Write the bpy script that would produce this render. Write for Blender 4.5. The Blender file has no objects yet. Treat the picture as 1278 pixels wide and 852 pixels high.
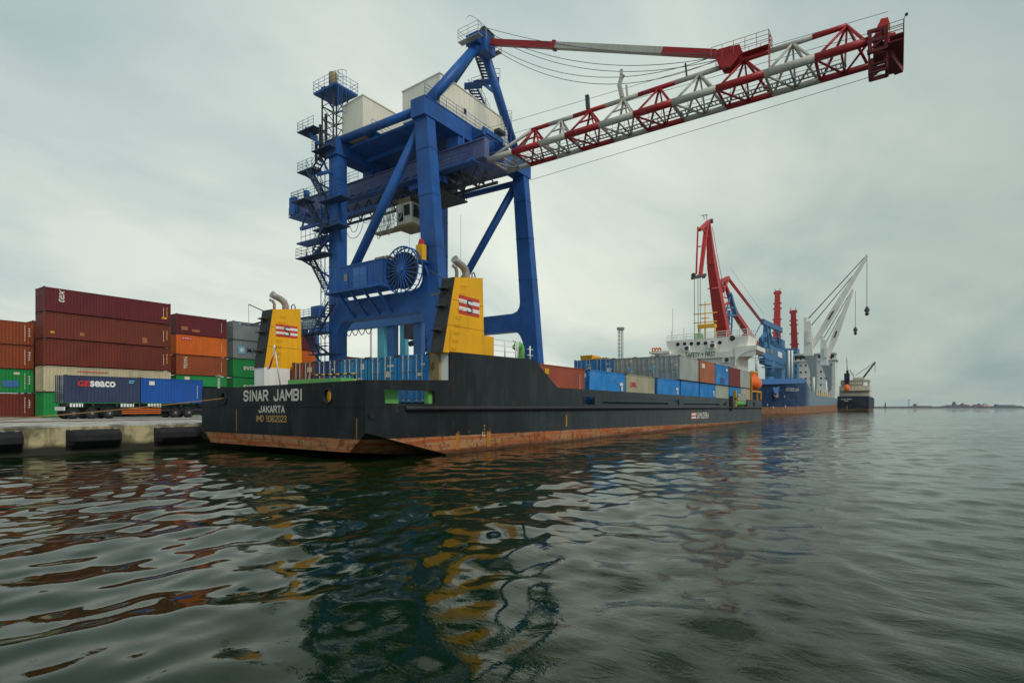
import bpy, bmesh, math, random
import numpy as np
from mathutils import Vector, Matrix
random.seed(7)
R = math.radians
SC = bpy.context.scene
COL = SC.collection

# ------------------------------------------------------------------ camera
# world axes: +x runs along the quay (away from the viewer), +y goes inland, z = 0 is the water
F, HZ, CAMZ = 700.0, 508.0, 2.25
TH = math.atan(481.0 / 700.0)
SN, CS = math.sin(TH), math.cos(TH)
cam = bpy.data.cameras.new('camera'); camo = bpy.data.objects.new('camera', cam); COL.objects.link(camo)
cam.sensor_width = 36.0
cam.lens = 36.0 * F / 1278.0
cam.shift_y = (HZ - 426.0) / 1278.0
cam.clip_start = 0.1; cam.clip_end = 20000
camo.location = (0, 0, CAMZ)
camo.rotation_euler = (R(90), 0, math.atan2(SN, CS) - R(90))
SC.camera = camo

# ------------------------------------------------------------------ sky, sun, exposure
SUN_EL, SUN_AZ = R(42), R(-104)          # azimuth measured from +x, the sun stands behind the viewer's right
wd = bpy.data.worlds.new('World'); SC.world = wd; wd.use_nodes = True
nt = wd.node_tree; nt.nodes.clear()
N = nt.nodes.new; L = nt.links.new
out = N('ShaderNodeOutputWorld'); bg = N('ShaderNodeBackground'); bg.inputs['Strength'].default_value = 0.1
sky = N('ShaderNodeTexSky'); sky.sky_type = 'NISHITA'; sky.sun_disc = False
sky.sun_elevation = SUN_EL; sky.sun_rotation = R(90) - SUN_AZ
sky.air_density = 1.5; sky.dust_density = 3.0
tc = N('ShaderNodeTexCoord'); sep = N('ShaderNodeSeparateXYZ'); L(tc.outputs['Generated'], sep.inputs[0])
def wmath(op, a, b=None, clamp=False):
    m = N('ShaderNodeMath'); m.operation = op; m.use_clamp = clamp
    for i, v in enumerate((a, b)):
        if v is None: continue
        if isinstance(v, (int, float)): m.inputs[i].default_value = v
        else: L(v, m.inputs[i])
    return m.outputs[0]
zc = wmath('MAXIMUM', sep.outputs['Z'], 0.0)
den = wmath('ADD', zc, 0.22)
px_ = wmath('DIVIDE', sep.outputs['X'], den); py_ = wmath('DIVIDE', sep.outputs['Y'], den)
comb = N('ShaderNodeCombineXYZ'); L(px_, comb.inputs[0]); L(py_, comb.inputs[1])
mp = N('ShaderNodeMapping'); mp.inputs['Scale'].default_value = (0.55, 1.0, 1.0); mp.inputs['Rotation'].default_value = (0, 0, R(-40)); mp.inputs['Location'].default_value = (3.1, 1.7, 0)
L(comb.outputs[0], mp.inputs[0])
n1 = N('ShaderNodeTexNoise'); n1.inputs['Scale'].default_value = 1.5; n1.inputs['Detail'].default_value = 7; n1.inputs['Roughness'].default_value = 0.52; n1.inputs['Distortion'].default_value = 0.35
L(mp.outputs[0], n1.inputs['Vector'])
n2 = N('ShaderNodeTexNoise'); n2.inputs['Scale'].default_value = 0.45; n2.inputs['Detail'].default_value = 3
L(mp.outputs[0], n2.inputs['Vector'])
nn = wmath('ADD', wmath('MULTIPLY', n1.outputs[0], 0.6), wmath('MULTIPLY', n2.outputs[0], 0.4))
ramp = N('ShaderNodeValToRGB'); L(nn, ramp.inputs[0])
e = ramp.color_ramp.elements
e[0].position = 0.405; e[0].color = (0.49, 0.535, 0.555, 1)
e[1].position = 0.575; e[1].color = (0.735, 0.72, 0.69, 1)
# broad brightness: the low left of the view is lightest, the right is a darker grey-blue
dotn = N('ShaderNodeVectorMath'); dotn.operation = 'DOT_PRODUCT'; L(tc.outputs['Generated'], dotn.inputs[0])
la = math.atan2(SN, CS) + R(4)
dotn.inputs[1].default_value = (math.cos(la) * 0.985, math.sin(la) * 0.985, 0.08)
mr = N('ShaderNodeMapRange'); L(dotn.outputs['Value'], mr.inputs[0])
mr.inputs[1].default_value = 0.58; mr.inputs[2].default_value = 1.0; mr.inputs[3].default_value = 0.0; mr.inputs[4].default_value = 1.0
tint = N('ShaderNodeMixRGB'); tint.blend_type = 'MIX'; L(mr.outputs[0], tint.inputs[0])
tint.inputs[1].default_value = (5.6, 6.8, 7.2, 1); tint.inputs[2].default_value = (10.2, 10.9, 9.9, 1)
mul = N('ShaderNodeMixRGB'); mul.blend_type = 'MULTIPLY'; mul.inputs[0].default_value = 1
L(ramp.outputs[0], mul.inputs[1]); L(tint.outputs[0], mul.inputs[2])
# a heavier bank of grey low over the open sea on the right
dr = N('ShaderNodeVectorMath'); dr.operation = 'DOT_PRODUCT'; L(tc.outputs['Generated'], dr.inputs[0])
ra = math.atan2(SN, CS) - R(46); dr.inputs[1].default_value = (math.cos(ra), math.sin(ra), -0.1)
mr2 = N('ShaderNodeMapRange'); L(dr.outputs['Value'], mr2.inputs[0]); mr2.inputs[1].default_value = 0.66; mr2.inputs[2].default_value = 1.0; mr2.inputs[3].default_value = 0.0; mr2.inputs[4].default_value = 0.75
bank = N('ShaderNodeMixRGB'); bank.blend_type = 'MULTIPLY'; L(mr2.outputs[0], bank.inputs[0]); L(mul.outputs[0], bank.inputs[1]); bank.inputs[2].default_value = (0.70, 0.74, 0.68, 1)
mixs = N('ShaderNodeMixRGB'); mixs.inputs[0].default_value = 0.97
L(sky.outputs[0], mixs.inputs[1]); L(bank.outputs[0], mixs.inputs[2])
L(mixs.outputs[0], bg.inputs['Color']); L(bg.outputs[0], out.inputs['Surface'])

sl = bpy.data.lights.new('sun', 'SUN'); so = bpy.data.objects.new('sun', sl); COL.objects.link(so)
sl.energy = 1.5; sl.angle = R(18); sl.color = (1.0, 0.96, 0.9)
sd = Vector((math.cos(SUN_EL) * math.cos(SUN_AZ), math.cos(SUN_EL) * math.sin(SUN_AZ), math.sin(SUN_EL)))
so.rotation_euler = sd.to_track_quat('Z', 'Y').to_euler()
so.location = (0, -20, 60)

SC.view_settings.view_transform = 'Standard'; SC.view_settings.look = 'None'
SC.view_settings.exposure = 0.23; SC.view_settings.gamma = 1.0; SC.view_settings.use_curve_mapping = False
SC.render.engine = 'CYCLES'
SC.cycles.max_bounces = 6; SC.cycles.diffuse_bounces = 2; SC.cycles.glossy_bounces = 3; SC.cycles.volume_bounces = 0
SC.cycles.use_denoising = True
SC.cycles.caustics_reflective = False; SC.cycles.caustics_refractive = False

# ------------------------------------------------------------------ picture -> place helpers
def S_(px, t):
    k = (px - 639.0) / F
    return t * (CS + SN * k) / (SN - CS * k)
def T_(px, s):
    k = (px - 639.0) / F
    return s * (SN - CS * k) / (CS + SN * k)
def depth(s, t): return CS * s + SN * t
def Zs(py, s, t): return CAMZ + (HZ - py) * depth(s, t) / F
def PT(px, py, t):
    s = S_(px, t); return Vector((s, t, Zs(py, s, t)))
def PS(px, py, s):
    t = T_(px, s); return Vector((s, t, Zs(py, s, t)))
V = Vector

# ------------------------------------------------------------------ materials
def newmat(name):
    m = bpy.data.materials.new(name); m.use_nodes = True
    t = m.node_tree
    b = t.nodes['Principled BSDF']
    return m, t, b
def paint(name, col, rough=0.5, rust=0.0, var=0.18, streak=0.35, metal=0.0, dirtcol=(0.05, 0.045, 0.04), scale=1.0, fade=0.0, bump=0.0):
    """weathered paint: broad fading, vertical dirt runs, patches of rust"""
    m, t, b = newmat(name); N = t.nodes.new; L = t.links.new
    tc = N('ShaderNodeTexCoord'); oi = N('ShaderNodeObjectInfo')
    add = N('ShaderNodeVectorMath'); add.operation = 'MULTIPLY_ADD'
    add.inputs[1].default_value = (1, 1, 1); L(tc.outputs['Object'], add.inputs[0])
    off = N('ShaderNodeCombineXYZ'); mm = N('ShaderNodeMath'); mm.operation = 'MULTIPLY'; mm.inputs[1].default_value = 57.0
    L(oi.outputs['Random'], mm.inputs[0]); L(mm.outputs[0], off.inputs[0]); L(mm.outputs[0], off.inputs[1])
    L(off.outputs[0], add.inputs[2]); co = add.outputs[0]
    n = N('ShaderNodeTexNoise'); n.inputs['Scale'].default_value = 0.45 * scale; n.inputs['Detail'].default_value = 6; L(co, n.inputs['Vector'])
    mrr = N('ShaderNodeMapRange'); L(n.outputs[0], mrr.inputs[0]); mrr.inputs[1].default_value = 0.3; mrr.inputs[2].default_value = 0.7
    mrr.inputs[3].default_value = 1 - var; mrr.inputs[4].default_value = 1 + var
    c1 = N('ShaderNodeMixRGB'); c1.blend_type = 'MULTIPLY'; c1.inputs[0].default_value = 1; c1.inputs[1].default_value = (*col, 1)
    L(mrr.outputs[0], c1.inputs[2])
    last = c1.outputs[0]
    mp = N('ShaderNodeMapping'); mp.inputs['Scale'].default_value = (2.6 * scale, 2.6 * scale, 0.16 * scale); L(co, mp.inputs[0])
    ns = N('ShaderNodeTexNoise'); ns.inputs['Scale'].default_value = 1.2; ns.inputs['Detail'].default_value = 5; ns.inputs['Roughness'].default_value = 0.65; L(mp.outputs[0], ns.inputs['Vector'])
    rs = N('ShaderNodeMapRange'); L(ns.outputs[0], rs.inputs[0]); rs.inputs[1].default_value = 0.47; rs.inputs[2].default_value = 0.75; rs.inputs[4].default_value = streak
    c2 = N('ShaderNodeMixRGB'); L(rs.outputs[0], c2.inputs[0]); L(last, c2.inputs[1]); c2.inputs[2].default_value = (*dirtcol, 1); last = c2.outputs[0]
    if fade:
        mpf = N('ShaderNodeMapping'); mpf.inputs['Scale'].default_value = (0.5, 0.5, 0.35); L(co, mpf.inputs[0])
        nf = N('ShaderNodeTexNoise'); nf.inputs['Scale'].default_value = 1.7; nf.inputs['Detail'].default_value = 4; L(mpf.outputs[0], nf.inputs['Vector'])
        rf = N('ShaderNodeMapRange'); L(nf.outputs[0], rf.inputs[0]); rf.inputs[1].default_value = 0.5; rf.inputs[2].default_value = 0.72; rf.inputs[4].default_value = fade
        c4 = N('ShaderNodeMixRGB'); L(rf.outputs[0], c4.inputs[0]); L(last, c4.inputs[1])
        g = sum(col) / 3; c4.inputs[2].default_value = tuple(min(0.8, x * 0.7 + g * 0.5 + 0.03) for x in col) + (1,); last = c4.outputs[0]
    if rust:
        nr = N('ShaderNodeTexNoise'); nr.inputs['Scale'].default_value = 1.6 * scale; nr.inputs['Detail'].default_value = 9; nr.inputs['Roughness'].default_value = 0.68; L(co, nr.inputs['Vector'])
        rr = N('ShaderNodeMapRange'); L(nr.outputs[0], rr.inputs[0]); rr.inputs[1].default_value = 0.66 - 0.14 * rust; rr.inputs[2].default_value = 0.72 - 0.1 * rust; rr.inputs[4].default_value = 0.9
        c3 = N('ShaderNodeMixRGB'); L(rr.outputs[0], c3.inputs[0]); L(last, c3.inputs[1]); c3.inputs[2].default_value = (0.10, 0.035, 0.015, 1); last = c3.outputs[0]
    L(last, b.inputs['Base Color'])
    rv = N('ShaderNodeMapRange'); L(n.outputs[0], rv.inputs[0]); rv.inputs[3].default_value = max(0.05, rough - 0.12); rv.inputs[4].default_value = min(1, rough + 0.2); L(rv.outputs[0], b.inputs['Roughness'])
    b.inputs['Metallic'].default_value = metal
    b.inputs['Specular IOR Level'].default_value = 0.35
    if bump:
        nb = N('ShaderNodeTexNoise'); nb.inputs['Scale'].default_value = 0.9; nb.inputs['Detail'].default_value = 3; L(co, nb.inputs['Vector'])
        bp = N('ShaderNodeBump'); bp.inputs['Strength'].default_value = 1.0; bp.inputs['Distance'].default_value = bump; L(nb.outputs[0], bp.inputs['Height']); L(bp.outputs[0], b.inputs['Normal'])
    return m

def srgb(r, g, b):
    return tuple(((c / 255) / 12.92 if c / 255 <= 0.04045 else ((c / 255 + 0.055) / 1.055) ** 2.4) for c in (r, g, b))

M = {}
M['crane_blue'] = paint('crane_blue', (0.009, 0.086, 0.31), 0.42, 0.20, 0.28, 0.5, fade=0.12)
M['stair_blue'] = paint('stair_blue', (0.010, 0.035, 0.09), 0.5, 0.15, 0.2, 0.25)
M['crane_blue_grey'] = paint('crane_blue_grey', (0.10, 0.12, 0.24), 0.45, 0.06, 0.15, 0.25)
M['far_blue'] = paint('far_blue', (0.05, 0.16, 0.40), 0.5, 0.05, 0.12, 0.2)
M['turquoise'] = paint('turquoise', (0.07, 0.33, 0.42), 0.5, 0.12, 0.15, 0.3)
M['light_blue'] = paint('light_blue', (0.035, 0.155, 0.32), 0.5, 0.12, 0.2, 0.35)
M['boom_red_shaded'] = paint('boom_red_shaded', (0.13, 0.008, 0.010), 0.6, 0.2, 0.3, 0.4)  # boom red darkened for the tip, its shade put into the colour
M['crane_grey'] = paint('crane_grey', (0.25, 0.29, 0.29), 0.5, 0.08, 0.12, 0.3)
M['boom_red'] = paint('boom_red', (0.34, 0.010, 0.012), 0.4, 0.02, 0.15, 0.2)
M['crane_red'] = paint('crane_red', (0.50, 0.025, 0.022), 0.45, 0.02, 0.12, 0.15)
M['boom_white'] = paint('boom_white', (0.46, 0.44, 0.37), 0.45, 0.05, 0.12, 0.25)
M['house_cream'] = paint('house_cream', (0.74, 0.69, 0.56), 0.6, 0.0, 0.08, 0.15)
M['ship_white'] = paint('ship_white', (0.78, 0.77, 0.68), 0.5, 0.06, 0.08, 0.18)
M['jib_white'] = paint('jib_white', (0.80, 0.78, 0.70), 0.5, 0.0, 0.08, 0.12)
M['pale_blue'] = paint('pale_blue', (0.30, 0.38, 0.42), 0.5, 0.05, 0.1, 0.2)
M['beige'] = paint('beige', (0.66, 0.58, 0.44), 0.55, 0.08, 0.12, 0.25)
M['funnel_yellow'] = paint('funnel_yellow', (0.82, 0.40, 0.004), 0.5, 0.07, 0.10, 0.32, dirtcol=(0.30, 0.13, 0.02))
M['funnel_black'] = paint('funnel_black', (0.028, 0.027, 0.025), 0.55, 0.15, 0.3, 0.3)
M['logo_red'] = paint('logo_red', (0.60, 0.05, 0.03), 0.5, 0, 0.05, 0.05)
M['white_paint'] = paint('white_paint', (0.78, 0.77, 0.72), 0.5, 0, 0.06, 0.12)
M['letter_white'] = paint('letter_white', (0.74, 0.66, 0.55), 0.6, 0.2, 0.1, 0.2)
M['letter_orange'] = paint('letter_orange', (0.74, 0.45, 0.17), 0.6, 0.08, 0.2, 0.15)
M['letter_red'] = paint('letter_red', (0.62, 0.03, 0.03), 0.5, 0, 0.05, 0.05)
M['letter_dark'] = paint('letter_dark', (0.03, 0.04, 0.05), 0.5, 0, 0.05, 0.05)
M['letter_green'] = paint('letter_green', (0.02, 0.10, 0.06), 0.5, 0, 0.05, 0.05)
M['letter_blue'] = paint('letter_blue', (0.15, 0.45, 0.62), 0.5, 0, 0.05, 0.05)
M['deck_green'] = paint('deck_green', (0.15, 0.42, 0.10), 0.5, 0.15, 0.15, 0.25)
M['deck_red'] = paint('deck_red', (0.14, 0.05, 0.035), 0.7, 0.3, 0.2, 0.2)
M['safety_yellow'] = paint('safety_yellow', (0.72, 0.36, 0.01), 0.5, 0.1, 0.12, 0.15)
M['tan'] = paint('tan', (0.33, 0.24, 0.10), 0.6, 0.5, 0.2, 0.4)
M['galv'] = paint('galv', (0.34, 0.34, 0.32), 0.5, 0.1, 0.15, 0.2, metal=0.2)
M['pipe'] = paint('pipe', (0.36, 0.33, 0.30), 0.5, 0.3, 0.3, 0.3, metal=0.3)
M['black_steel'] = paint('black_steel', (0.014, 0.014, 0.015), 0.6, 0.15, 0.3, 0.2)
M['dark_gear'] = paint('dark_gear', (0.05, 0.05, 0.055), 0.6, 0.3, 0.3, 0.3)
M['rubber'] = paint('rubber', (0.014, 0.014, 0.014), 0.8, 0, 0.3, 0.25, dirtcol=(0.08, 0.07, 0.06))
M['rope_mat'] = paint('rope_mat', (0.34, 0.19, 0.06), 0.9, 0, 0.2, 0.2)
M['wire'] = paint('wire', (0.10, 0.10, 0.11), 0.6, 0, 0.1, 0.1)
M['lifeboat_orange'] = paint('lifeboat_orange', (0.86, 0.13, 0.008), 0.4, 0, 0.06, 0.08)
M['orange_stripe'] = paint('orange_stripe', (0.75, 0.15, 0.02), 0.5, 0, 0.1, 0.2)
M['rust'] = paint('rust', (0.16, 0.06, 0.025), 0.8, 0.5, 0.3, 0.3)
M['dark_glass'] = paint('dark_glass', (0.015, 0.02, 0.025), 0.12, 0, 0.05, 0.0)
M['flag_red'] = paint('flag_red', (0.50, 0.03, 0.03), 0.8, 0, 0.1, 0.1)
M['far_grey'] = paint('far_grey', (0.09, 0.12, 0.17), 0.8, 0, 0.3, 0.2, scale=0.05)
M['far_red'] = paint('far_red', (0.30, 0.07, 0.08), 0.8, 0, 0.2, 0.2, scale=0.05)
M['far_orange'] = paint('far_orange', (0.45, 0.16, 0.05), 0.8, 0, 0.2, 0.2, scale=0.05)
M['rock'] = paint('rock', (0.10, 0.10, 0.11), 0.9, 0, 0.4, 0.3, scale=0.2)

def concrete(name, col, stain):
    m, t, b = newmat(name); N = t.nodes.new; L = t.links.new
    tc = N('ShaderNodeTexCoord')
    n = N('ShaderNodeTexNoise'); n.inputs['Scale'].default_value = 0.9; n.inputs['Detail'].default_value = 10; n.inputs['Roughness'].default_value = 0.7; L(tc.outputs['Object'], n.inputs['Vector'])
    r = N('ShaderNodeValToRGB'); L(n.outputs[0], r.inputs[0])
    r.color_ramp.elements[0].position = 0.42; r.color_ramp.elements[0].color = tuple(c * 0.38 for c in col) + (1,)
    r.color_ramp.elements[1].position = 0.56; r.color_ramp.elements[1].color = (*col, 1)
    mp = N('ShaderNodeMapping'); mp.inputs['Scale'].default_value = (2.2, 2.2, 0.2); L(tc.outputs['Object'], mp.inputs[0])
    ns = N('ShaderNodeTexNoise'); ns.inputs['Scale'].default_value = 1.3; ns.inputs['Detail'].default_value = 6; L(mp.outputs[0], ns.inputs['Vector'])
    rs = N('ShaderNodeMapRange'); L(ns.outputs[0], rs.inputs[0]); rs.inputs[1].default_value = 0.46; rs.inputs[2].default_value = 0.62; rs.inputs[4].default_value = stain
    c2 = N('ShaderNodeMixRGB'); L(rs.outputs[0], c2.inputs[0]); L(r.outputs[0], c2.inputs[1]); c2.inputs[2].default_value = (0.10, 0.07, 0.03, 1)
    # algae and wet stain along the tide line
    sp = N('ShaderNodeSeparateXYZ'); L(tc.outputs['Object'], sp.inputs[0])
    nz = N('ShaderNodeMath'); nz.operation = 'MULTIPLY_ADD'; nz.inputs[1].default_value = 0.35; L(n.outputs[0], nz.inputs[0]); L(sp.outputs['Z'], nz.inputs[2])
    rz = N('ShaderNodeMapRange'); L(nz.outputs[0], rz.inputs[0]); rz.inputs[1].default_value = 0.72; rz.inputs[2].default_value = 0.50
    c3 = N('ShaderNodeMixRGB'); L(rz.outputs[0], c3.inputs[0]); L(c2.outputs[0], c3.inputs[1]); c3.inputs[2].default_value = (0.030, 0.028, 0.014, 1)
    L(c3.outputs[0], b.inputs['Base Color']); b.inputs['Roughness'].default_value = 0.85
    bp = N('ShaderNodeBump'); bp.inputs['Strength'].default_value = 0.6; bp.inputs['Distance'].default_value = 0.03; L(n.outputs[0], bp.inputs['Height']); L(bp.outputs[0], b.inputs['Normal'])
    return m
M['quay_concrete'] = concrete('quay_concrete', (0.50, 0.42, 0.23), 0.75)
M['apron'] = concrete('apron', (0.56, 0.54, 0.47), 0.2)

def hull_mat(name, upper, boot, zline, slope, s0, fade=None, spec=0.22, fw=14.0):
    """ship's side: topside paint over a boot-top whose upper edge follows the trim, rust runs and a weed line"""
    m, t, b = newmat(name); N = t.nodes.new; L = t.links.new
    ge = N('ShaderNodeNewGeometry'); sp = N('ShaderNodeSeparateXYZ'); L(ge.outputs['Position'], sp.inputs[0]); co = ge.outputs['Position']
    def ma(op, a, b_=None, c=None):
        q = N('ShaderNodeMath'); q.operation = op
        for i, v in enumerate((a, b_, c)):
            if v is None: continue
            if isinstance(v, (int, float)): q.inputs[i].default_value = v
            else: L(v, q.inputs[i])
        return q.outputs[0]
    def noise(scale, sc=(1, 1, 1), det=6, ro=0.6):
        mp = N('ShaderNodeMapping'); mp.inputs['Scale'].default_value = sc; L(co, mp.inputs[0])
        n = N('ShaderNodeTexNoise'); n.inputs['Scale'].default_value = scale; n.inputs['Detail'].default_value = det; n.inputs['Roughness'].default_value = ro; L(mp.outputs[0], n.inputs['Vector']); return n.outputs[0]
    def rng(v, a, b_, c=0.0, d=1.0):
        r = N('ShaderNodeMapRange'); L(v, r.inputs[0]); r.inputs[1].default_value = a; r.inputs[2].default_value = b_; r.inputs[3].default_value = c; r.inputs[4].default_value = d; return r.outputs[0]
    def mix(f, a, b_, mode='MIX'):
        c = N('ShaderNodeMixRGB'); c.blend_type = mode
        for i, v in ((0, f), (1, a), (2, b_)):
            if isinstance(v, (int, float)): c.inputs[i].default_value = v
            elif isinstance(v, tuple): c.inputs[i].default_value = (*v, 1)
            else: L(v, c.inputs[i])
        return c.outputs[0]
    line = ma('SUBTRACT', zline, ma('MULTIPLY', ma('SUBTRACT', sp.outputs['X'], s0), slope))
    dz = ma('SUBTRACT', sp.outputs['Z'], line)
    nb = noise(0.35, det=7); nst = noise(1.4, (1.6, 1.6, 0.3), 8, 0.7); nsm = noise(3.0, det=8, ro=0.7); nl = noise(1.2, (0.25, 0.25, 6.0), 6, 0.65)
    up = mix(1.0, upper, rng(nb, 0.3, 0.7, 0.7, 1.35), 'MULTIPLY')
    up = mix(rng(nst, 0.52, 0.75, 0, 0.5), up, tuple(min(0.5, x * 1.6 + 0.04) for x in upper))
    nfa = noise(0.9, (0.8, 0.8, 0.35), 5, 0.6); up = mix(rng(nfa, 0.5, 0.68, 0, 0.55), up, tuple(min(0.5, x * 1.3 + 0.03) for x in upper))
    nst2 = noise(1.1, (1.1, 1.1, 0.1), 5, 0.6)
    up = mix(ma('MULTIPLY', rng(nst2, 0.62, 0.74, 0, 0.7), rng(nsm, 0.46, 0.6)), up, (0.10, 0.045, 0.02))
    up = mix(rng(nsm, 0.64, 0.70, 0, 0.7), up, (0.16, 0.07, 0.03))
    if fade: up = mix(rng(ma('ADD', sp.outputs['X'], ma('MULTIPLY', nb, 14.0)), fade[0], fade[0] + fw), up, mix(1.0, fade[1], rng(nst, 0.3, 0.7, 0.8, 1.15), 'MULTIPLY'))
    bo = mix(1.0, boot, rng(nb, 0.3, 0.7, 0.75, 1.2), 'MULTIPLY')
    bo = mix(rng(nl, 0.40, 0.56, 0, 0.75), bo, (0.40, 0.25, 0.12))
    bo = mix(rng(nsm, 0.50, 0.62, 0, 0.85), bo, (0.12, 0.045, 0.02))
    bo = mix(rng(nst2, 0.64, 0.70, 0, 0.55), bo, (0.46, 0.20, 0.03))
    weed = ma('ADD', sp.outputs['Z'], ma('MULTIPLY', nl, 0.25))
    bo = mix(rng(weed, 0.42, 0.20, 0, 0.85), bo, (0.06, 0.03, 0.017))
    edge = ma('ADD', dz, ma('MULTIPLY', ma('SUBTRACT', nsm, 0.5), 0.03))
    c = mix(rng(edge, -0.006, 0.006), bo, up)
    L(c, b.inputs['Base Color'])
    L(rng(nb, 0.3, 0.7, 0.5, 0.75), b.inputs['Roughness'])
    b.inputs['Specular IOR Level'].default_value = spec
    # plate seams, a shade darker and slightly proud
    def seam(v, period, wd):
        f_ = ma('FRACT', ma('DIVIDE', v, period)); return ma('LESS_THAN', f_, wd / period)
    sm = ma('MAXIMUM', ma('MULTIPLY', seam(sp.outputs['X'], 4.7, 0.05), 0.5), ma('MULTIPLY', seam(ma('ADD', sp.outputs['Z'], 0.3), 1.63, 0.035), 0.4))
    c = mix(sm, c, (0.02, 0.018, 0.016)); L(c, b.inputs['Base Color'])
    nd = noise(0.55, (1, 1, 0.7), 2)
    bp = N('ShaderNodeBump'); bp.inputs['Strength'].default_value = 1; bp.inputs['Distance'].default_value = 0.07; L(nd, bp.inputs['Height']); L(bp.outputs[0], b.inputs['Normal'])
    return m
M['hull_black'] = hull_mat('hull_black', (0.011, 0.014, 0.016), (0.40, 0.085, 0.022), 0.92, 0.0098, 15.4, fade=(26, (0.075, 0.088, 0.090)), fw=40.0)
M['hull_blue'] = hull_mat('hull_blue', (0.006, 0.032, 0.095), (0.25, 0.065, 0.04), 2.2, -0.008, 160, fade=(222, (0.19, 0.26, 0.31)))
M['hull_navy'] = hull_mat('hull_navy', (0.016, 0.02, 0.045), (0.10, 0.06, 0.04), 1.6, 0, 365)

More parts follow.
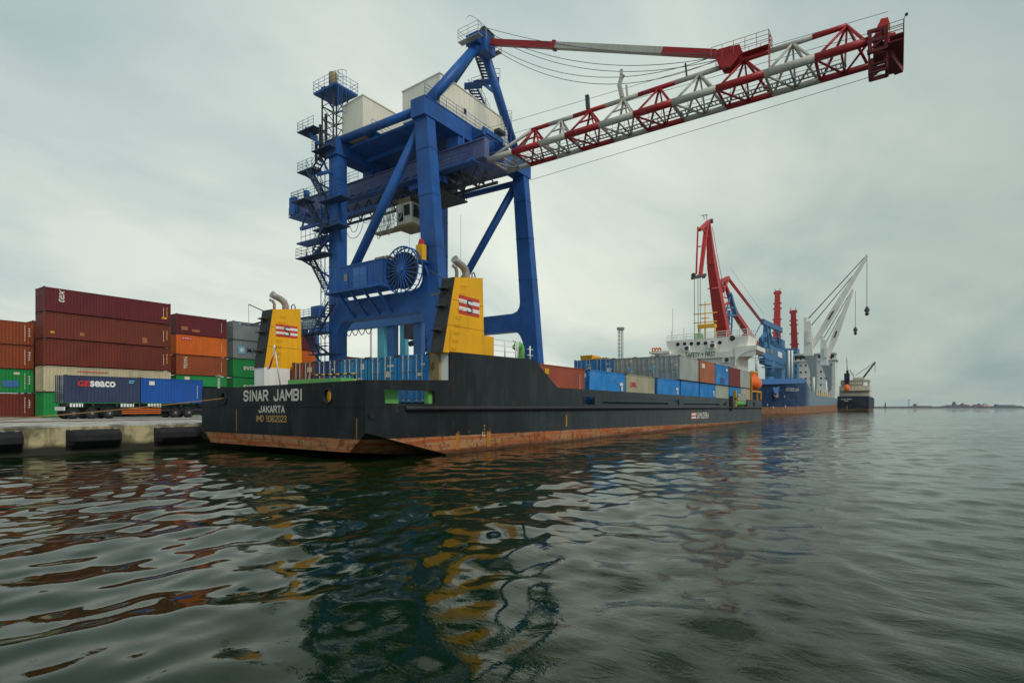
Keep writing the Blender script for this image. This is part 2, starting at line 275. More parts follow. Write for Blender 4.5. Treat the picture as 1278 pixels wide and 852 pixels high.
# ------------------------------------------------------------------ mesh builder
WLOC = {}
class MB:
    def __init__(self): self.v = []; self.f = []; self.mi = []; self.sm = []
    def add(self, vs, fs, mi=0, smooth=False):
        o = len(self.v); self.v += [tuple(p) for p in vs]
        for f in fs: self.f.append(tuple(o + i for i in f)); self.mi.append(mi); self.sm.append(smooth)
    def box(self, a, b, mi=0):
        x0, x1 = sorted((a[0], b[0])); y0, y1 = sorted((a[1], b[1])); z0, z1 = sorted((a[2], b[2]))
        self.add([(x0,y0,z0),(x1,y0,z0),(x1,y1,z0),(x0,y1,z0),(x0,y0,z1),(x1,y0,z1),(x1,y1,z1),(x0,y1,z1)],
                 [(0,3,2,1),(4,5,6,7),(0,1,5,4),(1,2,6,5),(2,3,7,6),(3,0,4,7)], mi)
    def hexa(self, p, mi=0):      # 4 bottom + 4 top corners
        self.add(p, [(0,3,2,1),(4,5,6,7),(0,1,5,4),(1,2,6,5),(2,3,7,6),(3,0,4,7)], mi)
    def beam(self, p, q, w, h, mi=0, w2=None, h2=None, side=None):
        p, q = V(p), V(q); d = (q - p).normalized()
        sd_ = V(side) if side is not None else (d.cross(V((0, 0, 1))) if abs(d.z) < 0.95 else V((1, 0, 0)))
        sd_ = (sd_ - d * sd_.dot(d)).normalized(); u = sd_.cross(d).normalized()
        w2 = w if w2 is None else w2; h2 = h if h2 is None else h2
        P = []
        for c, ww, hh in ((p, w, h), (q, w2, h2)):
            for a, b in ((-1,-1),(1,-1),(1,1),(-1,1)): P.append(c + sd_ * (a * ww / 2) + u * (b * hh / 2))
        self.add(P, [(0,3,2,1),(4,5,6,7),(0,1,5,4),(1,2,6,5),(2,3,7,6),(3,0,4,7)], mi)
    def tube(self, p, q, r, r2=None, n=8, mi=0, caps=True):
        self.path([p, q], r, n, mi, r2=r2, caps=caps)
    def path(self, pts, r, n=6, mi=0, r2=None, caps=True):
        pts = [V(p) for p in pts]; m = len(pts); vs = []; prev = None
        for i, p in enumerate(pts):
            d = (pts[min(i + 1, m - 1)] - pts[max(i - 1, 0)]).normalized()
            if prev is None: a = d.cross(V((0, 0, 1))); a = a if a.length > 0.05 else d.cross(V((1, 0, 0)))
            else: a = prev - d * prev.dot(d)
            a.normalize(); prev = a; b = d.cross(a)
            rr = r if r2 is None else r + (r2 - r) * i / (m - 1)
            if isinstance(r, (list, tuple)): rr = r[i]
            for j in range(n):
                g = 2 * math.pi * j / n; vs.append(p + a * (math.cos(g) * rr) + b * (math.sin(g) * rr))
        fs = []
        for i in range(m - 1):
            for j in range(n):
                k = (j + 1) % n; fs.append((i*n+j, i*n+k, (i+1)*n+k, (i+1)*n+j))
        o = len(self.v)
        self.add(vs, fs, mi, n > 5)
        if caps:
            self.f.append(tuple(o + j for j in reversed(range(n)))); self.mi.append(mi); self.sm.append(False)
            self.f.append(tuple(o + (m-1)*n + j for j in range(n))); self.mi.append(mi); self.sm.append(False)
    def prism(self, poly, axis, a, b, mi=0):
        """poly: list of 2-D points; axis 'x' -> (y,z) polygon extruded in x, 'y' -> (x,z), 'z' -> (x,y)"""
        def mk(p, d): return {'x': (d, p[0], p[1]), 'y': (p[0], d, p[1]), 'z': (p[0], p[1], d)}[axis]
        n = len(poly); vs = [mk(p, a) for p in poly] + [mk(p, b) for p in poly]
        fs = [tuple(range(n)), tuple(range(2*n-1, n-1, -1))] + [(i, i+n, (i+1) % n + n, (i+1) % n) for i in range(n)]
        self.add(vs, fs, mi)
    def disc(self, c, axis, r, n=24, mi=0, th=0.05):
        c, ax = V(c), V(axis).normalized(); self.tube(c - ax * th / 2, c + ax * th / 2, r, n=n, mi=mi)
    def sphere(self, c, r, mi=0, n=10, sc=(1, 1, 1)):
        vs = []; fs = []
        for i in range(n + 1):
            a = math.pi * i / n
            for j in range(2 * n):
                b = math.pi * j / n
                vs.append((c[0] + r*sc[0]*math.sin(a)*math.cos(b), c[1] + r*sc[1]*math.sin(a)*math.sin(b), c[2] + r*sc[2]*math.cos(a)))
        for i in range(n):
            for j in range(2 * n):
                k = (j + 1) % (2 * n); fs.append((i*2*n+j, (i+1)*2*n+j, (i+1)*2*n+k, i*2*n+k))
        self.add(vs, fs, mi, True)
    def build(self, name, mats, parent=None, loc=None):
        if not isinstance(mats, (list, tuple)): mats = [mats]
        off = WLOC[parent.name] if parent is not None else (V(loc) if loc is not None else V((0, 0, 0)))
        me = bpy.data.meshes.new(name)
        me.from_pydata([(p[0]-off[0], p[1]-off[1], p[2]-off[2]) for p in self.v], [], self.f)
        me.polygons.foreach_set('material_index', self.mi); me.polygons.foreach_set('use_smooth', self.sm)
        bm = bmesh.new(); bm.from_mesh(me); bmesh.ops.recalc_face_normals(bm, faces=bm.faces); bm.to_mesh(me); bm.free()
        for m in mats: me.materials.append(m)
        me.update()
        o = bpy.data.objects.new(name, me); COL.objects.link(o)
        if parent is not None: o.parent = parent
        else: o.location = off
        WLOC[o.name] = off
        return o

def tag(o, label, cat, group=None, kind=None):
    if label: o['label'] = label
    if cat: o['category'] = cat
    if group: o['group'] = group
    if kind: o['kind'] = kind
    return o
def thing(name, label, cat, loc, group=None):
    o = bpy.data.objects.new(name, None); COL.objects.link(o); o.location = loc; o.empty_display_size = 0.3
    WLOC[o.name] = V(loc); return tag(o, label, cat, group)
def structure(o): o['kind'] = 'structure'; return o

def rail(mb, pts, h=1.05, r=0.03, mids=1, step=1.6, mi=0):
    pts = [V(p) for p in pts]
    for a, b in zip(pts[:-1], pts[1:]):
        n = max(1, int(round((b - a).length / step)))
        for i in range(n + 1):
            p = a.lerp(b, i / n); mb.tube(p, p + V((0, 0, h)), r, n=4, mi=mi, caps=False)
        for j in range(mids + 1):
            dz = V((0, 0, h * (j + 1) / (mids + 1))); mb.tube(a + dz, b + dz, r, n=4, mi=mi, caps=False)
def stair(mb, p, q, w, wdir, mi=0, rails=True, step=0.3):
    p, q = V(p), V(q); wd_ = V(wdir).normalized()
    for sgn in (-1, 1):
        a, b = p + wd_ * (sgn * w / 2), q + wd_ * (sgn * w / 2)
        mb.beam(a, b, 0.07, 0.24, mi)
        if rails:
            up = V((0, 0, 1.0)); mb.tube(a + up, b + up, 0.03, n=4, mi=mi, caps=False)
            mb.tube(a + up * 0.5, b + up * 0.5, 0.025, n=4, mi=mi, caps=False)
            for i in range(4): c = a.lerp(b, i / 3); mb.tube(c, c + up, 0.028, n=4, mi=mi, caps=False)
    n = max(3, int(abs(q.z - p.z) / step)); run = (q - p); run.z = 0
    rd = run.normalized() if run.length > 0.01 else V((0, 1, 0))
    for i in range(1, n):
        c = p.lerp(q, i / n)
        mb.beam(c - wd_ * w / 2, c + wd_ * w / 2, 0.26, 0.05, mi)

def lettering(body, p0, w, h, face, mat, parent, name='lettering', bold=0.012, vertical=False, shear=0.0):
    """flat painted letters; p0 = lower left as read; face 'side' (read from -y) or 'aft' (read from -x)"""
    cu = bpy.data.curves.new('letters', 'FONT'); cu.body = body; cu.offset = bold; cu.size = 1.0; cu.shear = shear; cu.resolution_u = 3
    ob = bpy.data.objects.new('letters', cu); COL.objects.link(ob)
    dg = bpy.context.evaluated_depsgraph_get(); me = bpy.data.meshes.new_from_object(ob.evaluated_get(dg))
    bpy.data.objects.remove(ob); bpy.data.curves.remove(cu)
    n = len(me.vertices); co = np.zeros(n * 3); me.vertices.foreach_get('co', co); co = co.reshape(n, 3)
    mn, mx = co.min(0), co.max(0)
    u = (co[:, 0] - mn[0]) / (mx[0] - mn[0]) * w; v = (co[:, 1] - mn[1]) / (mx[1] - mn[1]) * h
    if vertical: u, v = h - v, u       # reads upward
    res = np.zeros((n, 3)); off = WLOC[parent.name]
    if face == 'side': res[:, 0] = p0[0] + u; res[:, 1] = p0[1]; res[:, 2] = p0[2] + v
    elif face == 'aft': res[:, 0] = p0[0]; res[:, 1] = p0[1] - u; res[:, 2] = p0[2] + v
    res -= np.array(off)
    me.vertices.foreach_set('co', res.ravel()); me.update(); me.materials.clear(); me.materials.append(mat); me.name = name
    o = bpy.data.objects.new(name, me); COL.objects.link(o); o.parent = parent; WLOC[o.name] = off
    return o

def rects_minus(x0, x1, z0, z1, holes):
    xs = sorted({x0, x1, *[h[0] for h in holes], *[h[1] for h in holes]}); xs = [x for x in xs if x0 <= x <= x1]
    outl = []
    for a, b in zip(xs[:-1], xs[1:]):
        hs = sorted([(max(z0, h[2]), min(z1, h[3])) for h in holes if h[0] <= a + 1e-6 and h[1] >= b - 1e-6])
        z = z0
        for h0, h1 in hs:
            if h0 > z: outl.append((a, b, z, h0))
            z = max(z, h1)
        if z < z1: outl.append((a, b, z, z1))
    return outl

GL = {'S': [[(4,5),(3,6),(1,6),(0,5),(0,4),(1,3.1),(3,2.9),(4,2),(4,1),(3,0),(1,0),(0,1)]], 'I': [[(2,0),(2,6)]], 'N': [[(0,0),(0,6)],[(0,6),(4,0)],[(4,0),(4,6)]],
 'A': [[(0,0),(2,6),(4,0)],[(.7,1.8),(3.3,1.8)]], 'R': [[(0,0),(0,6),(3,6),(4,5),(4,4),(3,3),(0,3)],[(1.8,3),(4,0)]], 'J': [[(3.5,6),(3.5,1),(2.7,0),(1,0),(.2,1),(.2,1.8)]],
 'M': [[(0,0),(0,6),(2,2),(4,6),(4,0)]], 'B': [[(0,0),(0,6),(3,6),(4,5),(4,4),(3,3.1),(4,2.2),(4,1),(3,0),(0,0)],[(0,3.1),(3,3.1)]], 'K': [[(0,0),(0,6)],[(4,6),(0,2.4)],[(1.3,3.6),(4,0)]],
 'T': [[(0,6),(4,6)],[(2,0),(2,6)]], 'O': [[(1,0),(0,1),(0,5),(1,6),(3,6),(4,5),(4,1),(3,0),(1,0)]], '9': [[(.3,.4),(1,0),(3,0),(4,1),(4,5),(3,6),(1,6),(0,5),(0,3.8),(1,2.9),(3,2.9),(4,3.8)]],
 '3': [[(0,5),(1,6),(3,6),(4,5),(4,4),(3,3.1),(4,2.2),(4,1),(3,0),(1,0),(0,1)],[(1.5,3.1),(3,3.1)]], '8': [[(1,3.1),(0,4),(0,5),(1,6),(3,6),(4,5),(4,4),(3,3.1),(1,3.1),(0,2.2),(0,1),(1,0),(3,0),(4,1),(4,2.2),(3,3.1)]],
 '2': [[(0,5),(1,6),(3,6),(4,5),(4,4),(0,.2)],[(0,0),(4,0)]], '0': [[(1,0),(0,1),(0,5),(1,6),(3,6),(4,5),(4,1),(3,0),(1,0)]]}
WD = {'I': 1.6, ' ': 3.0, 'M': 5.2}
def block_letters(text, at, w, h, mat, parent, stroke=0.15):
    """painted block capitals on the transom; at(u, v) turns letter space into a point and its outward normal is -x"""
    tot = sum(WD.get(c, 4.0) for c in text) + 1.5 * (len(text) - 1); sx = w / tot; sy = h / 6; x = 0.0; m = MB(); wgt = stroke * h
    for ci, c in enumerate(text):
        cw = WD.get(c, 4.0)
        for pl in GL.get(c, []):
            lift = 0.0
            for (a, b) in zip(pl[:-1], pl[1:]):
                k = cw / 4.0
                f = lambda q: ((x + (q[0] * k if c != 'I' else cw / 2)) * sx, q[1] * sy * (h - wgt) / h + wgt / 2)
                (u0, v0), (u1, v1) = f(a), f(b); d = math.hypot(u1 - u0, v1 - v0); ex, ey = (u1 - u0) / d * wgt * .42, (v1 - v0) / d * wgt * .42
                u0 -= ex; v0 -= ey; u1 += ex; v1 += ey; nx, ny = -(v1 - v0), (u1 - u0); dd = math.hypot(nx, ny); nx, ny = nx / dd * wgt / 2, ny / dd * wgt / 2
                lift += 0.0012
                m.add([at(u0 + nx, v0 + ny, lift), at(u1 + nx, v1 + ny, lift), at(u1 - nx, v1 - ny, lift), at(u0 - nx, v0 - ny, lift)], [(0, 1, 2, 3)])
        x += cw + 1.5
    return m.build('lettering', mat, parent)

# ------------------------------------------------------------------ water: real wave relief, dense near the viewer
def build_water():
    nr, na = 1250, 900
    r0, r1 = 2.0, 6500.0
    q = np.log(r1 / r0) / (nr - 1)
    rr = r0 * np.exp(q * np.arange(nr))
    head = math.atan2(SN, CS)
    aa = head + np.linspace(-R(78), R(78), na)
    RR, AA = np.meshgrid(rr, aa, indexing='ij')
    X = RR * np.cos(AA); Y = RR * np.sin(AA)
    Zw = np.zeros_like(X)
    rng = np.random.default_rng(11)
    sp = np.maximum(RR * q, RR * (aa[1] - aa[0]))
    nc = 90
    lam = np.exp(rng.uniform(np.log(0.36), np.log(7.0), nc))
    main = head + R(14)
    for i in range(nc):
        l = lam[i]; k = 2 * np.pi / l
        th = main + rng.normal(0, 0.5 if l > 1.2 else 0.9)
        if rng.random() < 0.22: th += R(75)
        slope = (0.020 if 0.55 < l < 2.0 else (0.0135 if l >= 2.0 else 0.0115)) * rng.uniform(0.6, 1.4)
        if l > 3.5: slope *= 0.6
        amp = slope / k
        fade = np.clip((l / sp - 2.5) / 2.5, 0, 1)
        # the ripples come in groups
        ph = rng.uniform(0, 6.28)
        g = 0.7 + 0.5 * np.sin(X * rng.normal(0, 0.09) + Y * rng.normal(0, 0.09) + rng.uniform(0, 6.28))
        Zw += amp * fade * g * np.sin(k * (X * np.cos(th) + Y * np.sin(th)) + ph + 0.5 * np.sin(0.13 * X + 0.17 * Y + ph))
    co = np.stack([X, Y, Zw], -1).reshape(-1, 3).astype(np.float32)
    idx = np.arange(nr * na).reshape(nr, na)
    quads = np.stack([idx[:-1, :-1], idx[1:, :-1], idx[1:, 1:], idx[:-1, 1:]], -1).reshape(-1, 4).astype(np.int32)
    me = bpy.data.meshes.new('sea_water')
    me.vertices.add(len(co)); me.vertices.foreach_set('co', co.ravel())
    me.loops.add(quads.size); me.loops.foreach_set('vertex_index', quads.ravel())
    me.polygons.add(len(quads)); me.polygons.foreach_set('loop_start', np.arange(0, quads.size, 4, dtype=np.int32))
    me.polygons.foreach_set('use_smooth', np.ones(len(quads), bool))
    me.update(calc_edges=True)
    m, t, b = newmat('water'); N = t.nodes.new; L = t.links.new
    b.inputs['Base Color'].default_value = (0.0035, 0.0145, 0.0026, 1)
    b.inputs['Roughness'].default_value = 0.03; b.inputs['IOR'].default_value = 1.30
    b.inputs['Specular IOR Level'].default_value = 0.5; b.inputs['Specular Tint'].default_value = (0.90, 1.0, 0.88, 1)
    ge = N('ShaderNodeNewGeometry')
    mp = N('ShaderNodeMapping'); mp.inputs['Rotation'].default_value = (0, 0, -head - R(20)); mp.inputs['Scale'].default_value = (1.0, 0.6, 1); L(ge.outputs['Position'], mp.inputs[0])
    n = N('ShaderNodeTexNoise'); n.inputs['Scale'].default_value = 3.6; n.inputs['Detail'].default_value = 5; n.inputs['Roughness'].default_value = 0.6; n.inputs['Distortion'].default_value = 0.4; L(mp.outputs[0], n.inputs['Vector'])
    big = N('ShaderNodeTexNoise'); big.inputs['Scale'].default_value = 0.05; big.inputs['Detail'].default_value = 3; L(mp.outputs[0], big.inputs['Vector'])
    br = N('ShaderNodeMapRange'); L(big.outputs[0], br.inputs[0]); br.inputs[1].default_value = 0.42; br.inputs[2].default_value = 0.62; br.inputs[3].default_value = 0.25; br.inputs[4].default_value = 1.0
    # rougher, wind-ruffled water in the open basin to the right of the ship
    sp_ = N('ShaderNodeSeparateXYZ'); L(ge.outputs['Position'], sp_.inputs[0])
    orr = N('ShaderNodeMapRange'); L(sp_.outputs['Y'], orr.inputs[0]); orr.inputs[1].default_value = 6.0; orr.inputs[2].default_value = -3.0; orr.inputs[3].default_value = 0.26; orr.inputs[4].default_value = 1.0
    mu = N('ShaderNodeMath'); mu.operation = 'MULTIPLY'; L(br.outputs[0], mu.inputs[0]); L(orr.outputs[0], mu.inputs[1])
    bp = N('ShaderNodeBump'); bp.inputs['Distance'].default_value = 0.03; L(mu.outputs[0], bp.inputs['Strength']); L(n.outputs[0], bp.inputs['Height'])
    # longer wavelets that the relief cannot carry far out
    mp2 = N('ShaderNodeMapping'); mp2.inputs['Rotation'].default_value = (0, 0, -head - R(12)); mp2.inputs['Scale'].default_value = (1.0, 0.5, 1); L(ge.outputs['Position'], mp2.inputs[0])
    n2 = N('ShaderNodeTexNoise'); n2.inputs['Scale'].default_value = 0.6; n2.inputs['Detail'].default_value = 5; n2.inputs['Roughness'].default_value = 0.6; L(mp2.outputs[0], n2.inputs['Vector'])
    ln = N('ShaderNodeVectorMath'); ln.operation = 'LENGTH'; L(ge.outputs['Position'], ln.inputs[0])
    fr = N('ShaderNodeMapRange'); L(ln.outputs['Value'], fr.inputs[0]); fr.inputs[1].default_value = 18; fr.inputs[2].default_value = 140; fr.inputs[3].default_value = 0.0; fr.inputs[4].default_value = 0.9
    bp2 = N('ShaderNodeBump'); bp2.inputs['Distance'].default_value = 0.17; L(fr.outputs[0], bp2.inputs['Strength']); L(n2.outputs[0], bp2.inputs['Height']); L(bp.outputs[0], bp2.inputs['Normal'])
    L(bp2.outputs[0], b.inputs['Normal'])
    me.materials.append(m)
    o = bpy.data.objects.new('sea_water', me); COL.objects.link(o); structure(o)
build_water()

# ------------------------------------------------------------------ quay
KT, AP = 1.38, 1.16          # kerb top, apron level
q = MB()
q.box((-120, 33.0, -3), (140, 33.45, KT - .10)); q.box((-120, 33.45, -3), (140, 400, AP))
q.box((140, 45.5, -3), (900, 45.95, KT)); q.box((140, 45.95, -3), (900, 400, AP)); q.box((139.55, 33.45, -3), (140, 45.9, KT - 0.01))
structure(q.build('quay', M['quay_concrete']))
q = MB(); q.box((-120, 32.985, KT - .098), (139.5, 33.47, KT)); structure(q.build('quay_kerb', M['apron']))
q = MB(); q.add([(-120, 33.46, AP + .004), (139.5, 33.46, AP + .004), (139.5, 400, AP + .004), (-120, 400, AP + .004)], [(0, 1, 2, 3)])
structure(q.build('quay_apron', M['apron']))
q = MB()
for tt in (36.2, 36.35, 51.9, 52.05): q.box((-60, tt, AP), (139, tt + 0.07, AP + 0.06))
structure(q.build('crane_rails', M['rust']))

def fender(x0, x1, label):
    """rubber arch fender bolted to the quay face: wide base, sloping shoulders, steel lugs"""
    root = thing('dock_fender', label, 'fender', (x0, 33.0, 0.9), 'rubber fenders along the quay face')
    m = MB(); w = x1 - x0
    zt, zb = 1.16, 0.22
    prof = [(33.0, zt), (32.86, zt), (32.58, 1.02), (32.42, 0.90), (32.40, 0.62), (32.62, 0.42), (32.9, zb), (33.0, zb)]
    n = len(prof); vs = []
    secs = [(x0, 0.35), (x0 + 0.22, 1.0), (x1 - 0.10, 1.0), (x1, 0.7)]
    for (xx, k) in secs:
        for (tt, zz) in prof: vs.append((xx, 33.0 - (33.0 - tt) * k, zz))
    fs = []
    for i in range(len(secs) - 1):
        for j in range(n): fs.append((i*n+j, i*n+(j+1) % n, (i+1)*n+(j+1) % n, (i+1)*n+j))
    fs.append(tuple(range(n))); fs.append(tuple((len(secs)-1)*n + j for j in reversed(range(n))))
    m.add(vs, fs); m.build('rubber_body', M['rubber'], root)
    for i in range(4):
        m = MB(); xx = x0 + 0.18 + (w - 0.36) * i / 3
        m.box((xx - 0.07, 32.84, zt - 0.05), (xx + 0.07, 32.99, zt + 0.03)); m.build('lug', M['galv'], root)
fender(S_(-40, 33), S_(26, 33), 'black rubber fender at the left edge of the quay wall, cut by the picture edge')
fender(S_(82, 33), S_(148, 33), 'black rubber fender on the quay wall below the rear wheels of the trailer')
fender(S_(192, 33), S_(248, 33), "black rubber fender on the quay wall next to the ship's stern")
xx = S_(262, 33); fender(xx + 1.6, xx + 4, "black rubber fender on the quay wall hidden behind the ship's stern")

# ------------------------------------------------------------------ shipping containers
CM = {}
M['funnel_seam'] = paint('funnel_seam', (0.42, 0.20, 0.01), 0.6, 0.3, 0.2, 0.4, dirtcol=(0.2, 0.09, 0.02))
M['cast_steel'] = paint('cast_steel', (0.06, 0.045, 0.04), 0.7, 0.4, 0.3, 0.3)
M['rust_run'] = paint('rust_run', (0.42, 0.17, 0.02), 0.8, 0.2, 0.3, 0.5, dirtcol=(0.2, 0.07, 0.02))
def cpaint(key, col, rust=0.15, fade=0.0, **k): CM[key] = paint('container_' + key, col, 0.55, rust, 0.16, 0.28, fade=fade, **k)
cpaint('maroon', (0.125, 0.012, 0.017)); cpaint('brown_red', (0.155, 0.024, 0.010)); cpaint('rust_red', (0.16, 0.028, 0.012))
cpaint('orange_brown', (0.26, 0.050, 0.012)); cpaint('orange', (0.66, 0.13, 0.010), 0.05); cpaint('rust_orange', (0.28, 0.062, 0.016))
cpaint('green', (0.010, 0.26, 0.055), 0.1); cpaint('mid_green', (0.012, 0.22, 0.05), 0.2); cpaint('cream', (0.52, 0.44, 0.28), 0.2); cpaint('navy', (0.035, 0.050, 0.105), 0.1)
cpaint('royal', (0.010, 0.085, 0.36), 0.1); cpaint('grey', (0.22, 0.24, 0.23), 0.1); cpaint('blue', (0.012, 0.21, 0.53), 0.1, 0.45)
cpaint('teal_blue', (0.02, 0.23, 0.46), 0.12, 0.5); cpaint('deep_blue', (0.020, 0.085, 0.24), 0.2, 0.3); cpaint('brown', (0.27, 0.075, 0.026), 0.25)
cpaint('brick', (0.34, 0.075, 0.038), 0.1); cpaint('tan_grey', (0.42, 0.38, 0.26), 0.15); cpaint('light_grey', (0.36, 0.38, 0.34), 0.12)
cpaint('clay', (0.40, 0.13, 0.06), 0.1); cpaint('dark_maroon', (0.20, 0.035, 0.03), 0.1); cpaint('dull_green', (0.36, 0.39, 0.31), 0.15)
_cm = {}
def corrug(mb, x0, x1, z0, z1, y, out, axis='x', per=0.29, dep=0.045):
    """trapezoid sheet; the outer crests lie on plane y, the troughs behind it"""
    n = max(2, int(round((x1 - x0) / per))); p = (x1 - x0) / n; pts = []
    for i in range(n):
        b = x0 + i * p
        pts += [(b, 0), (b + p * .27, 0), (b + p * .45, dep), (b + p * .80, dep)]
    pts.append((x1, 0)); vs = []
    for (a, d) in pts:
        c = y - out * d
        for z in (z0, z1): vs.append((a, c, z) if axis == 'x' else (c, a, z))
    mb.add(vs, [(2*i, 2*i+2, 2*i+3, 2*i+1) for i in range(len(pts) - 1)])
def body_mesh(Lc, Wc, Hc, door):
    key = (round(Lc, 3), round(Wc, 3), round(Hc, 3), door)
    if key in _cm: return _cm[key]
    m = MB(); a, b = Lc / 2, Wc / 2; g = 0.03
    for sx in (-1, 1):
        for sy in (-1, 1):
            m.box((sx * a, sy * b, 0.12), (sx * (a - 0.13), sy * (b - 0.13), Hc - 0.12))
            for z in (0, Hc - 0.12): m.box((sx * (a + 0.005), sy * (b + 0.005), z), (sx * (a - 0.17), sy * (b - 0.16), z + 0.12), 1)
    for sy in (-1, 1):
        m.box((-a + 0.17, sy * (b - 0.004), 0.075), (a - 0.17, sy * (b - 0.09), 0.19)); m.box((-a + 0.17, sy * (b - 0.004), Hc - 0.11), (a - 0.17, sy * (b - 0.07), Hc - 0.045))
        corrug(m, -a + 0.13, a - 0.13, 0.19, Hc - 0.11, sy * (b - 0.018), sy)
    for sx in (-1, 1):
        m.box((sx * (a - 0.004), -b + 0.16, 0.07), (sx * (a - 0.09), b - 0.16, 0.17)); m.box((sx * (a - 0.004), -b + 0.16, Hc - 0.12), (sx * (a - 0.09), b - 0.16, Hc - 0.045))
        if sx > 0 or not door: corrug(m, -b + 0.13, b - 0.13, 0.16, Hc - 0.11, sx * (a - 0.02), sx, 'y')
    m.add([(-a + .1, -b + .05, Hc - .06), (a - .1, -b + .05, Hc - .06), (a - .1, b - .05, Hc - .06), (-a + .1, b - .05, Hc - .06)], [(0, 1, 2, 3)])
    m.add([(-a + .1, -b + .05, .09), (a - .1, -b + .05, .09), (a - .1, b - .05, .09), (-a + .1, b - .05, .09)], [(0, 3, 2, 1)])
    o = m.build('shell', [CM['grey'], CM['grey']]); me = o.data; bpy.data.objects.remove(o); _cm[key] = me; return me
def door_mesh(Wc, Hc, sgn):
    key = ('d', round(Wc, 3), round(Hc, 3), sgn)
    if key in _cm: return _cm[key]
    m = MB(); w = Wc / 2 - 0.14; y0, y1 = sorted((sgn * 0.008, sgn * (w + 0.008)))
    m.box((0.045, y0, 0.17), (0.085, y1, Hc - 0.12))
    for i in range(3):     # raised fields between the horizontal seams
        za = 0.24 + i * (Hc - 0.44) / 3; zb = za + (Hc - 0.44) / 3 - 0.07
        for k in range(2):
            ya = y0 + 0.05 + k * (w - 0.06) / 2; m.box((0.02, ya, za), (0.05, ya + (w - 0.06) / 2 - 0.05, zb))
    o = m.build('door', CM['grey']); me = o.data; bpy.data.objects.remove(o); _cm[key] = me; return me
def rod_mesh(Hc):
    key = ('r', round(Hc, 3))
    if key in _cm: return _cm[key]
    m = MB(); m.tube((-0.02, 0, 0.1), (-0.02, 0, Hc - 0.06), 0.028, n=6)
    for z in (0.18, Hc * .36, Hc * .66, Hc - 0.2): m.box((-0.045, -0.06, z - 0.035), (0.03, 0.06, z + 0.035))
    m.box((-0.06, -0.02, Hc * .42), (-0.03, 0.34, Hc * .42 + 0.045))
    o = m.build('lock_rod', M['galv']); me = o.data; bpy.data.objects.remove(o); _cm[key] = me; return me
def mark_mesh(seed, Wc, Hc):
    rg = random.Random(seed); m = MB()
    for i in range(3):
        ww = rg.uniform(0.25, 0.5); hh = rg.choice((0.1, 0.16, 0.3)); y = -Wc / 2 + 0.18 + rg.uniform(0, 0.3); z = Hc * (0.78 - 0.22 * i) - rg.uniform(0, 0.1)
        k = rg.randint(2, 4)
        for j in range(k): m.box((-0.004, y + j * ww / k, z), (0.012, y + (j + 0.8) * ww / k, z + hh))
    o = m.build('marking', M['letter_white']); me = o.data; bpy.data.objects.remove(o); return me
def inst(name, me, parent, loc, mat=None, mat2=None):
    o = bpy.data.objects.new(name, me); COL.objects.link(o); o.parent = parent; o.location = loc
    WLOC[o.name] = WLOC[parent.name]
    if mat is not None:
        o.material_slots[0].link = 'OBJECT'; o.material_slots[0].material = mat
        if len(o.material_slots) > 1: o.material_slots[1].link = 'OBJECT'; o.material_slots[1].material = mat2 or mat
    return o
def container(s0, t0, z0, col, label, Lc=6.06, Wc=2.438, Hc=2.59, door=True, group=None, marks=None, rods=True):
    """s0, t0: corner nearest the viewer; doors face the viewer's end (-x)"""
    root = thing('shipping_container', label, 'container', (s0 + Lc / 2, t0 + Wc / 2, z0), group)
    mat = CM[col]
    inst('shell', body_mesh(Lc, Wc, Hc, door), root, (0, 0, 0), mat, M['cast_steel'])
    if door:
        for sg in (-1, 1):
            d = inst('door', door_mesh(Wc, Hc, sg), root, (-Lc / 2, 0, 0), mat)
            if rods:
                for k in (0.3, 0.72): inst('lock_rod', rod_mesh(Hc), d, (0, sg * k * (Wc / 2 - 0.14), 0))
    if marks is not None: inst('marking', mark_mesh(marks, Wc, Hc), root, (-Lc / 2 + 0.012, 0, 0))
    return root
def serial(root, s, t, z, h, n=7, w=0.07, mat='letter_white', name='marking'):
    """the small column of white figures near a container's end, too small to read"""
    m = MB(); rg = random.Random(int(s * 31 + z * 7))
    for i in range(n):
        zz = z + h * i / n; ww = w * rg.uniform(0.7, 1.1); m.box((s, t - 0.012, zz), (s + ww, t - 0.002, zz + h / n * 0.62))
    m.build(name, M[mat], root)
def plate(root, s0, s1, z0, z1, t, mat, name='placard', d=0.012):
    m = MB(); m.box((s0, t - d, z0), (s1, t - 0.002, z1)); return m.build(name, mat, root)

GQ = 'containers stacked on the quay'
# column at the left edge: four tiers
tA = 78.0; sA = S_(42, tA) - 12.19; z = AP + .005
for i, (col, lab) in enumerate((('brown_red', 'dark red container at the left edge, lowest in its stack under the green one'),
                              ('green', 'green container at the left edge, between a dark red and an orange brown one'),
                              ('orange_brown', 'orange brown container at the left edge, resting right on the green one'),
                              ('orange_brown', 'orange brown container at the left edge, topmost of its stack of four'))):
    c = container(sA, tA, z, col, lab, 12.19, door=False, group=GQ)
    serial(c, sA + 11.4, tA, z + 0.5, 1.7, 9, 0.08); serial(c, sA + 11.75, tA, z + 1.0, 1.0, 4, 0.16)
    if col == 'green': plate(c, sA + 9.6, sA + 10.9, z + 0.65, z + 1.35, tA, M['far_blue'], 'paint_patch'); plate(c, sA + 10.5, sA + 11.0, z + 2.0, z + 2.25, tA, M['letter_white'], 'marking')
    z += 2.59
for i, lab in enumerate(('red brown container at the foot of the stack behind the left edge stack', 'red brown container second up in the stack behind the left edge stack', 'red brown container third up in the stack behind the left edge stack', 'red brown container top end just showing behind the left edge stack')):
    pass
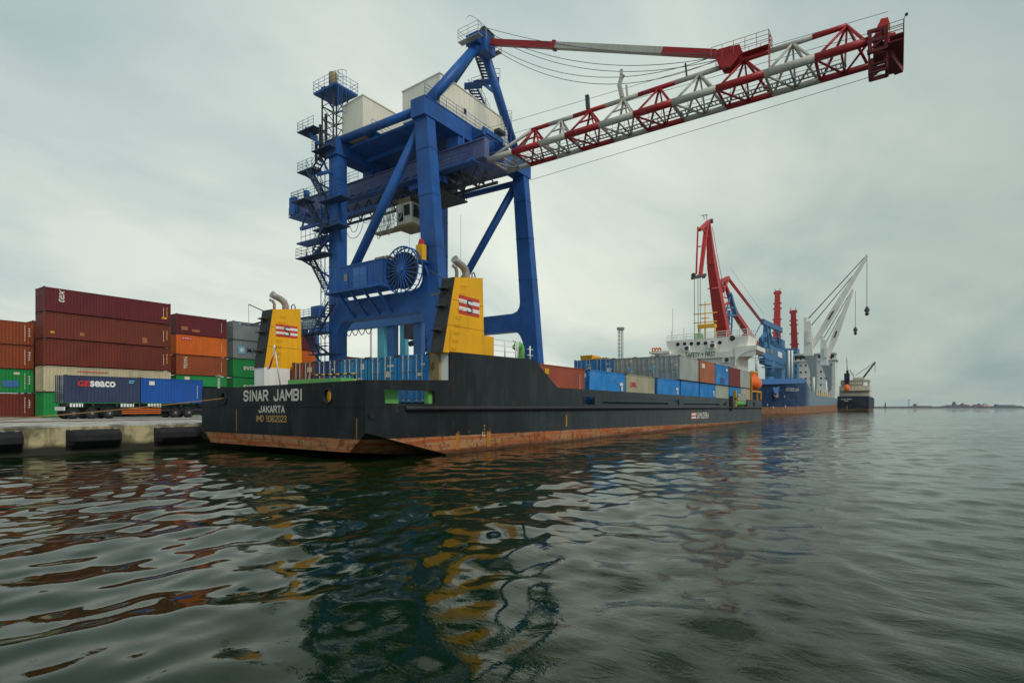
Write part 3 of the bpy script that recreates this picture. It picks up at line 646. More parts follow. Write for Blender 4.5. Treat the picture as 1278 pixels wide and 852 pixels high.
# tall stack of five forty-footers
tB = 72.0; sB = S_(54.3, tB); z = AP + .005
for col, hh, lab in (('green', 2.65, 'green container at the bottom of the tallest stack, mostly behind the trailer'), ('cream', 2.75, 'cream rust-streaked container second from the bottom of the tallest stack'),
                     ('brown_red', 2.80, 'long brown red container resting on the cream one in the tallest stack'), ('rust_red', 2.75, 'long brown red container right under the maroon one at the top of the tallest stack'),
                     ('maroon', 2.55, 'long maroon container topmost of the tallest stack on the quay')):
    c = container(sB, tB, z, col, lab, 12.19, Hc=hh - 0.01, group=GQ, rods=False)
    if col != 'green':
        serial(c, sB + 11.35, tB, z + 0.7, 1.3, 8, 0.08); serial(c, sB + 11.7, tB, z + 0.9, 1.2, 5, 0.14, 'safety_yellow' if col != 'cream' else 'letter_white')
    if col == 'maroon':
        lettering('tex', (sB + 1.2, tB - 0.02, z + 1.1), 1.3, 0.55, 'side', M['letter_white'], c, vertical=True, shear=0.3)
        plate(c, sB + 11.2, sB + 11.75, z + 0.62, z + 0.85, tB, M['safety_yellow'])
    if col == 'rust_red': plate(c, sB + 0.55, sB + 0.9, z + 0.55, z + 0.75, tB, M['safety_yellow']); plate(c, sB + 9.1, sB + 9.6, z + 0.3, z + 0.95, tB, CM['clay'], 'paint_patch'); plate(c, sB + 3.1, sB + 3.5, z + 0.5, z + 0.85, tB, CM['clay'], 'paint_patch')
    if col == 'cream': serial(c, sB + 2.9, tB, z + 2.2, 0.12, 1, 3.2, 'letter_red')
    z += hh
# five-tier stack of twenty-footers
tC = 75.0; sC = S_(220, tC); z = AP + .005
for col, lab in (('mid_green', 'green container at the bottom of the twenty-foot stack, behind the trailer'), ('green', 'green container under the rust orange one with white letters, behind the blue trailer load'),
                 ('rust_orange', 'rust orange container with upright white letters, under the bright orange one'), ('orange', 'bright orange container with a small red name plate'),
                 ('maroon', 'maroon twenty-foot container resting on the bright orange one')):
    c = container(sC, tC, z, col, lab, 6.45, group=GQ, rods=False)
    if col not in ('green', 'mid_green'): serial(c, sC + 5.7, tC, z + 0.7, 1.3, 8, 0.07)
    if col == 'orange':
        plate(c, sC + 0.6, sC + 2.0, z + 1.95, z + 2.28, tC, M['letter_red'], 'name_plate'); lettering('ISAKA', (sC + 0.7, tC - 0.03, z + 2.02), 1.2, 0.18, 'side', M['letter_white'], c)
    if col == 'rust_orange': lettering('TEXN', (sC + 0.9, tC - 0.02, z + 0.8), 1.5, 0.42, 'side', M['letter_white'], c, vertical=True)
    if col == 'green': plate(c, sC + 1.0, sC + 1.6, z + 2.0, z + 2.4, tC, M['letter_white'])
    if col == 'maroon': plate(c, sC + 0.6, sC + 1.4, z + 0.55, z + 1.0, tC, CM['clay'], 'paint_patch'); plate(c, sC + 1.9, sC + 2.9, z + 0.45, z + 0.75, tC, CM['clay'], 'paint_patch')
    z += 2.595
sD = S_(291, tC); z = AP + .005
for col, lab in (('mid_green', "green container at the bottom of the stack behind the ship's left funnel"), ('green', 'green container with a small white label under the EVERGREEN one'),
                 ('green', 'green container lettered EVERGREEN in white, half behind the left funnel'), ('grey', 'grey container lettered MAERSK with a pale blue star square'),
                 ('grey', 'grey container topmost of its stack, with small blue star mark near its top edge')):
    c = container(sD, tC, z, col, lab, 6.45, group=GQ, rods=False)
    if 'MAERSK' in lab:
        plate(c, sD + 0.75, sD + 1.7, z + 0.75, z + 1.75, tC, M['letter_blue'], 'logo_square')
        m = MB(); cx, cz = sD + 1.22, z + 1.25
        pts = []
        for i in range(14): rr_ = 0.40 if i % 2 == 0 else 0.17; an = R(90) + i * math.pi / 7; pts.append((cx + rr_ * math.cos(an), cz + rr_ * math.sin(an)))
        m.prism(pts, 'y', tC - 0.03, tC - 0.015); m.build('logo_star', M['white_paint'], c)
        lettering('MAERSK', (sD + 2.0, tC - 0.02, z + 0.95), 3.4, 0.62, 'side', M['letter_dark'], c, bold=0.02)
    elif 'EVERGREEN' in lab: lettering('EVERGREEN', (sD + 1.5, tC - 0.02, z + 1.1), 4.4, 0.5, 'side', M['letter_white'], c, bold=0.03)
    elif 'label under' in lab: plate(c, sD + 1.2, sD + 1.75, z + 1.5, z + 2.4, tC, M['letter_white'])
    elif 'topmost' in lab: plate(c, sD + 0.8, sD + 1.1, z + 2.1, z + 2.4, tC, M['letter_blue']); lettering('MAERSK SEALAND', (sD + 1.2, tC - 0.02, z + 2.12), 2.6, 0.22, 'side', M['letter_dark'], c)
    z += 2.595
# stacks behind the tallest one, their ends just showing past it
for k, tt in enumerate((79.45, 81.9)):
    z = AP + .005
    for i, (c_, w_) in enumerate((('rust_red', 'bottom'), ('brown_red', 'second'), ('brown_red', 'third'), ('rust_red', 'top'))):
        container(sB + 1.1, tt, z, c_, 'red brown %s container of the %s row hidden behind the tallest stack' % (w_, ('first', 'second')[k]), 12.19, Hc=2.69, group=GQ, rods=False); z += 2.695
# stack seen between the left funnel and the crane, and a far row under the crane's portal
tE = 80.0; sE = S_(394, tE) - 6.3; z = AP + .005
for i, (col, lab) in enumerate((('rust_red', "brown red container at the bottom of the stack between funnel and crane"), ('green', 'green container second up in the stack between funnel and crane'),
                              ('brown_red', 'brown red container third up in the stack between funnel and crane'), ('orange', 'orange container right of the left funnel, under a maroon one'), ('maroon', 'maroon container right of the left funnel, topmost there'))):
    container(sE, tE, z, col, lab, 6.3, group=GQ, door=False); z += 2.595
tG = 84.0; sG = S_(434, tG); z = AP + .005
for i, (col, lab) in enumerate((('brown_red', 'red container at the bottom of the far row seen through the crane portal'), ('green', 'green container in the far row seen through the crane portal'), ('rust_red', 'brown container third up in the far row seen through the crane portal'), ('brown_red', 'long dark red container on top of the far row seen through the crane portal'))):
    container(sG, tG, z, col, lab, 12.19, Hc=2.62, group=GQ, door=False); z += 2.63
tG2 = 50.0; sG2 = S_(697, 60)
c = container(sG2, 60, AP + .005, 'light_grey', 'grey quay container at the bottom of a stack behind the red deck container', 12.19, group=GQ, door=False)
c = container(sG2, 60, AP + 2.6, 'light_grey', 'grey quay container second up behind the red deck container', 12.19, group=GQ, door=False)
c = container(sG2, 60, AP + 5.195, 'light_grey', 'pale grey container just showing above the red deck container', 12.19, group=GQ, door=False)

# ------------------------------------------------------------------ truck and trailer on the quay
tT = 61.8; sT = S_(80.9, tT); zB = 2.62
c = container(sT, tT, zB, 'navy', 'dark navy container lettered GESEACO in red and white on the trailer', 6.06, group='containers on the trailer')
lettering('GE', (sT + 0.95, tT - 0.02, zB + 1.55), 0.92, 0.52, 'side', M['letter_red'], c, bold=0.035)
lettering('seaco', (sT + 1.92, tT - 0.02, zB + 1.53), 2.05, 0.56, 'side', M['white_paint'], c, bold=0.035)
serial(c, sT + 5.1, tT, zB + 1.95, 0.35, 2, 0.5, 'letter_blue')
s2 = sT + 6.16
c = container(s2, tT, zB, 'royal', 'bright blue container on the front half of the trailer', 6.06, group='containers on the trailer')
plate(c, s2 + 0.75, s2 + 1.25, zB + 1.85, zB + 2.25, tT, M['letter_white'], 'logo_plate'); serial(c, s2 + 5.4, tT, zB + 0.6, 1.4, 9, 0.07)
tr = thing('semi_trailer', 'dark flatbed semi-trailer with three rear axles and orange side guard', 'trailer', (sT, tT, AP))
m = MB()
for tt in (tT + 0.75, tT + 1.6): m.box((sT + 0.1, tt, 2.25), (sT + 12.1, tt + 0.16, 2.615))
for i in range(7): m.box((sT + 0.2 + i * 1.95, tT + 0.12, 2.35), (sT + 0.32 + i * 1.95, tT + 2.3, 2.60))
m.build('chassis', M['dark_gear'], tr)
m = MB(); m.box((sT + .3, tT + 1.0, 1.32), (sT + 10.1, tT + 1.5, 2.24)); m.box((sT + 10.2, tT + .8, 1.45), (sT + 15.5, tT + 1.6, 2.24)); m.box((sT + 2.9, tT + .5, 1.5), (sT + 5.6, tT + .98, 2.2)); m.build('underframe_and_shadow', M['black_steel'], tr)  # black boxes: underframe gear plus the shadow below the trailer as solid mass
def wheel(parent, s, t, r=0.52, w=0.42):
    z = AP + 0.01 + r
    m = MB(); m.path([(s, t, z), (s, t + .04, z), (s, t + w - .04, z), (s, t + w, z)], [r * .88, r, r, r * .88], 20); o = m.build('wheel', M['rubber'], parent)
    m = MB(); m.path([(s, t - 0.015, z), (s, t + 0.03, z)], r * 0.5, 16); m.build('rim', M['dark_gear'], o); m = MB(); m.tube((s, t - 0.06, z), (s, t - .016, z), 0.09, n=10); m.build('hub', M['galv'], o)
for px in (92, 115, 137):
    for dt in (0.02, 2.0): wheel(tr, S_(px, tT), tT + dt)
m = MB()
g0, g1 = S_(152, tT), S_(201, tT)
for zz in (1.62, 1.82, 2.02): m.box((g0, tT - 0.02, zz), (g1, tT + 0.03, zz + 0.10))
m.build('side_guard', M['orange_stripe'], tr)
m = MB()
for k in range(4): m.box((g0 + 0.15 + k * (g1 - g0 - .3) / 3 - .03, tT + .03, 1.55), (g0 + 0.15 + k * (g1 - g0 - .3) / 3 + .03, tT + 0.09, 2.3))
m.build('guard_post', M['dark_gear'], tr)
for px in (95.5, 159, 193):
    a = S_(px - 8.5, tT); b = S_(px + 8, tT); m = MB(); m.box((a, tT - 0.03, 2.28), (b, tT + 0.0, 2.60)); o = m.build('reflective_board', M['white_paint'], tr)
    for k in range(4): m = MB(); x_ = a + (b - a) * (k + 0.7) / 4.4; m.box((x_, tT - 0.04, 2.28), (x_ + 0.06, tT - 0.031, 2.60)); m.build('board_stripe', M['dark_gear'], o)
m = MB(); m.box((sT - 0.05, tT + 0.1, 1.95), (sT + 0.05, tT + 2.35, 2.3)); m.build('rear_bumper', M['white_paint'], tr)
tk = thing('truck_tractor', "blue truck tractor at the trailer's front, mostly behind the ship's stern", 'truck', (sT + 11, tT, AP))
m = MB(); a = s2 + 6.35
m.prism([(a, 1.9), (a + 2.2, 1.9), (a + 2.25, 3.1), (a + 1.95, 4.3), (a + 0.2, 4.45), (a, 4.3)], 'y', tT + 0.08, tT + 2.4); m.build('cab', CM['royal'], tk)
m = MB(); m.box((a + 1.0, tT + 0.06, 3.1), (a + 1.85, tT + 0.09, 4.0)); m.build('side_window', M['dark_glass'], tk)
m = MB(); m.box((a - 4.3, tT + 0.7, 1.85), (a + 2.1, tT + 1.75, 2.15)); m.build('frame', M['dark_gear'], tk)
for ss in (a - 3.1, a - 1.75, a + 1.1):
    for dt in (0.05, 2.0): wheel(tk, ss, tT + dt)

# ------------------------------------------------------------------ the black ship
ship = thing('cargo_ship', 'long black container ship with twin yellow funnels at its stern', 'ship', (15.6, 24.7, 0))
TN, TF = 17.8, 31.6            # near and far side planes
def sk(t): return 15.4 + 0.4 * (t - TN) / (TF - TN)   # the transom lies a touch askew
DK = 2.25
h = MB()
def section(s, chz, bz, ct, skew=False, narrow=0.0, top=DK):
    n_, f_ = TN + narrow, TF - narrow
    pts = [(n_, top), (n_, chz), (n_ + ct, bz), (f_ - ct, bz), (f_, chz), (f_, top)]
    return [((sk(t) if skew else s), t, z) for t, z in pts]
secs = [section(15.4, 1.21, 0.36, 1.03, True), section(20.4, 0.0, -0.12, 1.4), section(30, -1.5, -2.2, 1.2), section(60, -1.7, -2.4, 1.0), section(96, -1.7, -2.4, 1.0),
        section(100, -1.6, -2.3, 1.0, narrow=1.2), section(104, -1.2, -1.8, 1.0, narrow=3.6), section(107, -0.2, -0.5, 0.3, narrow=6.2)]
vs = [p for s in secs for p in s]; fs = [tuple(range(6)), tuple((len(secs)-1)*6 + i for i in reversed(range(6)))]
for i in range(len(secs) - 1):
    for j in range(6): fs.append((i*6+j, i*6+(j+1) % 6, (i+1)*6+(j+1) % 6, (i+1)*6+j))
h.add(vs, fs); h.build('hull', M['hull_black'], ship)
BT = 0.12
b = MB()
zc = lambda px, py: Zs(py, S_(px, TN), TN)
# openings in the near bulwark: (s0, s1, z0, z1)
holes = [(S_(480, TN), S_(543, TN), 2.42, 3.0)]
for a_, b_ in ((727.4, 742.4), (839.5, 848), (901, 906.5), (939.5, 942.5)):
    holes.append((S_(a_, TN), S_(b_, TN), 2.42, 2.98))
for a_, b_ in ((752, 834), (853, 898), (745.5, 746)):
    holes.append((S_(a_, TN), S_(b_, TN), 2.50, 2.66))
gap0, gap1 = S_(917.5, TN), S_(933, TN)
holes.append((gap0, gap1, 2.36, 3.3))
sR0, sR1, sR2 = S_(562, TN), S_(667, TN), S_(696, TN)
for (x0, x1, z0, z1) in rects_minus(15.42, 96.0, DK, 3.2, holes): b.box((x0, TN, z0), (x1, TN + BT, z1))
b.prism([(15.42, 3.2), (sR0, 3.2), (sR0, 3.56), (15.42, 3.36)], 'y', TN, TN + BT)
b.prism([(sR0, 3.2), (sR2, 3.2), (sR2, 3.5), (sR1, 5.08), (sR0, 4.94)], 'y', TN, TN + BT)
b.prism([(sR2, 3.2), (gap0, 3.2), (gap0, 3.36), (sR2, 3.5)], 'y', TN, TN + BT)
b.prism([(gap1, 3.2), (96, 3.2), (96, 3.3), (gap1, 3.36)], 'y', TN, TN + BT)
# far bulwark and the bow
b.box((15.82, TF - BT, DK), (96, TF, 3.4))
for sg, e0, e1, e2 in ((1, TN, TN + 1.2, TN + 3.6), (-1, TF, TF - 1.2, TF - 3.6)):
    pl = [(96, e0), (100, e1), (104, e2), (107, (TN + TF) / 2 - sg * 0.7)]
    for (p, q_) in zip(pl[:-1], pl[1:]):
        b.hexa([(p[0], p[1], DK), (q_[0], q_[1], DK), (q_[0], q_[1] + sg * BT, DK), (p[0], p[1] + sg * BT, DK), (p[0], p[1], 3.4), (q_[0], q_[1], 3.5), (q_[0], q_[1] + sg * BT, 3.5), (p[0], p[1] + sg * BT, 3.4)])
b.box((S_(744, TN), TN + .18, DK + .03), (S_(905, TN), TN + .24, 2.9))
# transom plating with a round fairlead
fz = 2.72; fr_ = 0.27; hs = 0.45
tl = [T_(413, 15.6), T_(279, 15.7)]
def tbox(t0, t1, z0, z1, zt0=None, zt1=None):
    zt0 = z1 if zt0 is None else zt0; zt1 = z1 if zt1 is None else zt1
    b.hexa([(sk(t0), t0, z0), (sk(t0) + BT, t0, z0), (sk(t1) + BT, t1, z0), (sk(t1), t1, z0), (sk(t0), t0, zt0), (sk(t0) + BT, t0, zt0), (sk(t1) + BT, t1, zt1), (sk(t1), t1, zt1)])
thl = [(t - hs, t + hs, fz - hs, fz + hs) for t in tl]
for (x0, x1, z0, z1) in rects_minus(TN + 0.002, TF, DK + 0.002, 3.2, thl): tbox(x0, x1, z0, z1)
zt = lambda t: 3.36 - 0.12 * (t - TN) / (TF - TN)
tbox(TN + 0.002, TF, 3.2, 3.3, zt(TN), zt(TF))
for t in tl:
    n = 24; vs = []
    for i in range(n):
        a = 2 * math.pi * i / n; c_, s_ = math.cos(a), math.sin(a); k = hs / max(abs(c_), abs(s_))
        for rr_, (dx) in ((k, 0), (None, 0), (None, BT), (k, BT)):
            r_ = fr_ if rr_ is None else rr_; tt = t + c_ * r_; vs.append((sk(tt) + dx, tt, fz + s_ * r_ * (1.15 if rr_ is None else 1)))
    fs = []
    for i in range(n):
        j = (i + 1) % n
        for k in range(3): fs.append((i*4+k, j*4+k, j*4+k+1, i*4+k+1))
    b.add(vs, fs)
b.build('bulwark', M['hull_black'], ship)
m = MB()
for t in tl:
    pts = [(sk(t) - 0.03, t + math.cos(R(15 * i)) * fr_, fz + math.sin(R(15 * i)) * fr_ * 1.15) for i in range(25)]; m.path(pts, 0.045, 6, caps=False)
m.build('fairlead_ring', M['black_steel'], ship)
# rubbing strake, knuckle weld, chock frames
m = MB(); pts = [(S_(505, TN), TN - 0.02, 2.2), (S_(515, TN), TN - 0.09, 2.2), (95.9, TN - 0.09, 2.2), (96.0, TN - 0.02, 2.2)]; m.path(pts, 0.11, 8); m.build('rubbing_strake', M['funnel_black'], ship)
m = MB(); m.box((15.3, TN - 0.012, 2.262), (S_(505, TN), TN - 0.001, 2.29)); m.hexa([(sk(TN) - .012, TN, 2.262), (sk(TN) - .001, TN, 2.262), (sk(TF) - .001, TF, 2.262), (sk(TF) - .012, TF, 2.262), (sk(TN) - .012, TN, 2.29), (sk(TN) - .001, TN, 2.29), (sk(TF) - .001, TF, 2.29), (sk(TF) - .012, TF, 2.29)])
m.build('weld_seam', M['hull_black'], ship)
m = MB()
m.path([(15.7, TN - 0.02, 1.92), (15.7, TN - 0.05, 1.92)], 0.16, 14); m.build('hull_pipe', M['black_steel'], ship)
for px in (571.5, 584.5, 610.5, 707):
    m = MB(); s = S_(px, TN); z = 1.02 if px < 700 else 1.82; m.path([(s, TN + 0.01, z), (s, TN - 0.05, z)], 0.07, 10); m.build('drain_outlet', M['rust'], ship)
m = MB(); m.add([(15.9, TN + .13, DK + .02), (107, TN + .13, DK + .02), (107, TF - .13, DK + .02), (15.9, TF - .13, DK + .02)], [(0, 1, 2, 3)])
for px, w_ in ((571.3, 2.1), (610, 2.3), (707, .8)):
    m = MB(); a_, b_ = S_(px - w_, TN), S_(px + w_, TN); z1 = 1.0 if px < 700 else 1.8; m.box((a_, TN - .004, .18 if px < 700 else 1.0), (b_, TN + .01, z1)); m.build('rust_run', M['rust_run'], ship)
for px, za, zb in ((293, 1.0, 2.15), (449.5, .9, 1.8)):
    m = MB(); t = T_(px, 15.6); m.box((sk(t) - .004, t - .03, za), (sk(t) + .01, t + .035, zb)); m.build('rust_run', M['rust_run'], ship)
m2 = MB(); m2.add([(15.95, TN + .13, DK + .02), (96, TN + .13, DK + .02), (96, TF - .13, DK + .02), (15.95, TF - .13, DK + .02)], [(0, 1, 2, 3)]); m2.add([(96, TN + .13, DK + .021), (100, TN + 1.4, DK + .021), (104, TN + 3.8, DK + .021), (104, TF - 3.8, DK + .021), (100, TF - 1.4, DK + .021), (96, TF - .13, DK + .021)], [(0, 1, 2, 3, 4, 5)])
m2.build('deck', M['deck_red'], ship)
# the names, the emblem and draught marks
aft = lambda t: sk(t) - 0.012
for txt, xa, xb, z_, h_, mt in (('SINAR JAMBI', 305, 378.5, 2.54, 0.56, 'letter_white'), ('JAKARTA', 324.5, 355.5, 1.98, 0.35, 'letter_white'), ('IMO 9382023', 321, 358, 1.55, 0.31, 'letter_orange')):
    tA_, tB2 = T_(xa, 15.67), T_(xb, 15.58)
    block_letters(txt, lambda u, v, l: (sk(tA_ - u) - 0.012 - l, tA_ - u, z_ + v), tA_ - tB2, h_, M[mt], ship, 0.19 if h_ > .32 else .125)
sE0 = S_(863, TN); sE1 = S_(868.6, TN)
m = MB(); m.box((sE0, TN - 0.012, 0.95), (sE1, TN - 0.002, 1.72)); lg = m.build('emblem', M['logo_red'], ship)
m = MB(); m.box((sE0, TN - 0.02, 1.08), (sE1, TN - 0.013, 1.27)); m.box((sE0, TN - 0.02, 1.42), (sE1, TN - 0.013, 1.61)); m.build('emblem_stripe', M['white_paint'], lg)
lettering('SAMUDERA', (S_(869.5, TN), TN - 0.012, 1.0), S_(884.5, TN) - S_(869.5, TN), 0.7, 'side', M['letter_white'], ship, bold=0.012)
for i, g_ in enumerate('8642'):
    lettering(g_, (S_(603.8, TN), TN - 0.01, 0.72 + 0.17 * (3 - i) - 0.0), 0.10, 0.10, 'side', M['letter_orange'] if i < 3 else M['letter_white'], ship, name='draught_mark')
m = MB(); s = S_(602, TN); m.box((s, TN - .012, 0.80), (s + .05, TN - .002, 0.98)); m.box((s, TN - .012, 0.76), (s + .16, TN - .002, 0.80)); m.build('draught_mark', M['letter_white'], ship)

# raised house under the starboard funnel
m = MB()
m.prism([(sR0 + .01, DK + .03), (sR0 + 8.0, DK + .03), (sR0 + 6.8, 4.9), (sR0 + .01, 4.86)], 'y', TN + BT + .002, TN + 1.05); m.build('side_house', M['white_paint'], ship)
m = MB(); m.box((sR0 - .10, TN + 0.62, 3.2), (sR0 + .008, TN + 1.25, 4.95)); m.box((sR0 - .13, TN + .62, 3.2), (sR0 - .1, TN + .70, 4.95)); m.box((sR0 - .13, TN + 1.17, 3.2), (sR0 - .1, TN + 1.25, 4.95)); m.build('side_door', M['tan'], ship)
for px, w_ in ((639, 0), (0, 0)):
    pass
rl = MB(); zt_ = 5.03
for px in (632, 645.5, 648): s = S_(px, TN + 0.1); rl.tube((s, TN + .2, zt_ - .1), (s, TN + .2, zt_ + 0.98), 0.045, n=6)
for k in (0.35, 0.65, 0.96): rl.tube((S_(617, TN), TN + .2, zt_ + k - .06), (S_(651, TN), TN + .2, zt_ + k), 0.018, n=4)
s = S_(665, TN)
for dt in (0.2,): rl.tube((s, TN + dt, zt_ - .1), (s, TN + dt, zt_ + 0.85), 0.05, n=6)
for k in (.3, .65): rl.tube((S_(662, TN), TN + .2, zt_ + k), (S_(668.5, TN), TN + .2, zt_ + k), 0.03, n=4)
s = S_(645.5, TN); rl.tube((s - .12, TN + .2, zt_ + .98), (s + .12, TN + .2, zt_ + .98), 0.06, n=8)
rl.build('railing', M['white_paint'], ship)
m = MB(); s = S_(659.5, TN)
m.path([(s, TN + .5, 4.8), (s, TN + .5, 5.65), (s - .06, TN + .5, 5.8), (s - .22, TN + .5, 5.9), (s - .42, TN + .5, 5.84), (s - .52, TN + .5, 5.68)], [.2, .2, .2, .21, .23, .27], 12); m.build('gooseneck_vent', M['deck_green'], ship)

def funnel(t0, wt, base, top, zb, zt0, zt1, foot=None, pad=None, logo=None, side_gear=True):
    """tapering casing: base = (aft s, fore s) at zb, top likewise at zt0/zt1"""
    y = MB(); y.prism([(base[0], zb), (base[1], zb), (top[1], zt1), (top[0], zt0)], 'y', t0, t0 + wt)
    f = y.build('funnel', M['funnel_yellow'], ship)
    k = MB(); o_ = 0.03
    k.hexa([(base[0] - o_, t0 - .004, zb), (base[0] + .02, t0 - .004, zb), (base[0] + .02, t0 + wt + .004, zb), (base[0] - o_, t0 + wt + .004, zb),
            (top[0] - o_, t0 - .004, zt0 + .01), (top[0] + .02, t0 - .004, zt0 + .01), (top[0] + .02, t0 + wt + .004, zt0 + .01), (top[0] - o_, t0 + wt + .004, zt0 + .01)])
    k.build('funnel_aft_plating', M['funnel_black'], f)
    if foot: y = MB(); y.box((foot[0], t0 - .02, zb - .01), (foot[1], t0 + wt - .01, foot[2])); y.build('funnel_foot', M['funnel_yellow'], f)
    if pad: y = MB(); y.box((pad[0], t0 - .03, pad[2]), (pad[1], t0 + wt, zb - .002)); y.build('funnel_base', M['white_paint'], f)
    cs = (top[0] + top[1]) / 2; ct = t0 + wt / 2; zt_ = (zt0 + zt1) / 2
    p = MB(); p.path([(cs + .25, ct, zt_ - .2), (cs + .25, ct, zt_ + .28), (cs + .15, ct, zt_ + .5), (cs - .08, ct, zt_ + .64), (cs - .42, ct, zt_ + .74), (cs - .68, ct, zt_ + .86)], [.2, .2, .2, .19, .18, .21], 12); p.build('exhaust_pipe', M['pipe'], f)
    p = MB(); p.path([(cs - .5, ct, zt0 - .1), (cs - .5, ct, zt_ + .3), (cs - .6, ct, zt_ + .45), (cs - .8, ct, zt_ + .5)], .09, 8); p.build('exhaust_pipe', M['pipe'], f)
    p = MB(); p.path([(cs + .6, ct - .1, zt_ - .1), (cs + .6, ct - .1, zt_ + .35), (cs + .75, ct - .1, zt_ + .45), (cs + .85, ct - .1, zt_ + .3), (cs + .85, ct - .1, zt_ - .1)], .035, 6); p.build('vent_pipe', M['dark_gear'], f)
    # emblem on the outer face: three red and two white bars and an S
    a, b_, z0, z1 = logo
    for tt, sg in ((t0, -1),):
        e = MB(); e.box((a, tt - .010, z0), (b_, tt - .001, z1)); eo = e.build('emblem', M['logo_red'], f)
        e = MB(); hh = (z1 - z0) / 5
        for i in (1, 3): e.box((a, tt - .018, z0 + i * hh), (b_, tt - .011, z0 + (i + 1) * hh))
        e.build('emblem_bar', M['white_paint'], eo)
        lettering('S', (a + (b_ - a) * .36, tt - .028, z0 + .12 * (z1 - z0)), (b_ - a) * .30, (z1 - z0) * .74, 'side', M['letter_dark'], eo, name='emblem_letter', bold=-.009)
    for zf_ in (.36, .7):
        p = MB(); z = zb + (zt0 - zb) * zf_; p.box((base[0] + (top[0] - base[0]) * zf_ + .02, t0 - .007, z), (base[1] + (top[1] - base[1]) * zf_ - .02, t0 - .0005, z + .025)); p.build('plate_seam', M['funnel_seam'], f)
    # rungs, shelf brackets, aerial boom on the aft face
    p = MB()
    for i in range(9):
        fz_ = (i + .6) / 9.5; s = base[0] + (top[0] - base[0]) * fz_ + .55; z = zb + (zt0 - zb) * fz_
        p.path([(s, t0, z), (s, t0 - .12, z), (s + .32, t0 - .12, z + .02), (s + .32, t0, z + .02)], .016, 4)
    p.build('rung', M['funnel_yellow'], f)
    for fz_ in (0.30, 0.62, 0.86):
        p = MB(); s = base[0] + (top[0] - base[0]) * fz_ - .03; z = zb + (zt0 - zb) * fz_
        p.prism([(s + .02, z + .1), (s - .34, z - .02), (s - .34, z - .06), (s + .02, z - .1)], 'y', t0 + wt * .25, t0 + wt * .85); p.build('bracket', M['funnel_black'], f)
    p = MB(); z = zt0 - .15; p.tube((top[0], ct, z), (top[0] - .9, ct + .5, z + .42), .03, n=5); p.tube((top[0] - .9, ct + .5, z + .42), (top[0] - .9, ct + .45, z - .7), .012, n=4); p.beam((top[0] - .1, ct, z - .5), (top[0] - .8, ct + .5, z - .8), .12, .1); p.build('aerial_boom', M['dark_gear'], f)
    return f
t0 = TN + .06
funnel(t0, 0.80, (S_(552.5, t0), S_(604.5, t0)), (S_(567.6, t0), S_(602.5, t0)), 4.88, Zs(345.8, S_(567.6, t0), t0), Zs(347, S_(602.5, t0), t0), foot=(S_(561, t0), S_(616, t0), Zs(416, S_(590, t0), t0)),
       logo=(S_(572.5, t0), S_(598, t0), Zs(394, S_(586, t0), t0), Zs(371, S_(586, t0), t0)))
t0 = 30.45
s_ = lambda x: S_(x, t0)
funnel(t0, 1.0, (s_(329.5), s_(377)), (s_(340), s_(375)), Zs(459, s_(340), t0), Zs(386, s_(340), t0), Zs(385.5, s_(375), t0), pad=(s_(317.5) + .6, s_(361.5), DK + .03),
       logo=(s_(344), s_(371.3), Zs(421, s_(357), t0), Zs(405.5, s_(357), t0)))

# flag on its staff
m = MB(); p0 = PS(350, 481, 16.3); p1 = PS(342, 430, 16.0); m.tube(p0, p1, 0.035, n=6); m.tube(p0 + V((0, 0, -.6)), p0, .06, n=6)
fs_ = m.build('flagstaff', M['white_paint'], ship)
fl = MB(); rg = random.Random(3); n = 9; rows = []
for i in range(n):
    f_ = i / (n - 1); top = p1.lerp(p0, 0.04 + 0.26 * f_ * 0.25)
    a = PS(342.5 - f_ * 9, 434 + f_ * 29, 15.98)
    w_ = 0.22 + 0.12 * math.sin(f_ * 3.1)
    rows.append([a + V((0.05 * math.sin(4 * f_ + k), -w_ * k / 3 * 1.0 + 0.02, 0.05 * math.sin(6 * f_ + 2 * k) + 0.05 * k)) for k in range(4)])
vs = [p for r_ in rows for p in r_] + [p + V((.006, 0, 0)) for r_ in rows for p in r_]; fs = []; o_ = n * 4
ml = []
for i in range(n - 1):
    for k in range(3): fs.append((i*4+k, i*4+k+1, i*4+k+5, i*4+k+4))
fl.add(vs, fs, 1, True)
fl.add([vs[i] for i in range(o_)], [(i*4, i*4+1, i*4+5, i*4+4) for i in range(n - 1)], 0, True)
fl.f = [f for f in fl.f]; 
keep = [(f, mi, sm) for f, mi, sm in zip(fl.f, fl.mi, fl.sm)]
fl.mi = [(0 if (mi == 0 or f[0] % 4 == 0) else 1) for f, mi, sm in keep]
fl2 = MB(); fl2.v = fl.v[:o_]; cells = [(i, k) for i in range(n - 1) for k in range(3)]
for i, k in cells: fl2.f.append((i*4+k, i*4+k+1, i*4+k+5, i*4+k+4)); fl2.mi.append(0 if k == 2 or (k == 1 and i % 2) else 1); fl2.sm.append(True)
fl2.mi = [0 if k >= 2 else 1 for i, k in cells]
fl2.mi = [0 if k == 0 else 1 for i, k in [(i, 2 - k) for i, k in cells]]
fl2.build('flag', [M['flag_red'], M['white_paint']], fs_)

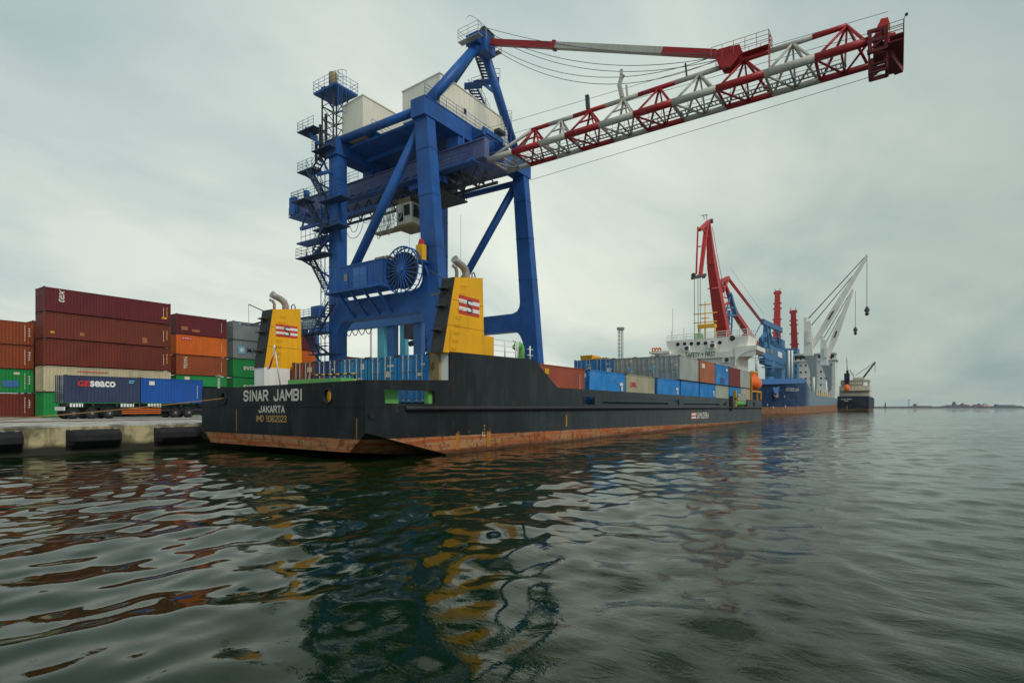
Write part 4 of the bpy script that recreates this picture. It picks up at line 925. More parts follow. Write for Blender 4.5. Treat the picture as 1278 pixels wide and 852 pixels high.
# gear on the stern deck: winches, bollards, a yellow and black rail, awning
def winch(px0, px1, t, zb=DK + .03, zt_=3.05):
    a, b_ = S_(px0, t), S_(px1, t); m = MB(); m.box((a, t, zb), (b_, t + .9, zt_)); m.tube((a - .1, t + .5, zb + .5), (b_ + .1, t + .5, zb + .5), .33, n=14)
    m.build('mooring_winch', M['deck_green'], ship)
winch(481, 497.5, TN + .5)
m = MB(); m.box((S_(534.5, TN + .2), TN + .2, DK + .03), (S_(540.5, TN + .2), TN + .45, 3.1)); m.build('winch_cover', M['deck_green'], ship)
m = MB(); ta, tb = T_(432, 16.9), T_(366, 16.9); m.box((16.6, ta, 3.1), (17.4, tb, Zs(473, 16.9, (ta + tb) / 2))); m.build('winch_hood', M['deck_green'], ship)
m = MB(); tW = T_(422, 17.0); m.tube((17.2, tW - 1.6, 2.9), (17.2, tW + 2.2, 2.9), .42, n=16)
for dt in (-1.6, 2.2): m.disc((17.2, tW + dt, 2.9), (0, 1, 0), .55, 18, th=.06)
m.box((16.8, tW - 1.5, 2.28), (17.7, tW + 2.1, 2.5)); m.box((16.9, tW + .2, 2.3), (17.5, tW + .8, 3.5)); m.build('mooring_winch', M['deck_green'], ship)
m = MB(); p = PS(411, 496, 16.6); m.box((16.5, p.y - .15, 2.3), (16.8, p.y + .3, 3.05)); m.build('winch_cover', M['safety_yellow'], ship)
m = MB(); ta, tb = T_(443, 17.6), T_(389, 17.6)
zr = Zs(466, 17.6, ta); zr2 = Zs(468, 17.6, tb)
n = 12
for i in range(n):
    a_ = V((17.6, ta + (tb - ta) * i / n, zr + (zr2 - zr) * i / n)); c_ = V((17.6, ta + (tb - ta) * (i + 1) / n, zr + (zr2 - zr) * (i + 1) / n)); m.tube(a_, c_, .045, n=6, mi=i % 2)
for i in (0, n * .4, n):
    tt = ta + (tb - ta) * i / n
    for j in range(6): m.tube((17.6, tt, 2.3 + j * (zr - 2.3) / 6), (17.6, tt, 2.3 + (j + 1) * (zr - 2.3) / 6), .045, n=6, mi=j % 2)
m.build('striped_rail', [M['safety_yellow'], M['black_steel']], ship)
for px in (273,):
    m = MB(); t = T_(px, 16.4); m.tube((16.4, t, 2.3), (16.4, t, Zs(470, 16.4, t)), .07, n=8); m.box((16.3, t - .13, Zs(470, 16.4, t)), (16.5, t + .13, Zs(468, 16.4, t))); m.build('bollard_post', M['galv'], ship)
# forward: winch frame in the gap
m = MB(); a, b_ = S_(918.5, TN + .3), S_(931, TN + .3)
for s in (a, b_): m.box((s, TN + .25, 2.28), (s + .25, TN + .6, 4.6 if s == a else 4.0))
m.box((a, TN + .25, 3.3), (b_ + .25, TN + .55, 3.5)); m.build('winch_frame', M['safety_yellow'], ship)
m = MB(); m.box((a + .4, TN + .7, 2.3), (b_ - .2, TN + 1.6, 3.4)); m.tube((a + .3, TN + .55, 2.8), (b_ - .1, TN + .55, 2.8), .4, n=12); m.build('mooring_winch', M['deck_green'], ship)
m = MB(); m.box((a + .8, TN + .18, 3.1), (b_ - .3, TN + .24, 4.15)); m.build('fire_plan_box', M['galv'], ship)
m = MB(); s = S_(911.5, TN)
for i, z in enumerate((2.1, 2.45, 2.8, 3.15, 3.5)): m.path([(s + .5 * math.cos(R(30 * k)), TN - .12, z + .14 * math.sin(R(30 * k))) for k in range(13)], .13, 6, caps=False)
m.build('hanging_fender', M['rubber'], ship)

# the accommodation block forward
sF = 91.2
def zf(py, t=24.0): return Zs(py, sF, t)
wl, wr = T_(834, sF), T_(930, sF)
sup = MB()
sup.box((sF + .3, T_(921, sF), DK + .03), (98.5, TF - .3, zf(441))); o_sup = sup.build('accommodation_block', M['ship_white'], ship)
m = MB(); zA, zB_, zC = zf(439), zf(446.5), zf(421)
# wing deck with its bulwark, sweeping out at both sides
m.box((sF, T_(943, sF), zB_), (sF + .12, T_(835, sF) - .2, zA + .0)); m.box((sF + .12, T_(943, sF) + .05, zA - .25), (98, T_(811, sF), zA - .05))
m.box((sF + .12, T_(835, sF) - .2, zA - .62), (94, T_(812, sF), zA - .251))
m.build('wing_deck', M['ship_white'], o_sup)
m = MB(); m.box((sF - .2, T_(836, sF), zf(441, 33)), (97, T_(810.5, sF), zf(438, 33))); m.prism([(T_(836, sF), zf(441, 33) - .002), (T_(818, sF), zf(441, 33) - .002), (T_(836, sF), zf(447, 32))], 'x', sF, 96); m.build('bridge_wing', M['ship_white'], o_sup)
m = MB()   # curved underside of the near wing
tw = T_(919, sF); tw2 = T_(945, sF); pts = []
for i in range(9):
    a_ = i / 8 * math.pi / 2; pts.append((tw + .2 - (tw + .2 - tw2) * (1 - math.cos(a_)), zf(455, 18) + (zf(436.5, 18) - zf(455, 18)) * math.sin(a_)))
m.prism([(tw + .2, zA - .02), *[(p[0], p[1]) for p in pts], (tw2, zf(431, 18)), (tw + .2, zf(431, 18))], 'x', sF - .1, 97.6); m.build('bridge_wing', M['ship_white'], o_sup)
m = MB(); m.prism([(wr, zA - .1), (wl, zA - .1), (wl + .6, zC - .05), (wr - .4, zf(417.5, 19))], 'x', sF + .6, 98); o_wh = m.build('wheelhouse', M['ship_white'], o_sup)
for px in (846, 854.3, 862.8, 871.6, 880.4, 889.2, 898.3):
    m = MB(); t = T_(px, sF + .58); z = zf(429.2 - (px - 846) * .045 + (0 if px < 890 else .2), t); m.disc((sF + .585, t, z), (1, 0, 0), .3, 16, th=.05); m.build('porthole', M['dark_glass'], o_wh)
m = MB(); t = T_(914, sF + .58); m.disc((sF + .585, t, zf(421.5, t)), (1, 0, 0), .42, 16, th=.05); m.build('roof_emblem', M['letter_dark'], o_wh)
for px, py in ((856, 434.5), (888, 431), (906, 449)):
    m = MB(); t = T_(px, sF); z = zf(py, t); m.box((sF + .05, t - .5, z - .4), (sF + .55, t + .6, z + .5)); ac = m.build('air_conditioner', M['white_paint'], o_sup); m = MB(); m.disc((sF + .04, t - .1, z), (1, 0, 0), .33, 14, th=.04); m.build('fan_grille', M['dark_gear'], ac)
lettering('SAFETY + FIRST', (sF - .02, T_(856, sF), zf(444.4, 24)), T_(856, sF) - T_(893, sF), 0.8, 'aft', M['letter_green'], o_sup, bold=.02)
m = MB(); rail(m, [(sF + .6, wr - .3, zC - .1), (sF + .6, wl + .4, zC - .25)], 1.1, .045, 2, 1.6); rail(m, [(sF + .2, T_(834, sF), zA), (sF + .2, T_(813, sF), zA)], 1.0, .04, 1, 1.2); rail(m, [(sF + .2, wr - .3, zf(417.5, 19) - .05), (98, wr - .3, zf(417.5, 19) - .05)], 1.1, .045, 2, 1.6); m.build('railing', M['white_paint'], o_sup)
mast = MB(); sM = 94.5; tM = T_(880, sM); zb = zC - .1
mast.tube((sM, tM, zb), (sM, tM, Zs(376, sM, tM)), .14, .07, 8)
for py, w_ in ((380, 1.0), (391, 1.9), (402, 1.9), (397, .7)):
    z = Zs(py, sM, tM); mast.tube((sM, tM - w_, z), (sM, tM + w_, z), .09, n=6)
for dt in (-1.6, 1.0): mast.tube((sM, tM + dt, zb), (sM, tM + dt, Zs(407, sM, tM)), .12, n=6)
mast.box((sM - .6, tM - 1.7, Zs(409, sM, tM)), (sM + .6, tM + 1.1, Zs(405, sM, tM))); mast.build('signal_mast', M['safety_yellow'], o_sup)
m = MB(); m.box((sM - .8, T_(878.5, sM) + .3, zb), (sM + .8, T_(878.5, sM) + 1.4, zb + 1.2)); m.build('mast_house', M['deck_green'], o_sup)
m = MB()
for px, py in ((839.5, 385), (853.5, 409), (838, 413), (923, 404)): t = T_(px, 93); m.tube((93, t, zC - .2), (93, t, Zs(py, 93, t)), .035, n=4)
m.build('aerial', M['galv'], o_sup)
for px in (815.5, 819.5, 823):
    m = MB(); p = PS(px, 436.5, sF); m.path([(sF + .1, p.y + .26 * math.cos(R(a_)), p.z + .05 + .26 * math.sin(R(a_))) for a_ in range(0, 361, 30)], .1, 6, caps=False); m.build('life_ring', M['lifeboat_orange'], o_sup)
# lifeboat in its davit
lb = thing('lifeboat', 'bright orange enclosed lifeboat in a yellow davit at the ship\'s forward end', 'lifeboat', (94, 18.9, 4.5))
m = MB(); prof = [(90.8, .15), (91.4, .85), (92.6, 1.12), (94.2, 1.18), (96, 1.05), (97.2, .75), (98, .12)]; vs = []; nseg = 14; zc_ = Zs(478.5, 94, 18.9)
for s, r_ in prof:
    for j in range(nseg): a_ = 2 * math.pi * j / nseg; vs.append((s, 18.7 + math.cos(a_) * r_ * .95, zc_ + math.sin(a_) * r_ * (1.15 if math.sin(a_) > 0 else .95)))
fs = [(i*nseg+j, i*nseg+(j+1) % nseg, (i+1)*nseg+(j+1) % nseg, (i+1)*nseg+j) for i in range(len(prof)-1) for j in range(nseg)] + [tuple(range(nseg)), tuple((len(prof)-1)*nseg + j for j in reversed(range(nseg)))]
m.add(vs, fs, 0, True); m.build('boat_hull', M['lifeboat_orange'], lb)
m = MB(); m.box((92.2, 18.3, zc_ + 1.1), (94.6, 19.2, zc_ + 1.75)); m.build('canopy', M['lifeboat_orange'], lb)
m = MB(); m.path([(91.2, 18.7, zc_ - .05), (94.2, 18.7, zc_ - .05), (97.6, 18.7, zc_ - .05)], [.9, 1.2, .6], 14); 
dv = MB()
for s in (91.0, 95.2):
    dv.beam((s, TN + .5, DK + .03), (s, TN + .5, zc_ + 1.7), .2, .2)
dv.beam((91.0, TN + .5, zc_ + 1.75), (95.2, TN + .5, zc_ + 1.75), .2, .2); dv.beam((91, TN + .5, zc_ - 1.25), (98, TN + .5, zc_ - 1.25), .22, .22); dv.beam((98, TN + .5, zc_ - 1.3), (98, TN + .5, DK + .03), .22, .22); dv.beam((91, TN + .5, zc_ + .1), (95.2, TN + .5, zc_ + .1), .12, .12)
dv.build('lifeboat_davit', M['safety_yellow'], ship)

# containers on deck
GD = "containers on the ship's deck"
zD = 2.42
tE0, tE1 = 19.05, 30.3
wS = (tE1 - tE0) / 5
cols = [('blue', "blue container in the stern row, nearest the right funnel"), ('teal_blue', 'blue container in the stern row, second from the right funnel'), ('teal_blue', 'blue container in the stern row, the middle one of five'),
        ('deep_blue', 'dark blue container in the stern row with a red sticker, beside the brown one'), ('brown', 'brown container in the stern row, next to the left funnel')]
for i, (c_, lab) in enumerate(cols):
    c = container(20.45, tE0 + i * wS, zD, c_, lab, 6.06, wS - .1, 2.52, group=GD, marks=i + 1)
    if c_ == 'deep_blue': m = MB(); m.disc((20.45 - .0, tE0 + i * wS + wS * .72, zD + 1.4), (1, 0, 0), .17, 12, th=.02); m.build('sticker', M['letter_red'], c)
LC = 6.45; tS = 18.4
side = [(29.7, 'brick', 'brick red container on deck behind the sloping black plating'), (S_(735.8, tS), 'blue', 'bright blue container on deck right behind the brick red one'), (S_(781.9, tS), 'tan_grey', 'beige container on deck lettered COSL in red'),
        (S_(820.6, tS), 'blue', 'blue container on deck right of the beige COSL one, lower tier'), (S_(849.8, tS), 'blue', 'blue container on deck directly below the grey one at the start of the upper tier'), (S_(873.8, tS), 'blue', 'blue container on deck directly below the clay orange one'),
        (S_(893, tS), 'dull_green', 'greyish container on deck directly below the upper blue one'), (S_(910.3, tS), 'blue', 'blue container on deck directly below the dark maroon one'), (S_(924, tS), 'tan_grey', 'beige container with a small red mark, last of the lower deck tier')]
for i, (s, c_, lab) in enumerate(side):
    L_ = LC if i else 6.2
    c = container(s, tS, zD, c_, lab, L_, Hc=2.6, group=GD, rods=i < 2, marks=i + 20 if i == 1 else None)
    if 'lettered COSL' in lab: lettering('COSL', (s + .75, tS - .012, zD + 1.55), 1.45, .42, 'side', M['letter_red'], c, bold=.03)
    if 'small red mark' in lab: plate(c, s + 1.0, s + 2.4, zD + 1.2, zD + 1.8, tS, M['letter_red'])
    if i in (1, 3, 5): plate(c, s + L_ - 1.1, s + L_ - .45, zD + 1.55, zD + 1.8, tS, M['letter_white'], 'marking'); plate(c, s + L_ - .8, s + L_ - .5, zD + 1.15, zD + 1.5, tS, M['letter_white'], 'marking')
    if i == 0: serial(c, s + L_ - .75, tS, zD + .6, 1.6, 9, .07); plate(c, s + .75, s + 1.25, zD + 1.95, zD + 2.3, tS, M['safety_yellow'])
zU = zD + 2.63
up = [(S_(848.8, tS), 'light_grey', "grey container on the upper tier, foremost corner above the hull's edge"), (S_(873.3, tS), 'clay', 'clay orange container on the upper tier'), (S_(893, tS), 'blue', 'blue container on the upper tier between clay orange and maroon ones'),
      (S_(910, tS), 'dark_maroon', 'dark maroon container on the upper tier'), (S_(924, tS), 'light_grey', 'grey container on the upper tier, last before the lifeboat')]
for i, (s, c_, lab) in enumerate(up):
    c = container(s, tS, zU, c_, lab, LC, Hc=2.6, group=GD, rods=i == 0, marks=41 if i == 0 else None)
    if i == 1: plate(c, s + .8, s + 2.0, zU + 1.7, zU + 2.2, tS, M['letter_white'], 'marking')
    if i == 2: plate(c, s + LC - 1.4, s + LC - .5, zU + 1.9, zU + 2.2, tS, M['letter_white'], 'marking'); plate(c, s + 2.2, s + 4.2, zU + .2, zU + .9, tS, CM['deep_blue'], 'paint_patch')
s = S_(848.8, tS)
for j, (c_, lab) in enumerate((('light_grey', 'grey container second from the hull side in the upper transverse row'), ('light_grey', 'grey container third from the hull side in the upper transverse row'), ('blue', 'blue container in the upper transverse row, next to the grey ones'), ('blue', 'blue container at the far end of the upper transverse row'))):
    t = tS + (j + 1) * 2.46
    container(s, t, zD, 'grey', 'grey container under the upper transverse row, %s from the hull side' % ('second', 'third', 'fourth', 'fifth')[j], LC, Hc=2.6, group=GD, door=False)
    c = container(s, t, zU, c_, lab, LC, Hc=2.6, group=GD, marks=50 + j)
    m = MB(); m.box((s - .012, t + .35, zU + 1.0), (s - .002, t + .8, zU + 1.55)); m.build('placard', M['letter_blue'] if c_ == 'light_grey' else M['letter_white'], c)
def lashing_bin(px0, px1, pyt, lab):
    t = tS + 4 * 2.46 + .2; zb = zU + 2.6; s = 58.0
    t0, t1 = T_(px1, s), T_(px0, s); t0 = max(t0, 24.0); root = thing('lashing_bin', lab, 'steel bin', (s + 1, (t0 + t1) / 2, zb), 'yellow bins on top of the deck containers')
    zt_ = Zs(pyt, s, (t0 + t1) / 2); m = MB(); m.box((s, t0 + .05, zb), (s + 2, t1 - .05, zt_)); m.build('bin_body', M['safety_yellow'], root)
    m = MB()
    for k in range(5): tt = t0 + .1 + (t1 - t0 - .3) * k / 4; m.box((s - .07, tt, zb), (s - .002, tt + .1, zt_ + .05))
    m.box((s - .09, t0 + .03, zt_ - .12), (s - .071, t1 - .03, zt_)); m.build('rib', M['safety_yellow'], root)
lashing_bin(724, 740, 443.5, 'taller yellow steel bin on top of the blue deck containers')
lashing_bin(741, 758.5, 446.5, 'lower yellow steel bin on top of the blue deck containers')

# mooring rope from the stern fairlead to a bollard on the quay
m = MB(); a = V((sk(tl[1]) - .03, tl[1], fz)); e_ = V((5.6, 33.8, AP + .35)); pts = []
for i in range(25):
    f_ = i / 24; p = a.lerp(e_, f_); p.z -= 0.10 * 4 * f_ * (1 - f_); pts.append(p)
o = m; m.path(pts, .026, 6); tag(m.build('mooring_rope', M['rope_mat']), "brown mooring rope running from the ship's stern along the quay edge", 'rope')
bl = thing('bollard', 'black mooring bollard at the quay edge holding the brown rope', 'bollard', (5.6, 33.8, AP))
m = MB(); m.path([(5.6, 33.8, AP), (5.6, 33.8, AP + .4), (5.6, 33.8, AP + .5), (5.6, 33.8, AP + .62)], [.2, .17, .27, .2], 12); m.build('post', M['black_steel'], bl)
m = MB(); m.path([(5.6, 33.8, AP), (5.6, 33.8, AP + .05)], .34, 12); m.build('base_plate', M['black_steel'], bl)

# ------------------------------------------------------------------ the blue quay crane
crane = thing('quay_crane', 'tall blue ship-to-shore gantry crane with a red and white lattice boom over the ship', 'crane', (48, 43, AP))
S1, S2 = 40.0, 56.8
TL, TW0, TW1 = 50.7, 35.3, 37.8        # landside leg, waterside leg foot and head
ZT = 31.8                             # top of the portal
B = M['crane_blue']
def tw(z): return TW0 + (TW1 - TW0) * (z - 1.5) / 28.5
def arc(cx, cz, r, a0, a1, n=6): return [(cx + r * math.cos(R(a0 + (a1 - a0) * i / n)), cz + r * math.sin(R(a0 + (a1 - a0) * i / n))) for i in range(n + 1)]
ZL0, ZL1 = 11.5, 13.6
for k, s in enumerate((S1, S2)):
    hw, hl = 1.0, .75
    wI, wO = (lambda z: tw(z) + hw), (lambda z: tw(z) - hw)
    poly = [(wO(1.9), 1.9), (wI(1.9), 1.9)]
    r = 1.5
    poly += [(wI(ZL0 - r), ZL0 - r)] + [(wI(ZL0) + r - r * math.cos(R(a)), ZL0 - r + r * math.sin(R(a))) for a in (18, 36, 54, 72, 90)]
    li = TL - hl
    poly += [(li - r + r * math.cos(R(a)), ZL0 - r + r * math.sin(R(a))) for a in (90, 72, 54, 36, 18, 0)]
    poly += [(li, 1.9), (TL + hl, 1.9), (TL + hl, ZL1 + 1.2), (li, ZL1 + 1.2)]
    poly += [(li - 1.2 + 1.2 * math.cos(R(a)), ZL1 + 1.2 + -1.2 * math.sin(R(a))) for a in (30, 60, 90)]
    poly += [(wI(ZL1) + 1.2, ZL1), (wI(ZL1) + .5, ZL1 + .22), (wI(ZL1 + .7) + .12, ZL1 + .7), (wI(ZL1 + 1.2), ZL1 + 1.2), (wO(ZL1 + 1.2), ZL1 + 1.2)]
    m = MB(); m.prism(poly, 'x', s - .62, s + .62); o = m.build('portal_frame', B, crane)
    m = MB()   # stiffening flanges along the portal edges
    m.box((s - .66, tw(12) + 1.3, ZL0 - .06), (s + .66, li - 1.6, ZL0 - .005)); m.build('flange', B, o)
    m = MB(); z0 = ZL1 + 1.205
    m.hexa([(s-.6, wO(z0), z0), (s+.6, wO(z0), z0), (s+.6, wI(z0), z0), (s-.6, wI(z0), z0), (s-.58, TW1-.85, ZT-1.75), (s+.58, TW1-.85, ZT-1.75), (s+.58, TW1+.75, ZT-1.75), (s-.58, TW1+.75, ZT-1.75)])
    m.build('leg', B, crane)
    m = MB(); m.box((s - .62, TL - hl, ZL1 + 1.205), (s + .62, TL + hl, ZT - 1.75)); m.build('leg', B, crane)
for s in (S1, S2):
    for z in (17.5, 22.5, 27.0):
        w_ = .865 - .002 * z; f_ = (z - (ZL1 + 1.2)) / (ZT - 1.75 - ZL1 - 1.2); c_ = tw(ZL1 + 1.2) * (1 - f_) + (TW1 - .05) * f_; hw_ = (1.0 * (1 - f_) + .8 * f_) + .025
        m = MB(); m.box((s - .63, c_ - hw_, z), (s + .63, c_ + hw_, z + .14)); m.build('splice_plate', B, crane)
        m = MB(); m.box((s - .645, TL - .775, z), (s + .645, TL + .775, z + .14)); m.build('splice_plate', B, crane)
# portal top: beams along the quay, one over each row of legs
m = MB(); m.box((S1 - 1.0, TW1 - .95, ZT - 1.745), (S2 + .9, TW1 + .85, ZT)); m.build('top_beam', B, crane)
m = MB(); m.box((S1 - .9, TL - .9, ZT - 2.2), (S2 + .9, TL + .9, ZT - .4)); m.build('top_beam', B, crane)
for s in (S1, S2):
    m = MB(); m.tube((s, TW1 + .8, ZT - .55), (s, TL - .2, ZT - .35), .42, n=14); m.build('tie_tube', B, crane)
    m = MB(); m.tube((s, TW1 + .5, ZT - 2.2), (s, TL - .6, 14.6), .48, n=14); m.build('diagonal_tube', B, crane)
m = MB(); m.tube((S2, TW1, 29.6), (S2, TL, 29.8), .36, n=12); m.build('tie_tube', B, crane)
# sill beams and bogies (mostly behind the ship)
for t in (TW0, TL):
    m = MB(); m.box((S1 - 1.6, t - .6, 1.95), (S2 + 1.6, t + .6, 3.0)); m.build('sill_beam', B, crane)
    for s in (S1, S2):
        m = MB(); m.box((s - 1.8, t - .45, 1.35), (s + 1.8, t + .45, 1.9)); bo = m.build('bogie', B, crane)
        for ds in (-1.3, -.45, .45, 1.3): m = MB(); m.disc((s + ds, t, AP + .42), (0, 1, 0), .36, 14, th=.3); m.build('wheel', M['black_steel'], bo)
# apex, front legs and back stay
AX = V((47.6, 36.6, 41.3))
for name, p, q, r in (('apex_leg', V((S1 + .2, TW1, ZT - .1)), AX + V((-.5, .1, -.6)), .52), ('apex_leg', V((S2 - .2, TW1, ZT - .1)), AX + V((.5, .1, -.6)), .5), ('back_stay', V((48.2, TL, ZT - .5)), AX + V((0, .7, -.3)), .42)):
    m = MB(); m.tube(p, q, r, n=14); m.build(name, B, crane)
m = MB(); m.box(AX - V((1.5, .6, .9)), AX + V((1.3, 1.0, .2))); m.box(AX + V((-.9, -1.1, -1.6)), AX + V((.9, -.2, .3))); m.prism([(AX.x - 1.4, AX.z + .2), (AX.x + .9, AX.z + .2), (AX.x + .5, AX.z + .9), (AX.x - .4, AX.z + 1.0)], 'y', AX.y - .4, AX.y + .8); hd = m.build('apex_head', B, crane)
for ds in (-.5, .1, .7): m = MB(); m.disc(AX + V((ds, -.55, .55)), (1, 0, 0), .55, 18, th=.18); m.build('rope_sheave', M['dark_gear'], hd)
m = MB(); zz = AX.z - .6; loop = [AX + V((a, b, -.6)) for a, b in ((-2.2, -1.2), (-2.2, 1.5), (1.9, 1.5), (1.9, -1.2), (-2.2, -1.2))]
m.box(AX + V((-2.2, -1.3, -.75)), AX + V((-1.5, 1.5, -.68))); m.box(AX + V((1.3, -1.3, -.75)), AX + V((1.9, 1.5, -.68))); rail(m, [p + V((0, 0, .0)) for p in loop], 1.2, .028, 2, 1.2)
m.path([AX + V((-1.6 + 2.0 * math.cos(R(a)) * .9 + 1.0, 0.2, 1.0 + 1.1 * math.sin(R(a)))) for a in range(0, 181, 20)], .03, 4); m.build('apex_railing', M['galv'], hd)
# stairs up the right apex leg
st = MB(); pl = [PS(x, y, 49.5 + i * 1.1) for i, (x, y) in enumerate(((596, 62), (609, 100), (590, 110), (606, 143)))]
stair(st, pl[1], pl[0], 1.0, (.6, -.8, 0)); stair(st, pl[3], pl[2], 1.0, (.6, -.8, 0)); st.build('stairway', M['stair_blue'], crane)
m = MB(); p = PS(603, 103, 50.3); q_ = PS(623, 98, 51.5); m.beam(p + V((-.5, 1.0, -.1)), q_ + V((0, 0, -.2)), 1.1, .14); m.beam(PS(590, 110, 50.5) + V((-.8, .6, 0)), PS(602, 106, 51) , 1.2, .14); m.beam(PS(603, 104, 51), PS(619, 117, 52.6), .2, .35)
rail(m, [PS(588, 110, 50.2), PS(601, 106, 50.6)], 1.1, .03, 2, .9); rail(m, [PS(616, 98, 51), PS(624, 98, 51.5)], 1.1, .03, 1, .8); m.build('landing', B, crane)

# machinery houses on the platform
m = MB()
m.box((S1 + .65, TW1 + .95, ZT - 1.2), (S2 - .7, TL - 1.0, ZT - .95)); 
for s in (43.5, 48, 52.5): m.box((s - .2, TW1 + .86, ZT - 1.7), (s + .2, TL - .91, ZT - 1.21))
m.build('machinery_deck', B, crane)
def house(s0, s1, t0, t1, z0, z1, slope):
    m = MB(); m.prism([(t0, z0), (t1, z0), (t1, z1 - slope), (t0, z1)], 'x', s0, s1); h_ = m.build('machinery_house', M['house_cream'], crane)
    m = MB(); n = 14
    for i in range(n): s = s0 + (s1 - s0) * (i + .5) / n; m.box((s - .02, t0 - .03, z0 + .05), (s + .02, t0 - .004, z1 - .12))
    m.build('panel_rib', M['house_cream'], h_)
    m = MB(); m.prism([(t0 - .08, z1 - .0), (t1 + .08, z1 - slope), (t1 + .08, z1 - slope + .1), (t0 - .08, z1 + .1)], 'x', s0 - .08, s1 + .08); m.build('roof', M['house_cream'], h_)
    return h_
hB = house(41.8, 53.6, TW1 - .4, 42.6, ZT + .01, 35.35, .25)
hA = house(40.3, 54.5, 47.0, 50.4, ZT - .38, 35.5, .3)
def hdoor(h_, s, t, z, w=.85, hh=1.9):
    m = MB(); m.box((s, t - .05, z), (s + w, t - .004, z + hh)); d = m.build('door', M['house_cream'], h_); m = MB(); m.box((s + .2, t - .065, z + 1.05), (s + w - .2, t - .051, z + 1.65)); m.build('door_window', M['dark_glass'], d)
hdoor(hB, 45.2, TW1 - .43, ZT + .03); hdoor(hA, 49.6, 46.97, ZT - .3)
for h_, s, t, z in ((hA, 47.4, 46.97, 33.9), (hB, 50.8, TW1 - .43, 33.1)):
    m = MB(); m.box((s, t - .7, z), (s + 1.3, t - .02, z + .35)); m.build('vent_hood', M['dark_gear'], h_)
m = MB(); zz = ZT + .02
rail(m, [(S1 - .9, TW1 - .9, zz), (S2 + .8, TW1 - .9, zz)], 1.1, .028, 2, 1.5); m.box((S1 - .9, TW1 - 1.0, zz - .1), (S2 + .8, TW1 - .955, zz)); m.build('walkway_railing', B, crane)
m = MB(); zz = ZT - .38; m.box((S1 + .2, 45.4, zz - .12), (S2 - .8, 46.95, zz)); rail(m, [(S1 + .2, 45.5, zz), (S2 - .8, 45.5, zz)], 1.1, .028, 2, 1.5)
for i in range(9): s = S1 + 1 + i * 1.7; m.beam((s, 45.6, zz - .15), (s, 46.9, zz - .9), .12, .12)
m.build('walkway', M['light_blue'], crane)
# gear hung on the outer face of the waterside top beam: hoist frames, caged ladder
for s in (46.2, 50.2): m = MB(); m.prism([(TW1 - .96, ZT - .1), (TW1 - .96, ZT - 1.5), (TW1 - 2.4, ZT - 1.2), (TW1 - 2.4, ZT - .9)], 'x', s, s + .5); m.build('latch_bracket', B, crane)
m = MB()
m.tube((44.5, TW1 - 1.2, ZT - 1.8), (44.5, TW1 - 1.2, ZT - 3.6), .08, n=6); m.box((46.7, TW1 - 2.2, ZT - .7), (50.2, TW1 - 1.9, ZT - .2)); m.build('latch_frame', B, crane)
m = MB(); s = 52.4
for ds in (-.3, .3): m.tube((s + ds, TW1 - 1.0, ZT - 1.7), (s + ds, TW1 - 1.0, ZT + 4.4), .03, n=4)
for i in range(20): m.tube((s - .3, TW1 - 1.0, ZT - 1.5 + i * .3), (s + .3, TW1 - 1.0, ZT - 1.5 + i * .3), .02, n=4)
for i in range(7): z = ZT - .2 + i * .7; m.path([(s + .42 * math.cos(R(a)), TW1 - 1.0 - .75 * math.sin(R(a)), z) for a in range(0, 181, 30)], .02, 4)
for a in (30, 90, 150): m.tube((s + .42 * math.cos(R(a)), TW1 - 1.0 - .75 * math.sin(R(a)), ZT - .2), (s + .42 * math.cos(R(a)), TW1 - 1.0 - .75 * math.sin(R(a)), ZT + 4.0), .02, n=4)
m.build('caged_ladder', B, crane)
m = MB(); m.beam(PS(640, 172, 54.5), PS(627, 140, 54.5), .5, .6); m.build('brace', B, crane)

# trolley girders, back reach
SA, SB = 44.5, 47.75
for s in (SA, SB):
    m = MB(); m.box((s - .38, 33.6, 27.15), (s + .38, 64.6, 28.75)); m.box((s - .52, 33.6, 26.95), (s + .52, 64.6, 27.14)); m.box((s - .52, 33.6, 28.76), (s + .52, 64.6, 28.9)); g_ = m.build('trolley_girder', M['crane_blue_grey'], crane)
m = MB(); m.box((SA + .4, 63.4, 27.2), (SB - .4, 64.4, 28.8)); m.box((SA - .9, 62.6, 26.8), (SB + .9, 65.2, 26.93)); m.box((SA - 1.0, 63.7, 27.0), (SA - .55, 64.9, 29.3)); rail(m, [(SA - .9, 65.1, 26.93), (SA - .9, 62.6, 26.93)], 1.1, .03, 2, .8); rail(m, [(SA - .6, 65.1, 28.9), (SA - .6, 52, 28.9)], 1.1, .03, 2, 1.6); m.tube((SA - .2, 62.3, 28.9), (SA - .2, 62.3, 29.9), .35, n=10); m.build('girder_end', B, crane)
for t in (TW1, TL):
    for s in (SA, SB): m = MB(); m.box((s - .34, t - .8, 28.905), (s + .34, t + .8, ZT - 1.75 if t == TW1 else ZT - 2.21)); m.build('girder_hanger', B, crane)
m = MB()   # side walkway with railing under the girder, and the festoon track
m.box((SA - 1.6, 34, 26.3), (SA - .6, 57, 26.4)); rail(m, [(SA - 1.55, 34, 26.4), (SA - 1.55, 57, 26.4)], 1.0, .03, 2, 1.6)
for i in range(15): t = 35 + i * 1.5; m.beam((SA - 1.5, t, 26.35), (SA - .5, t, 27.3), .1, .1)
m.build('girder_walkway', B, crane)
m = MB()
for ss in (SA + .9, SB - .9):
    m.box((ss - .12, 34, 25.3), (ss + .12, 60, 25.55))
    for i in range(13): t = 34.5 + i * 2.05; m.beam((ss, t, 25.5), (ss, t + 1.0, 27.0), .12, .12); m.beam((ss, t + 2.05, 25.5), (ss, t + 1.0, 27.0), .12, .12)
m.build('festoon_track', M['dark_gear'], crane)
